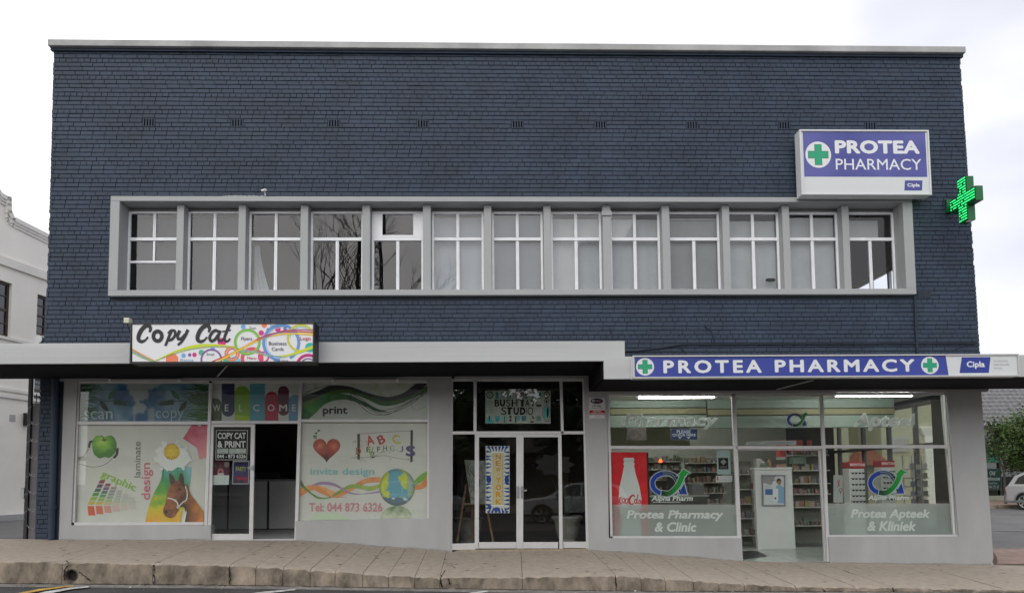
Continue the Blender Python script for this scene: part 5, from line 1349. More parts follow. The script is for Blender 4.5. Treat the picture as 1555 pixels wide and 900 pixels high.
# invite / globe main panel
A = Art(AY, TT, clip=[(40, 248), (714, 248), (708, 760), (28, 764)]); A.fade = .08
A.rect(26, 244, 718, 770, lambda x, y: lerp(GW, C(220, 218, 211), .5+fn(x, y, .01)), 60)
hp = []
for i in range(40):
    t = i/40*2*math.pi; hp.append((177+4.5*16*math.sin(t)**3*1.0, 384-4.4*(13*math.cos(t)-5*math.cos(2*t)-2*math.cos(3*t)-math.cos(4*t))))
A.poly(hp, lambda x, y: ramp(min(math.hypot(x-140, y-370), math.hypot(x-214, y-372))/70+fn(x, y, .04)*.1, [(0, C(226, 120, 90)), (.35, C(180, 66, 44)), (1, C(84, 32, 28))]), 9)
A.stroke([(124, 334), (122, 312), (128, 296), (140, 286)], 3, (.02, .1, .04)); 
for a, c, r_ in ((112, 318, 8), (120, 302, 7), (136, 288, 8), (116, 326, 6)): A.disc(a, c, r_, (.02, .13, .05), r_*.6)
A.poly([(338, 306), (352, 306), (352, 440), (338, 440)], C(52, 34, 34)); A.poly([(618, 286), (631, 286), (629, 454), (616, 454)], C(40, 34, 42)); A.stroke([(345, 306), (500, 296), (625, 290)], 2, (.1, .08, .06))
A.text('A', 0, 0, 0, 0, C(196, 62, 52), .03, rot=((392, 372), (38, -14), (-12, -52))); A.text('B', 0, 0, 0, 0, C(188, 50, 58), .03, rot=((456, 366), (34, -18), (-18, -44))); A.text('C', 0, 0, 0, 0, C(196, 190, 60), .03, rot=((524, 358), (44, 2), (-6, -48)))
A.text('D', 330, 378, 358, 414, C(170, 80, 74), .01); A.text('E', 386, 374, 410, 402, C(40, 40, 36)); A.text('V', 394, 374, 424, 428, C(150, 170, 50), .02); A.text('F', 442, 374, 458, 400, C(40, 60, 40), .01); A.text('H', 474, 366, 494, 394, C(70, 110, 60), .01); A.text('G', 508, 368, 534, 398, C(150, 160, 150)); A.text('J', 560, 370, 580, 402, C(110, 110, 140)); A.text('S', 592, 368, 644, 424, C(76, 70, 120), .04); A.text('Z', 412, 402, 430, 432, C(50, 60, 40), .01)
A.stroke([(306, 432), (400, 428), (480, 420), (560, 436), (640, 446)], 2, (.2, .22, .12)); random.seed(12)
for i in range(26):
    x = random.uniform(320, 640); y = random.uniform(300, 445); A.stroke([(x, y), (x+random.uniform(-14, 14), y+random.uniform(5, 14)), (x+random.uniform(-20, 20), y+random.uniform(5, 20))], 1.4, C(110, 120, 80), 3)
A.text('invite design', 90, 484, 428, 532, C(138, 196, 200), .02)
OR = C(228, 140, 76)
band([(30, 590), (90, 576), (150, 580), (230, 610), (300, 584), (380, 540), (460, 532)], [(30, 640), (90, 606), (150, 604), (230, 636), (300, 610), (380, 566), (460, 560)], lambda x, y: lerp(OR, C(240, 178, 124), .5+fn(x, y, .02)), 18)
band([(40, 545), (70, 590), (130, 634), (190, 638), (240, 604), (310, 570), (400, 580), (460, 570)], [(40, 580), (90, 620), (130, 646), (190, 644), (240, 622), (310, 590), (400, 604), (460, 588)], lambda x, y: lerp(C(70, 130, 60), C(170, 190, 90), x/430), 18)
band([(100, 574), (150, 556), (220, 566), (300, 612), (380, 618), (460, 604)], [(100, 584), (150, 572), (220, 582), (300, 620), (380, 622), (460, 614)], C(170, 140, 180))
band([(100, 570), (160, 600), (210, 634), (280, 636)], [(90, 590), (150, 620), (210, 640), (280, 638)], C(232, 150, 90)); band([(630, 560), (670, 520), (716, 496)], [(630, 596), (670, 560), (716, 540)], C(130, 180, 70)); band([(636, 580), (680, 560), (716, 500)], [(636, 600), (690, 590), (716, 548)], OR)
def globe(x, y):
    dx, dy = (x-547)/94, (y-586)/96; d = math.hypot(dx, dy); v = fn(x, y, .014, 7)
    c = C(206, 214, 60) if v > -.05 else C(104, 170, 190)
    if y > 640: c = C(90, 120, 140) if v > -.25 else C(210, 225, 225)
    if dx > .55: c = lerp(c, C(130, 165, 185), .6)
    return lerp(c, C(70, 90, 70), max(0, d-.8)*3)
A.disc(547, 586, 94, globe, 97, 36, 9)
band([(458, 744), (490, 700), (547, 684), (600, 700), (632, 744)], [(458, 750), (490, 748), (547, 748), (600, 748), (632, 750)], lambda x, y: lerp(C(120, 140, 100), C(220, 222, 200), (y-684)/66+fn(x, y, .03)*.5), 12)
band([(90, 752), (140, 724), (200, 720), (260, 736), (300, 752)], [(90, 758), (140, 757), (200, 757), (260, 757), (300, 756)], C(205, 222, 190))
A.text('Tel: 044 873 6326', 84, 668, 470, 714, C(214, 140, 152), .02)
A.build('invite_design_film', w2)
# door notice board and small posters
def poster(name, label, art, base_px, y, cat='poster', mats=M_paper):
    X, Z = U(*base_px, y); t = thing(name, label, cat, (X, y, Z)); art.build('print', t, mats); return t
T3 = (320, 640, 8.186)
A = Art(.098, T3); A.rect(34, 62, 498, 480, (.015, .015, .016)); A.rect(64, 104, 462, 108, LW); A.poly([(66, 104), (462, 104), (462, 110), (66, 110)], LW)
A.poly([(60, 468), (448, 468), (448, 474), (60, 474)], LW); A.poly([(66, 104), (72, 104), (66, 474), (60, 474)], LW); A.poly([(456, 104), (462, 104), (450, 474), (444, 474)], LW)
A.text('COPY CAT', 86, 134, 436, 214, LW, .03, spacing=.95); A.text('& PRINT', 84, 238, 434, 320, LW, .03); A.poly([(82, 332), (220, 332), (218, 394), (80, 394)], C(200, 208, 204)); A.poly([(232, 332), (436, 332), (434, 392), (230, 394)], C(200, 208, 204))
A.text('MON - FRI', 92, 342, 206, 358, (.1, .1, .1), .02); A.text('SATURDAY', 92, 370, 206, 386, (.1, .1, .1), .02); A.text('08H00 - 17H00', 244, 340, 418, 356, (.1, .1, .1), .01); A.text('09H00 - 12H00', 244, 368, 416, 384, (.1, .1, .1), .01)
A.text('044 - 873 6326', 78, 404, 434, 452, LW, .03)
poster('opening_hours_board', 'black COPY CAT & PRINT board with phone number on the glass door', A, (352, 698), .097, 'board')
A = Art(.098, T3); A.poly([(20, 490), (236, 490), (230, 664), (18, 664)], lambda x, y: lerp(C(96, 30, 56), C(60, 50, 52), fn(x, y, .02)+.4), 30); A.disc(48, 540, 26, C(70, 84, 70)); A.disc(196, 530, 34, C(120, 120, 118)); A.disc(122, 548, 14, C(120, 70, 60), 20); A.poly([(98, 580), (150, 580), (168, 640), (150, 640), (122, 600), (92, 640), (80, 630)], C(170, 110, 110)); A.poly([(92, 634), (154, 634), (170, 664), (80, 664)], C(190, 185, 180)); A.poly([(18, 664), (230, 664), (222, 782), (14, 782)], C(206, 214, 212))
for i in range(4): A.poly([(30, 690+i*20), (205, 690+i*20), (205, 693+i*20), (30, 693+i*20)], C(170, 180, 178))
poster('flyer', 'maroon and white flyer low on the left half of the glass door', A, (335, 736), .097, 'flyer')
A = Art(.098, T3); A.poly([(274, 484), (482, 484), (474, 776), (264, 776)], C(160, 168, 170)); A.poly([(286, 498), (470, 498), (464, 764), (276, 764)], lambda x, y: ramp((y-498)/266+fn(x, y, .03)*.35, [(0, C(40, 32, 66)), (.35, C(70, 60, 100)), (.6, C(60, 66, 110)), (.85, C(130, 40, 60)), (1, C(50, 60, 90))]), 16); A.text('PARTY', 312, 560, 440, 612, C(150, 170, 90), .03); A.rect(330, 690, 450, 720, C(160, 50, 70))
poster('flyer', 'purple framed party flyer low on the right half of the glass door', A, (366, 735), .097, 'flyer')
# entrance board BUSHY TAYL STUDIO
T4 = (730, 585, 13.845); dk = (.012, .012, .014)
A = Art(.10, T4); A.rect(98, 108, 1468, 798, lambda x, y: lerp(C(172, 176, 170), C(190, 192, 184), .5+fn(x, y, .006)), 120)
A.ring(192, 198, 66, 20, dk); A.ring(192, 198, 30, 8, C(60, 120, 120)); A.disc(192, 198, 9, dk); A.ring(1390, 190, 52, 16, dk, 68); A.stroke([(1390, 130), (1390, 250)], 14, dk, 1)
for x_, w_, c_ in ((340, 60, C(70, 150, 160)), (450, 56, C(160, 176, 166)), (560, 60, C(96, 150, 140)), (870, 100, C(130, 116, 96)), (960, 56, C(90, 120, 100)), (1095, 56, C(90, 150, 170)), (1230, 70, C(60, 140, 130))): A.poly([(x_-w_*.4, 150), (x_+w_*.5, 140), (x_+w_*.6, 270), (x_-w_*.5, 280)], c_)
A.stroke([(345, 120), (345, 200)], 16, dk, 1)
for i in range(4): A.disc(620, 150+i*36, 14, dk)
A.stroke([(700, 260), (695, 160), (740, 140), (745, 260)], 8, dk); A.stroke([(1090, 140), (1060, 200), (1120, 220), (1080, 270)], 8, C(40, 80, 120))
for i in range(9): A.stroke([(112, 330+i*32), (180, 322+i*32), (256, 332+i*32)], 7, C(90, 130, 120), 2)
A.poly([(184, 620), (260, 740), (254, 792), (110, 792), (112, 720)], C(90, 180, 180)); A.stroke([(184, 640), (180, 750)], 22, dk, 1)
for x_, c_ in ((350, C(80, 170, 180)), (500, C(130, 180, 180)), (770, C(120, 160, 165)), (910, C(70, 140, 150)), (1220, C(130, 170, 175))): A.poly([(x_-50, 640), (x_+50, 634), (x_+46, 740), (x_-44, 750)], c_)
A.disc(500, 690, 56, C(150, 190, 185)); A.stroke([(500, 640), (500, 780)], 14, dk, 1); A.stroke([(340, 700), (350, 770)], 12, dk, 1)
for y_ in (660, 730): A.disc(625, y_, 28, C(100, 80, 70)); A.disc(625, y_, 12, dk)
A.stroke([(725, 640), (735, 790)], 16, dk, 1); A.ring(912, 680, 40, 12, C(60, 100, 110), a0=90, a1=300); A.poly([(1080, 630), (1136, 690), (1092, 690)], dk); A.poly([(1070, 650), (1076, 730), (1014, 728)], C(180, 165, 140)); A.poly([(1040, 750), (1120, 750), (1106, 776), (1056, 776)], dk)
for i in range(3): A.stroke([(1180+i*34, 650), (1180+i*34, 748)], 5, C(60, 90, 100), 1); A.stroke([(1172, 660+i*36), (1268, 660+i*36)], 5, C(60, 90, 100), 1)
A.disc(1385, 340, 46, C(170, 180, 175), 64); A.ring(1385, 340, 46, 10, dk, 64); A.disc(1385, 340, 16, dk, 40); A.disc(1378, 570, 66, C(100, 180, 180), 130); A.disc(1408, 560, 22, dk, 110); A.ring(1385, 570, 86, 7, dk, 150); A.stroke([(1340, 750), (1400, 760), (1450, 740)], 12, dk)
for ch, x0, x1, bo in (('B', 290, 392, .02), ('U', 402, 512, .07), ('S', 530, 630, -.01), ('H', 648, 756, .0), ('I', 772, 784, .0), ('T', 822, 912, .03), ('A', 934, 1024, .01), ('Y', 1040, 1150, .02)): A.text(ch, x0, 292, x1, 440, dk, bo)
A.rect(290, 296, 318, 440, dk); A.rect(652, 292, 682, 440, dk); A.rect(848, 320, 900, 440, dk); A.rect(1172, 300, 1182, 440, dk); A.rect(1172, 402, 1276, 440, dk)
for ch, x0, x1, bo in (('S', 430, 540, .0), ('T', 552, 668, .04), ('U', 690, 802, .05), ('D', 824, 940, .06), ('I', 956, 966, 0), ('O', 984, 1104, -.015)): A.text(ch, x0, 456, x1, 616, dk, bo)
A.rect(576, 480, 624, 612, dk)
poster('studio_signboard', 'pale Bushy Tayl Studio board with teal doodles above the entrance doors', A, (786, 643), .101, 'sign board')
# NEW YORK banner
T5 = (670, 560, 3.104)
A = Art(.105, T5); NB = C(34, 74, 150); A.rect(210, 362, 322, 678, C(214, 214, 206))
random.seed(14)
for i in range(15):
    y = 390+i*19; 
    for s_ in (0, 1):
        x0, x1 = (212, 236) if s_ == 0 else (320, 297); yy = y+random.uniform(-3, 3); A.stroke([(x0, yy), ((x0+x1)/2, yy+random.uniform(-4, 4)), (x1, yy+random.uniform(-7, 7))], lambda t: 11*(1-t*.75), NB, 4)
for y_, d in ((364, 1), (676, -1)):
    for i in range(6):
        x = 220+i*18.5; A.stroke([(x, y_), (x+(266-x)*.18, y_+d*10), (x+(266-x)*.32, y_+d*24)], lambda t: 13*(1-t*.8), NB, 4)
A.disc(224, 520, 12, NB, 16); A.disc(309, 520, 10, NB, 18); A.disc(262, 660, 16, NB, 10); A.disc(228, 650, 10, NB); 
A.rect(241, 392, 295, 642, C(206, 192, 158)); A.rect(238, 390, 296, 394, C(236, 236, 230)); A.rect(238, 640, 296, 645, C(236, 236, 230))
for ch, y in zip('NEW', (402, 432, 462)): A.text(ch, 257, y, 280, y+22, C(186, 136, 40), .01)
A.disc(270, 494, 3, C(200, 150, 30))
for ch, y in zip('YORK', (510, 544, 578, 612)): A.text(ch, 257, y, 282, y+25, C(206, 152, 22), .03)
for i in range(12): A.rect(288, 410+i*18, 290, 420+i*18, C(150, 140, 110))
poster('new_york_banner', 'tall blue and cream NEW YORK banner behind the left glass door', A, (756, 778), .106, 'banner')

# ---- pharmacy vinyl
TA = (910, 580, 3.3318)
def film(name, nd, m, fnc, y=AY, clip=None, T=TA):
    A = Art(y, T, clip=clip); fnc(A); return A.build(name, nd, m)
A = Art(AY, TA, clip=[(66, 600), (712, 600), (712, 779), (66, 779)]); A.rect(60, 618, 720, 784, (1, 1, 1)); A.build('frosted_strip', w4, M_frost)
A = Art(AY-.002, TA)
A.text('Pharmacy', 122, 160, 602, 240, (1, 1, 1), .04, .22); A.build('vinyl_lettering', w4, M_vinyl)
A = Art(AY-.003, TA); A.text('Protea Pharmacy', 138, 646, 628, 702, (1, 1, 1), .035, .2); A.text('& Clinic', 280, 706, 492, 756, (1, 1, 1), .035, .2); A.text('Alpha Pharm', 264, 572, 474, 608, (1, 1, 1), .03, .2); A.rect(272, 604, 410, 607, (1, 1, 1)); A.build('vinyl_lettering', w4, M_vinyl2)
def logo(A, o, s_, full=True):
    f = lambda pts: [(o[0]+(a-335)*s_, o[1]+(c-512)*s_) for a, c in pts]
    w_, db = C(190, 200, 205), C(16, 44, 120)
    ov = [(335+66*math.cos(R(a)), 512+52*math.sin(R(a))) for a in range(0, 360, 20)]
    A.stroke(f(ov), 30*s_, w_, 3, True)
    tri_ = [(398, 566), (444, 566), (430, 512)]
    A.poly(f([(390, 570), (450, 570), (432, 500)]), w_); A.poly(f(tri_), C(24, 60, 160))
    A.stroke(f(ov), 22*s_, lambda x, y: lerp(C(20, 60, 170), C(10, 30, 50), ((x-o[0])/s_+40)/90), 3, True)
    A.stroke(f([(320, 462), (360, 466), (388, 500), (410, 560)]), 12*s_, w_); A.stroke(f([(320, 462), (360, 466), (388, 500), (412, 562)]), 8*s_, C(16, 36, 70))
    A.stroke(f([(310, 560), (352, 564), (388, 536), (410, 500), (424, 460)]), 34*s_, w_); A.poly(f([(386, 476), (428, 434), (468, 462), (446, 466), (440, 480), (402, 474)]), w_)
    gg = lambda x, y: lerp(C(14, 60, 40), C(30, 160, 60), ((x-o[0])/s_+10)/80)
    A.stroke(f([(314, 560), (352, 562), (388, 534), (410, 498), (424, 460)]), 25*s_, gg); A.poly(f([(394, 474), (428, 439), (461, 461), (442, 462), (438, 474), (404, 470)]), C(34, 165, 60))
A = Art(AY-.004, TA); logo(A, (335, 512), 1.0); A.build('alpha_logo_vinyl', w4)
T8 = (1100, 580, 3.2118)
A = Art(AY, T8); logo(A, (345, 184), .52); A.build('alpha_logo_vinyl', w5); A = Art(AY, T8); A.text('Care - Service - Value', 92, 176, 300, 198, (.16, .24, .16), .0); A.build('care_lettering', w5)
A = Art(AY+.004, T8)
for x0, x1 in ((106, 184), (188, 350)):
    A.rect(x0, 284 if x0 > 150 else 288, x1, 306, C(186, 190, 188))
    for i in range(3): A.rect(x0+6+i*2, (290 if x0 > 150 else 293)+i*4.6, x1-8-i*12, (291.8 if x0 > 150 else 294.6)+i*4.6, (.16, .16, .18))
t_ = poster('notice_strip', 'two narrow white notices above the open pharmacy doorway', A, (1170, 675), AY+.002, 'notice')
TB = (1240, 580, 2.8127)
A = Art(AY, TB, clip=[(48, 500), (590, 500), (590, 655), (54, 655)]); A.rect(40, 517, 600, 660, (1, 1, 1)); A.build('frosted_strip', w6, M_frost)
A = Art(AY-.002, TB, clip=(100, 60, 420, 260)); A.text('Apteek', 156, 132, 450, 208, (1, 1, 1), .04, .22); A.build('vinyl_lettering', w6, M_vinyl)
A = Art(AY-.003, TB); A.text('Protea Apteek', 146, 541, 484, 590, (1, 1, 1), .035, .2); A.text('& Kliniek', 216, 592, 424, 635, (1, 1, 1), .035, .2); A.text('Alpha Pharm', 220, 482, 394, 508, (1, 1, 1), .03, .2); A.build('vinyl_lettering', w6, M_vinyl2)
A = Art(AY-.004, TB); logo(A, (284, 430), .83); A.build('alpha_logo_vinyl', w6)
# cola cooler panel
A = Art(.16, TA); RD = C(206, 18, 32)
A.poly([(58, 354), (238, 354), (252, 784), (60, 784)], lambda x, y: lerp(RD, C(226, 40, 50), .5+fn(x, y, .01)), 50); A.poly([(238, 354), (248, 356), (262, 784), (252, 784)], C(70, 20, 24))
bt = [(124, 382), (175, 382), (177, 398), (173, 404), (180, 412), (176, 420), (184, 462), (204, 530), (214, 590), (210, 640), (206, 690), (214, 740), (216, 784)]
bt2 = [(96+8, 784), (106, 740), (112, 690), (104, 640), (98, 590), (102, 530), (118, 462), (126, 420), (121, 412), (127, 404), (123, 398)]
A.poly(bt+bt2, C(214, 218, 218)); A.rect(124, 396, 176, 398.5, C(160, 166, 168))
rr = C(196, 24, 36)
A.stroke([(112, 580), (104, 588), (104, 606), (114, 612)], 7, rr); A.ring(122, 596, 7, 5, rr, 10); A.stroke([(142, 588), (134, 590), (132, 606), (140, 610), (146, 600)], 5, rr); A.stroke([(147, 584), (144, 606), (152, 612)], 5, rr)
A.stroke([(180, 580), (172, 570), (158, 580), (152, 600), (160, 616), (176, 612)], lambda t: 5+5*math.sin(math.pi*t), rr); A.ring(184, 602, 6, 5, rr, 10); A.stroke([(196, 566), (190, 604), (196, 614)], 5, rr); A.ring(205, 604, 5, 5, rr, 9); A.stroke([(100, 618), (130, 612), (160, 622), (206, 618)], 3, rr)
ck = thing('drinks_cooler', 'red Coca-Cola cooler side with big white bottle in left pharmacy window', 'cooler', (U(955, 815, .2)[0], .2, zfl_p))
A.build('bottle_print', ck)
b = MB(); b.px([(926.6, 686.5), (981, 686.5), (985.5, 813), (927.5, 813)], .163, .5); b.build('cabinet', mat('cooler_red', (.35, .02, .025), .35), ck)
# queue sign and little notices
A = Art(.45, TA); A.rect(362, 236, 496, 290, C(52, 62, 96)); A.text('PLEASE', 392, 242, 462, 258, C(200, 206, 214), .02); A.text('QUEUE HERE', 370, 260, 488, 275, C(200, 206, 214), .02)
for x in (408, 452): A.poly([(x-10, 277), (x+10, 277), (x, 286)], C(200, 206, 214))
t_ = poster('queue_sign', 'navy PLEASE QUEUE HERE sign hanging in the left pharmacy fanlight', A, (1038, 667), .45, 'sign')
b = MB(); b.px([(1018.5, 650.7), (1059, 650.7), (1059, 667.3), (1018.5, 667.3)], .4505, .01); b.build('board', M_box, t_)
A = Art(AY, TA); A.poly([(594, 344), (662, 344), (664, 466), (596, 466)], C(166, 184, 184)); A.poly([(602, 382), (652, 382), (654, 440), (604, 440)], (.02, .02, .02)); A.poly([(628, 388), (644, 402), (628, 418), (612, 402)], C(150, 150, 150)); A.text('NOTICE', 610, 424, 646, 434, C(150, 150, 150), .01)
poster('door_notice', 'pale notice with black square beside the pharmacy doorway', A, (1099, 720), AY-.001, 'notice')
A = Art(AY, TA); A.rect(590, 472, 672, 504, C(206, 208, 206)); A.rect(596, 476, 602, 496, C(180, 30, 40)); A.text('NO SMOKING', 610, 478, 668, 484, (.1, .1, .1)); A.text('CUSTOMERS ONLY', 606, 490, 670, 496, (.1, .1, .1))
poster('door_notice', 'small white strip notice with red mark beside the pharmacy doorway', A, (1099, 731), AY-.001, 'notice')
A = Art(AY, (1250, 590, 5)); A.poly([(78, 655), (150, 655), (150, 862), (78, 862)], C(168, 174, 170)); A.stroke([(128, 740), (112, 712), (114, 694), (122, 696), (120, 716), (108, 746)], 5, C(180, 30, 34)); A.ring(132, 768, 12, 5, C(130, 60, 60)); A.stroke([(132, 780), (132, 800)], 5, C(120, 60, 60), 1)
poster('ribbon_poster', 'pale poster with a red ribbon at the left edge of the right window', A, (1273, 762), AY-.001, 'poster')

# ============================================================ LEFT NEIGHBOUR
LP = Vector((-17.0, 10.5, 0)); LD = Vector((.156, 1, 0)).normalized(); LN = Vector((LD.y, -LD.x, 0))
def L2(px, py):     # picture point on that wall -> (along, height)
    p = UP(px, py, LP, LN); return ((p-LP).dot(LD), p.z)
def LW3(s_, z, d=0): p = LP+LD*s_-LN*(-d); return (p.x, p.y, z)
nb = thing('neighbour_building', 'cream plastered building with curved gable left of the alley', 'building', tuple(LP))
def lext(b, poly, d0, d1, mi=0):   # poly in (along, z); d = distance in front of the wall
    n = len(b.v); k = len(poly)
    b.v += [tuple(LP+LD*s_+LN*d0+Vector((0, 0, z))) for s_, z in poly]+[tuple(LP+LD*s_+LN*d1+Vector((0, 0, z))) for s_, z in poly]
    b.f.append(tuple(n+i for i in range(k))); b.f.append(tuple(n+k+i for i in reversed(range(k))))
    for i in range(k): j = (i+1) % k; b.f.append((n+j, n+i, n+k+i, n+k+j))
    b.mi += [mi]*(k+2); b.c += [None]*(k+2)
top = [L2(a, c) for a, c in ((0, 293), (14, 301), (14.5, 322), (20, 330), (71, 355.5))]
sl = (top[4][1]-top[3][1])/(top[4][0]-top[3][0])
ext_ = [(top[0][0]-1.6, top[0][1]+1.0), (top[0][0]-.5, top[0][1]+.45)]+[top[0], top[1], (top[1][0]+.02, (top[1][1]+top[2][1])/2), top[2], top[3], top[4], (top[4][0]+4, top[4][1]+4*sl)]
zb_ = -.2
W_ = [L2(a, c) for a, c in ((-22, 415), (18, 430), (14, 514), (-26, 505))]
w1s = (L2(-10, 430)[0]-.9, L2(18.5, 430)[0]); w1z = (L2(10, 512)[1], L2(10, 428)[1]); w2s = (L2(57, 448)[0], L2(57, 448)[0]+1.0); w2z = (L2(57, 508)[1], L2(57, 446)[1])
w3s = (L2(50.5, 600)[0]+.15, L2(50.5, 600)[0]+1.15); w3z = (L2(52, 610)[1], L2(52, 572)[1])
s0, s1 = ext_[0][0]-12, ext_[-1][0]+4
outl = [(s0, ext_[0][1])]+ext_
b = MB()
zA = max(w1z[1], w2z[1])+.35
lext(b, [(s0, zA), (s1, zA), (s1, ext_[-1][1]-1.6)]+ext_[::-1]+[(s0, ext_[0][1])], -.3, 0)
def lw_col(a, c, z0, z1): lext(b, [(a, z0), (c, z0), (c, z1), (a, z1)], -.3, 0)
lw_col(s0, w1s[0], zb_, zA); lw_col(w1s[0], w1s[1], zb_, w1z[0]); lw_col(w1s[0], w1s[1], w1z[1], zA); lw_col(w1s[1], w2s[0], zb_, zA)
lw_col(w2s[0], w2s[1], w3z[1], w2z[0]); lw_col(w2s[0], w2s[1], w2z[1], zA); lw_col(w2s[1], s1, zb_, zA); lw_col(w2s[0], w2s[1], zb_, w3z[0])
b.build('wall', M_cream, nb)
b = MB()
for d, dz, th_ in ((.10, 0, .16), (.07, -.16, .09), (.04, -.25, .10)):
    e = ext_
    for (a0, z0), (a1, z1) in zip(e[:-1], e[1:]):
        dn = dz-th_; lext(b, [(a0, z0+dz), (a1, z1+dz), (a1, z1+dn), (a0, z0+dn)] if abs(a1-a0) > .3 else [(a0, z0+dz+.05), (a0-.25*(d+.1)*4, z0+dz), (a1-.25*(d+.1)*4, z1+dz-.1), (a1, z1+dz-.05)], .001, d)
b.build('gable_moulding', M_creamtrim, nb)
b = MB(); c0, c1 = L2(0, 388), L2(68, 416); sl2 = (c1[1]-c0[1])/(c1[0]-c0[0]); lext(b, [(s0, c0[1]), (s1, c0[1]), (s1, c0[1]-.30), (s0, c0[1]-.30)], .001, .08); b.build('string_course', M_creamtrim, nb)
for py in (509, 588, 598):
    z_ = L2(0, py)[1]; b = MB(); lext(b, [(s0, z_), (s1, z_), (s1, z_-.10), (s0, z_-.10)], .001, .06); b.build('string_course', M_creamtrim, nb)
for (a, c), (z0, z1) in ((w1s, w1z), (w2s, w2z), (w2s, w3z)):
    wn = node('window', nb); b = MB(); f = .09
    for q in ((a, c, z1-f, z1), (a, c, z0, z0+f), (a, a+f, z0+f, z1-f), (c-f, c, z0+f, z1-f), (a+f, c-f, (z0+z1)/2-.04, (z0+z1)/2+.04), ((a+c)/2-.02, (a+c)/2+.02, z0+f, z1-f), (a+f, c-f, z0+(z1-z0)*.25-.015, z0+(z1-z0)*.25+.015), (a+f, c-f, z0+(z1-z0)*.75-.015, z0+(z1-z0)*.75+.015)):
        lext(b, [(q[0], q[2]), (q[1], q[2]), (q[1], q[3]), (q[0], q[3])], -.16, -.10)
    b.build('frame', M_brown, wn); b = MB(); lext(b, [(a, z0), (c, z0), (c, z1), (a, z1)], -.145, -.14); b.build('pane', M_glassD, wn)
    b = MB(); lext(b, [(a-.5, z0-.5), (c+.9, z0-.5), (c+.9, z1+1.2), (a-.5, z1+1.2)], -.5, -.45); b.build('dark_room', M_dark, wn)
a_ = L2(14.2, 634); b = MB(); lext(b, [(a_[0], a_[1]-.12), (a_[0]+.25, a_[1]-.12), (a_[0]+.25, a_[1]+.12), (a_[0], a_[1]+.12)], .001, .01); b.build('air_vent', M_greydark, nb)
wl_ = thing('wall_lamp', 'black wall lamp with lit yellow side on the cream alley wall', 'lamp', LW3(L2(38, 640)[0], L2(38, 640)[1]))
a_ = L2(35, 636); b = MB(); lext(b, [(a_[0], a_[1]-.22), (a_[0]+.2, a_[1]-.22), (a_[0]+.2, a_[1]+.22), (a_[0], a_[1]+.22)], .002, .24); b.build('housing', M_black, wl_)
b = MB(); lext(b, [(a_[0]+.203, a_[1]-.17), (a_[0]+.23, a_[1]-.17), (a_[0]+.23, a_[1]+.17), (a_[0]+.203, a_[1]+.17)], .03, .24); b.build('lens', mat('warm_lens', (.8, .7, .4), emit=(1, .8, .35), estr=.6), wl_)
vt = thing('round_wall_vent', 'round grey vent drum above the canopy beside the brick corner', 'vent', (U(58, 515, .6)[0], .6, U(58, 515, .6)[1]))
b = MB(); X, Z = U(58, 514.5, .6); b.cyl((X, .6, Z), (X, .95, Z), .075, n=18); b.build('drum', M_metal, vt); b = MB(); b.cyl((X+.03, .8, Z+.05), (X+.03, .8, Z+.3), .02); b.build('pipe', M_metal, vt)
# security gate in the alley gap
GYg = .5
sg = thing('security_gate', 'narrow steel gate panel with razor wire in the alley gap', 'gate', (U(44, 815, GYg)[0], GYg, .58))
b = MB(); p0, p1 = U(47, 575, GYg), U(36.5, 816, GYg); b.box(U(38, 816, GYg)[0]-.02, U(38, 816, GYg)[0]+.04, GYg-.03, GYg+.03, .45, p0[1]+.4); b.build('post', M_black, sg)
xg0 = U(38, 816, GYg)[0]+.05; xg1 = -8.50; b = MB(); b.box(xg0, xg1, GYg+.01, GYg+.03, .62, U(48, 612, GYg)[1]); b.build('sheet', mat('grey_gate_sheet', (.13, .12, .125), .6, var=.2, vscale=4), sg)  # flat grey sheet closing the lower part of the alley gap
b = MB()
for i in range(3): b.cyl((xg0+.06+i*.09, GYg+.02, U(48, 612, GYg)[1]), (xg0+.06+i*.09, GYg+.02, 3.4), .008)
b.build('bar', M_black, sg)
b = MB(); h = .9
for k_ in range(7):
    cz = 1.0+k_*.33; pts = [(xg0+.13+.19*math.cos(t*.6), GYg-.06+.05*math.sin(t*1.3), cz+.19*math.sin(t*.6)) for t in range(11)]; b.path(pts, .0025, n=4)
    for p in pts: b.box(p[0]-.007, p[0]+.007, p[1]-.002, p[1]+.002, p[2]-.006, p[2]+.006)
b.build('razor_wire', M_metal, sg)
mb_ = thing('meter_box', 'small grey box fixed to the gate post', 'box', (U(33, 742, GYg)[0], GYg, U(33, 750, GYg)[1]))
b = MB(); b.px([(31.5, 741), (36.5, 741), (36, 757), (31, 757)], GYg-.05, .1); b.build('body', M_metal, mb_); b = MB(); b.px([(31.6, 740), (36.6, 740), (36.5, 741), (31.5, 741)], GYg-.06, .12); b.build('lid', M_metal, mb_)
# alley kerb strip
b = MB(); q = [UP(a, c, LP, LN) for a, c in ((-5, 783), (60, 780))]
st_ = MB(); lext(st_, [(s0, zb_), (s1, zb_), (s1, .62), (s0, .62)], .001, .25); o = st_.build('plinth', M_greydark, nb)

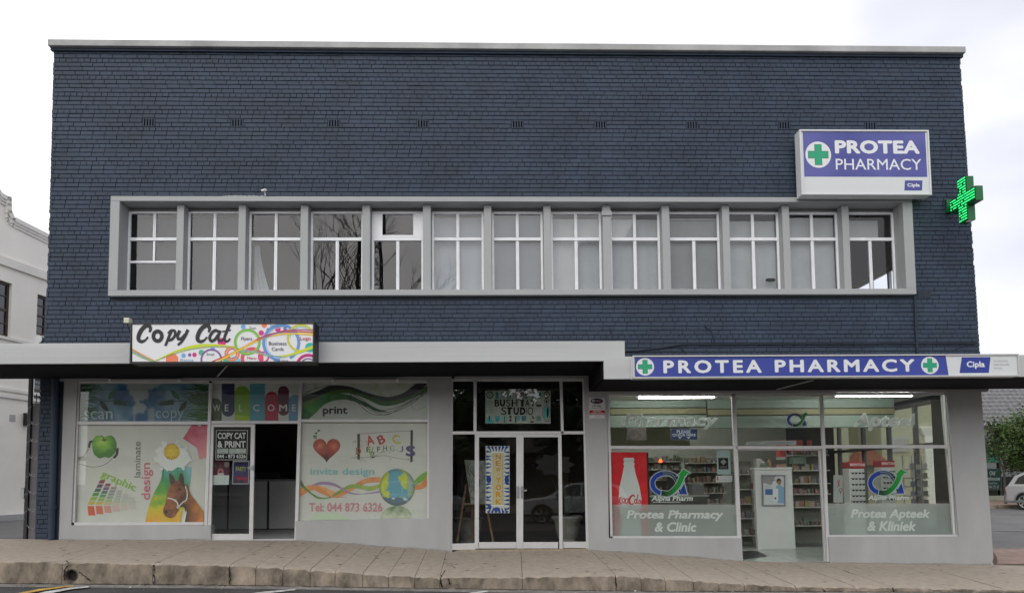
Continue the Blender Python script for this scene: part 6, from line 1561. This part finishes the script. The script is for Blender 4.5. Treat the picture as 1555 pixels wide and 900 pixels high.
# ============================================================ RIGHT SIDE STREET
def gz(x, y): return zg(x, y)
ro = Vector((10.2, 3.2, 0))
def strip(name, pts, dz, m, n=12):
    b = MB(); h = len(pts)//2
    for i in range(h-1): b.face([(*pts[i], gz(*pts[i])+dz), (*pts[i+1], gz(*pts[i+1])+dz), (*pts[2*h-2-i], gz(*pts[2*h-2-i])+dz), (*pts[2*h-1-i], gz(*pts[2*h-1-i])+dz)])
    o = b.build(name, m); o['kind'] = 'structure'; return o
xs = ar(9.65, 29, 2.4)
strip('side_pavement', [(x, .06) for x in xs]+[(x, 3.3-.06*(x-10)) for x in xs[::-1]], .02, M_red)
strip('side_kerb', [(x, 3.32-.06*(x-10)) for x in xs]+[(x, 3.5-.06*(x-10)) for x in xs[::-1]], .03, M_kerb)
strip('road_line', [(x, 8.2-.05*(x-10)) for x in xs]+[(x, 8.30-.05*(x-10)) for x in xs[::-1]], .012, mat('faded_road_paint', (.24, .235, .22), .8, var=.4, vscale=6))
# far pavement: raised slab of red paving with kerb
b = MB(); fk = 18.9
for i in range(len(ar(12, 60, 3))-1):
    x = 12+3*i; z0, z1 = gz(x, fk), gz(x+3, fk)
    b.face([(x, fk+.15, z0+.13), (x+3, fk+.15, z1+.13), (x+3, 26, z1+.2), (x, 26, z0+.2)])
b.build('far_pavement', M_red, kind='structure')
b = MB(); b.box(12, 60, fk, fk+.148, 0, gz(26, fk)+.135); b.build('far_kerb', M_kerb, kind='structure')
# tile-roofed building
fy = 24.0
tb_ = thing('tiled_roof_building', 'low building with grey tiled roof across the side street', 'building', (30, fy+2, .3))
def FZ(py, y=fy): return U(1520, py, y)[1]
xq0 = U(1462, 650, fy)[0]; xq1 = xq0+16
zev = FZ(642, fy-.5); 
b = MB(); b.box(xq0, xq1, fy, fy+.2, FZ(660), zev); b.box(xq0, xq1, fy, fy+.2, .2, FZ(752)); b.box(xq0, xq0+.5, fy+.001, fy+.2, FZ(752), FZ(660)); b.box(xq0, xq0+.2, fy+.21, fy+7, .2, zev); b.build('wall', mat('pale_green_plaster', (.34, .36, .28), .8, var=.08), tb_)
b = MB(); b.box(xq0+.5, xq1, fy+.12, fy+.16, FZ(752), FZ(660)); b.build('shop_window_pane', M_glassD, tb_)
b = MB(); b.box(xq0+.4, xq1, fy+1.2, fy+1.3, .3, zev); b.build('dark_interior', mat('dark_green_interior', (.02, .06, .05), .8, var=.4, vscale=1.2), tb_)
b = MB()
for x_ in ar(xq0+.5, xq1, 1.35): b.box(x_, x_+.07, fy+.02, fy+.1, FZ(752), FZ(660))
b.build('window_frame', M_brown, tb_)
b = MB(); gp_ = U(1496, 685, fy); b.box(xq0+.52, U(1519, 690, fy)[0], fy+.02, fy+.06, U(1496, 702, fy)[1], U(1496, 676, fy)[1]); b.build('green_awning_board', mat('green_board', (.02, .16, .10), .6), tb_)
A = Art(fy-.01); A.rect(1499.5, 711, 1520.5, 743, C(36, 66, 60)); LT = C(160, 172, 168)
A.text('Old', 1502.5, 714.5, 1511, 721, LT, .02); A.text('Farmhouse', 1490.5, 722.8, 1518.6, 729, LT, .02); A.text('Guest Farm', 1501.5, 731, 1514.5, 734.5, LT); A.text('044 272 67', 1501.5, 736.5, 1517, 741, LT)
osn = thing('window_sign', 'dark green Old Farmhouse board in the window across the street', 'sign', (U(1510, 743, fy)[0], fy, U(1510, 743, fy)[1])); A.build('print', osn, M_paper)
b = MB(); b.px([(1499.4, 710.8), (1520.6, 710.8), (1520.6, 743.2), (1499.4, 743.2)], fy-.009, .02); b.build('board', M_greydark, osn)
# roof: individual tile courses
M_tileR = mat('grey_roof_tile', (.19, .19, .195), .85, var=.4, vscale=6)
rise = (FZ(590, fy+3.4)-zev); run = 3.9; rows_ = 9; sh = None; cnt = 0
b2 = MB()
for r_ in range(rows_):
    y0 = fy-.5+run*r_/rows_; z0 = zev+rise*r_/rows_; y1 = fy-.5+run*(r_+1.12)/rows_; z1 = zev+rise*(r_+1)/rows_
    x = xq0-.4+(r_ % 2)*.16
    while x < xq0+9:
        wd = .33
        if sh is None:
            q = MB(); n_ = 4
            for k_ in range(n_):
                a0, a1 = wd*k_/n_, wd*(k_+1)/n_; hz = [.0, .045, .045, .01, .0]
                q.face([(a0, 0, hz[k_]+.10), (a1, 0, hz[k_+1]+.10), (a1, y1-y0, hz[k_+1]+z1-z0), (a0, y1-y0, hz[k_]+z1-z0)]); q.face([(a0, 0, 0), (a1, 0, 0), (a1, 0, hz[k_+1]+.10), (a0, 0, hz[k_]+.10)])
            o = q.build('roof_tile', M_tileR, tb_); sh = o.data; o.location = Vector((x, y0, z0)); 
        elif cnt < 290:
            o = bpy.data.objects.new('roof_tile', sh); COL.objects.link(o); adopt(o, tb_); o.location = Vector((x, y0, z0))
        cnt += 1; x += wd
o = None
b = MB(); b.face([(xq0-.3, fy-.45, zev-.02), (xq1, fy-.45, zev-.02), (xq1, fy-.5+run, zev+rise-.02), (xq0-.3, fy-.5+run, zev+rise-.02)]); b.face([(xq0-.3, fy-.5+run, zev+rise-.02), (xq1, fy-.5+run, zev+rise-.02), (xq1, fy+8, zev), (xq0-.3, fy+8, zev)]); b.build('roof', M_tileR, tb_)
b = MB(); b.box(xq0-.35, xq1, fy-.62, fy-.5, zev-.12, zev); b.build('gutter_pipe', M_greydark, tb_)
# cream building seen through the pharmacy's side windows
cy_ = 21.0
cb_ = thing('yellow_cream_building', 'cream building with moulded pilaster seen through the pharmacy side glass', 'building', (17, cy_, .2))
xa, xb = U(1268, 700, cy_)[0], U(1450, 700, cy_)[0]; ztop = U(1400, 585, cy_)[1]
b = MB(); b.box(xa-3, U(1290, 700, cy_)[0], cy_, cy_+6, 0, ztop+1); b.box(U(1340, 700, cy_)[0], xb, cy_, cy_+6, 0, ztop+1); b.box(U(1290, 700, cy_)[0]+.002, U(1340, 700, cy_)[0]-.002, cy_+.6, cy_+6, 0, U(1300, 686, cy_)[1]); b.build('wall', mat('yellow_cream_plaster', (.42, .405, .29), .8, var=.08), cb_)
b = MB(); pxx = U(1404, 700, cy_)[0]; b.box(pxx, pxx+.6, cy_-.12, cy_-.001, 0, U(1404, 660, cy_)[1])
for i in range(4): b.box(pxx-.08-.06*i, pxx+.68+.06*i, cy_-.14-.04*i, cy_-.002, U(1404, 660, cy_)[1]+.10*i+.002, U(1404, 660, cy_)[1]+.10*(i+1))
b.build('pilaster', M_creamtrim, cb_)
b = MB(); q0 = U(1348, 686, cy_); q1 = U(1376, 664, cy_); b.box(q0[0], q1[0], cy_-.06, cy_-.001, q0[1], q1[1]); b.build('wall_panel', M_greydark, cb_)
b = MB(); q0 = U(1304, 690, cy_-.3); b.ext([(q0[0]-.6, q0[1]-.5), (q0[0]+1.6, q0[1]-.5), (q0[0]+.5, q0[1]+.45)], cy_-.3, cy_+.4); b.build('porch_roof', mat('terracotta', (.30, .10, .06), .8, var=.3), cb_)

sb_ = UZ(1509.5, 857, -.05); q = MB(); q.lathe((sb_.x+.06, .10, zf(9.5)-.02), [(0, 0), (.10, 0), (.11, .08), (.10, .18), (.07, .24), (0, .26)], 12)
tag(q.build('corner_stone', mat('brown_stone', (.16, .11, .08), .9, var=.4, vscale=12, bump=.6)), 'rounded brown guard stone at the right corner of the building', 'stone')
for a, c, lab in ((167, 272, 'unlit white light fitting above the left copy shop window'), (505, 603, 'unlit white light fitting above the right copy shop window')):
    A0, A1 = U(a, 579, -.06), U(c, 577, -.06); t = thing('light_fitting', lab, 'light fitting', ((A0[0]+A1[0])/2, -.06, A0[1]))
    q = MB(); q.box(A0[0], A1[0], -.075, -.002, A0[1]-.005, A0[1]+.035); q.build('housing', M_alu, t)
    for x_ in (A0[0], A1[0]): q = MB(); q.box(x_-.02, x_+.02, -.085, -.003, A0[1]-.012, A0[1]+.04); q.build('end_cap', M_white, t)

# trees
def leafy(name_t, label, base, h_tr, crown, n, leaf, colr, seed, group=None, bare=False, rtr=.1):
    rnd = random.Random(seed); bx, by, bz = base
    t = thing(name_t, label, 'tree', base, group)
    b = MB(); tips = []
    def limb(p, d, l, r_, dep):
        q = p+d*l; b.cyl(p, q, r_, r_*.68, n=6 if dep > 1 else 8, caps=False)
        if dep >= (6 if bare else 3): tips.append(q); return
        for k_ in range(rnd.choice((2, 3)) if not bare else rnd.choice((2, 2, 3))):
            nd = (d+Vector((rnd.uniform(-1, 1), rnd.uniform(-1, 1), rnd.uniform(-.3, .7)))*(.62 if bare else .8)).normalized(); limb(q, nd, l*(rnd.uniform(.6, .85) if not bare else rnd.uniform(.62, .95)), r_*.62, dep+1)
    limb(Vector(base), Vector((0, 0, 1)), h_tr, rtr, 0)
    b.build('trunk', M_bark, t)
    if not bare:
        cx, cy, cz, rx, ry, rz_ = crown; L_ = MB(); clumps = []
        for _ in range(max(14, n//140)):
            while True:
                v = Vector((rnd.uniform(-1, 1), rnd.uniform(-1, 1), rnd.uniform(-1, 1)))
                if .25 < v.length < 1: break
            clumps.append((v, rnd.uniform(.22, .42), rnd.uniform(.6, 1.35)))
        for _ in range(n):
            v, rr_, sh_ = rnd.choice(clumps); w_ = Vector((rnd.gauss(0, .5), rnd.gauss(0, .5), rnd.gauss(0, .42)))*rr_; u_ = v*.86+w_
            p = Vector((cx+u_.x*rx, cy+u_.y*ry, cz+u_.z*rz_)); a = Vector((rnd.uniform(-1, 1), rnd.uniform(-1, 1), rnd.uniform(-.6, .6))).normalized(); c = a.cross(Vector((rnd.uniform(-1, 1), rnd.uniform(-1, 1), rnd.uniform(-1, 1)))).normalized(); s_ = leaf*rnd.uniform(.6, 1.3)
            k2 = sh_*rnd.uniform(.7, 1.3); cc = (colr[0]*k2, colr[1]*k2, colr[2]*k2)
            L_.face([p-a*s_, p+c*s_*.5, p+a*s_, p-c*s_*.5], 0, cc)
        L_.build('crown', MATS.get('leaf') or printmat('leaf', .55, .3), t)
    return t
tx_, ty_ = U(1541, 700, 20.2)[0], 20.2
lt_ = thing
leafy('street_tree', 'dense round green tree on the far side street pavement', (U(1526, 740, ty_)[0], ty_, gz(20, ty_)+.13), 1.5, (U(1561, 690, ty_)[0], ty_, U(1546, 671, ty_)[1], 2.0, 1.5, 1.65), 13000, .078, (.058, .10, .024), 5, rtr=.06)

# cars
def car(label, loc, rz, paint, clad, group=None, suv=True):
    t = thing('parked_car', label, 'car', (0, 0, 0), group)
    Lg, Wd, Hh = 4.6, 1.86, 1.66
    def sec(profile, hw, mi=0): pass
    # body side profile (x forward, z up)
    low = [(-2.22, .62), (-2.25, .42), (-2.15, .30), (-1.88, .30), (-1.84, .45), (-1.72, .64), (-1.5, .75), (-1.28, .76), (-1.06, .66), (-.94, .48), (-.90, .28), (.90, .28), (.94, .48), (1.06, .66), (1.28, .76), (1.5, .75), (1.72, .64), (1.84, .45), (1.88, .30), (2.2, .32), (2.3, .5), (2.3, .78), (2.2, .92), (1.6, 1.02), (1.05, 1.08), (-2.12, 1.08), (-2.26, .95)]
    b = MB(); n = len(low)
    def ring_(y, inset): return [(x*(1-inset*.02), y, z-(inset*.02 if z > .9 else 0)) for x, z in low]
    layers = [(-.93, 1.6), (-.90, .5), (-.6, 0), (0, 0), (.6, 0), (.90, .5), (.93, 1.6)]
    for y, ins in layers: b.v += ring_(y, ins)
    for k_ in range(len(layers)-1):
        for i in range(n): j = (i+1) % n; b.f.append((k_*n+i, k_*n+j, (k_+1)*n+j, (k_+1)*n+i)); b.mi.append(0); b.c.append(None)
    b.f.append(tuple(range(n))[::-1]); b.f.append(tuple(range((len(layers)-1)*n, len(layers)*n))); b.mi += [0, 0]; b.c += [None, None]
    b.build('body', paint, t, bevel=.02)
    b = MB(); b.box(-2.27, 2.31, -.94, .94, .31, .40)
    for s_ in (-1, 1):
        for wx in (-1.39, 1.39):
            pts = [(wx+.44*math.cos(a), .36+.44*math.sin(a)) for a in [math.pi*i/10 for i in range(11)]]+[(wx+.37*math.cos(a), .36+.37*math.sin(a)) for a in [math.pi*i/10 for i in range(10, -1, -1)]]
            b.ext(pts, s_*.945-.012, s_*.945+.012)
        b.box(-.95, .95, s_*.94-.01, s_*.94+.01, .27, .44)
    b.box(-2.3, -2.2, -.9, .9, .36, .66); b.build('cladding', clad, t, bevel=.01)
    # cabin
    cab_ = [(-2.14, 1.05), (-1.92, 1.46), (-1.55, 1.62), (-.6, 1.67), (.1, 1.62), (.45, 1.5), (1.15, 1.06)]
    b = MB(); n = len(cab_)
    for y, sc_ in ((-.86, 0), (-.68, 1), (.68, 1), (.86, 0)):
        b.v += [(x, y, z) if sc_ else (x, y, 1.05+(z-1.05)*.0) for x, z in cab_] if False else [(x, (-.86+(z-1.05)*.32 if y < 0 else .86-(z-1.05)*.32) if abs(y) > .8 else y*.9, z) for x, z in cab_]
    for k_ in range(3):
        for i in range(n-1): b.f.append((k_*n+i, k_*n+i+1, (k_+1)*n+i+1, (k_+1)*n+i)); b.mi.append(0); b.c.append(None)
    b.f.append(tuple(range(n))[::-1]); b.f.append(tuple(range(3*n, 4*n))); b.mi += [0, 0]; b.c += [None, None]
    b.build('cabin', paint, t, bevel=.02)
    def sidew(pts):
        for s_ in (-1, 1):
            q = MB(); q.v = [(x, s_*(.86-(z-1.05)*.32+.012), z) for x, z in pts]; q.f = [tuple(range(len(pts)))]; q.mi = [0]; q.c = [None]; q.build('side_window', MATS.get('carglass') or mat('carglass', (.02, .022, .025), .05, spec=.8), t)
    sidew([(-1.85, 1.12), (-1.72, 1.40), (-1.45, 1.54), (-1.15, 1.56), (-1.12, 1.12)]); sidew([(-1.04, 1.12), (-1.07, 1.57), (-.32, 1.58), (-.28, 1.12)]); sidew([(-.2, 1.12), (-.24, 1.58), (.08, 1.56), (.4, 1.44), (.85, 1.12)])
    q = MB(); q.face([(-2.13, -.66, 1.12), (-2.13, .66, 1.12), (-1.95, .6, 1.44), (-1.95, -.6, 1.44)]); q.build('rear_window', MATS['carglass'], t)
    q = MB(); q.face([(1.10, -.7, 1.13), (1.10, .7, 1.13), (.49, .62, 1.5), (.49, -.62, 1.5)]); q.build('windscreen', MATS['carglass'], t)
    for s_ in (-1, 1):
        for wx in (-1.39, 1.39):
            wh = node('wheel', t); q = MB(); q.cyl((wx, s_*.90, .36), (wx, s_*.70, .36), .36, n=26); q.build('tyre', M_rubber, wh, bevel=.02)
            q = MB(); q.cyl((wx, s_*.905, .36), (wx, s_*.90, .36), .25, n=24, mi=1)
            for k_ in range(5):
                for dd in (-.12, .12):
                    a = 2*math.pi*k_/5+.3+dd; q.cyl((wx+.05*math.cos(a), s_*.915, .36+.05*math.sin(a)), (wx+.235*math.cos(a), s_*.915, .36+.235*math.sin(a)), .016, n=5)
            pts = [(wx+.25*math.cos(a), s_*.915, .36+.25*math.sin(a)) for a in [2*math.pi*i/20 for i in range(21)]]; q.path(pts, .014, n=5); q.cyl((wx, s_*.93, .36), (wx, s_*.90, .36), .05, n=10); q.build('rim', [mat('alloy', (.6, .6, .6), .3, metal=.8), M_black], wh)
    q = MB(); q.box(-2.29, -2.2, -.85, -.55, .82, .98); q.box(-2.29, -2.2, .55, .85, .82, .98); q.build('tail_light', mat('tail_red', (.3, .01, .01), .2), t)
    for s_ in (-1, 1):
        q = MB(); q.box(2.12, 2.27, s_*.7-.16, s_*.7+.16, .76, .9); q.build('headlight', mat('lamp_glass', (.6, .62, .65), .15), t)
        q = MB(); q.box(.62, .76, s_*.98-.08, s_*.98+.08, 1.06, 1.2); q.build('mirror', M_black, t, bevel=.02)
        q = MB(); q.path([(-1.6, s_*.6, 1.66), (-1.4, s_*.6, 1.72), (0, s_*.6, 1.70), (.1, s_*.6, 1.64)], .018); q.build('roof_rail', M_black, t)
    for c in list(t.children): pass
    t.location = loc; t.rotation_euler.z = rz
    return t
silver = mat('silver_paint', (.40, .40, .41), .28, metal=.3); grey_cl = mat('grey_cladding', (.16, .165, .17), .5)
cy0 = 16.6; cxr = U(1532, 740, cy0)[0]
car('white SUV with dark lower cladding parked across the side street', (U(1551, 765, 17.5)[0]+1.286+.15, 17.5-1.044, gz(cxr+2, cy0)+.0), R(-72), silver, grey_cl)

# ============================================================ ACROSS THE STREET (seen in the glass)
zb = zr(0)-.07
opp = thing('opposite_building', 'low pale shop row across the road reflected in the shop glass', 'building', (0, -34, zb))
b = MB(); b.box(-26, -3, -40, -34, zb-.3, 8.2); b.box(-3, 7, -39.9, -34.1, zb-.3, 6.6); b.box(7, 30, -40, -34, zb-.3, 8.2); b.build('wall', mat('opposite_wall', (.20, .19, .17), .8, var=.2), opp)  # block heights shaped to keep bright sky out of the shopfront reflections
b = MB(); b.box(-26.5, 30.5, -33.98, -31.5, 3.1, 3.3); b.build('canopy', M_soffit, opp)
for i in range(9):
    b = MB(); b.box(-24+i*6, -20+i*6, -33.99, -33.9, zb+.8, 2.7); b.build('shop_window', M_glassD, opp)
b = MB(); b.box(-26.6, -3, -40.2, -33.85, 8.2, 8.35); b.box(7, 30.6, -40.2, -33.85, 8.2, 8.35); b.build('parapet', M_coping, opp)
strip2 = MB(); strip2.box(-60, 60, -40, -24.6, zb-.2, zb+.13); strip2.build('opposite_pavement', M_red, kind='structure')
for i, (x, y, r_) in enumerate(((-.6, -26, 2.9), (4.6, -26.5, 3.1), (9.5, -27, 2.8))):
    leafy('street_tree', ['leafy tree across the road mirrored in the entrance doors', 'leafy tree across the road mirrored in the left pharmacy window', 'leafy tree across the road mirrored in the right pharmacy window'][i], (x, y, zb+.1), 2.2, (x, y, 5.2, r_, r_*.8, r_*.85), 3600, .20, (.05, .085, .03), 40+i, rtr=.16)
leafy('bare_tree', 'leafless tree across the road mirrored in the upper windows', (-8.2, -23.5, zb+.1), 4.6, None, 0, 0, None, 77, bare=True, rtr=.17)
leafy('bare_tree', 'smaller leafless tree across the road mirrored in the upper windows', (-7.0, -25.5, zb+.1), 4.6, None, 0, 0, None, 78, bare=True, rtr=.15)
ms = thing('lattice_mast', 'steel lattice mast across the road mirrored in the upper windows', 'mast', (-6.4, -26, zb)); b = MB(); cx_, cy_2 = -6.3, -26.0
cr_ = [(-.5, -.5), (.5, -.5), (.5, .5), (-.5, .5)]
for k_ in range(22):
    z0, z1 = k_*.9, (k_+1)*.9; s0_, s1_ = 1.5-.045*k_, 1.5-.045*(k_+1)
    for i in range(4):
        a, c = cr_[i], cr_[(i+1) % 4]
        P0, P1, Q0, Q1 = (cx_+a[0]*s0_, cy_2+a[1]*s0_, z0), (cx_+a[0]*s1_, cy_2+a[1]*s1_, z1), (cx_+c[0]*s0_, cy_2+c[1]*s0_, z0), (cx_+c[0]*s1_, cy_2+c[1]*s1_, z1)
        b.cyl(P0, P1, .05, n=4, caps=False); b.cyl(P0, Q1, .028, n=4, caps=False); b.cyl(Q0, P1, .028, n=4, caps=False); b.cyl(P1, Q1, .028, n=4, caps=False)
b.build('lattice', mat('dark_weathered_steel', (.05, .05, .05), .7), ms)
blue = mat('dark_blue_paint', (.03, .04, .07), .3, metal=.3)
car('silver car with black cladding behind the viewer mirrored in the entrance doors', (3.4, -17.2, zr(3)-.07), R(184), mat('pale_silver_paint', (.62, .62, .62), .35, metal=.1), M_black)
car('silver car parked behind the viewer mirrored in the left sidelight', (-3.6, -18.2, zr(-3)-.07), R(2), silver, M_black)
print('tris', sum(len(o.data.polygons) for o in bpy.data.objects if o.type == 'MESH'), 'objs', len(bpy.data.objects))
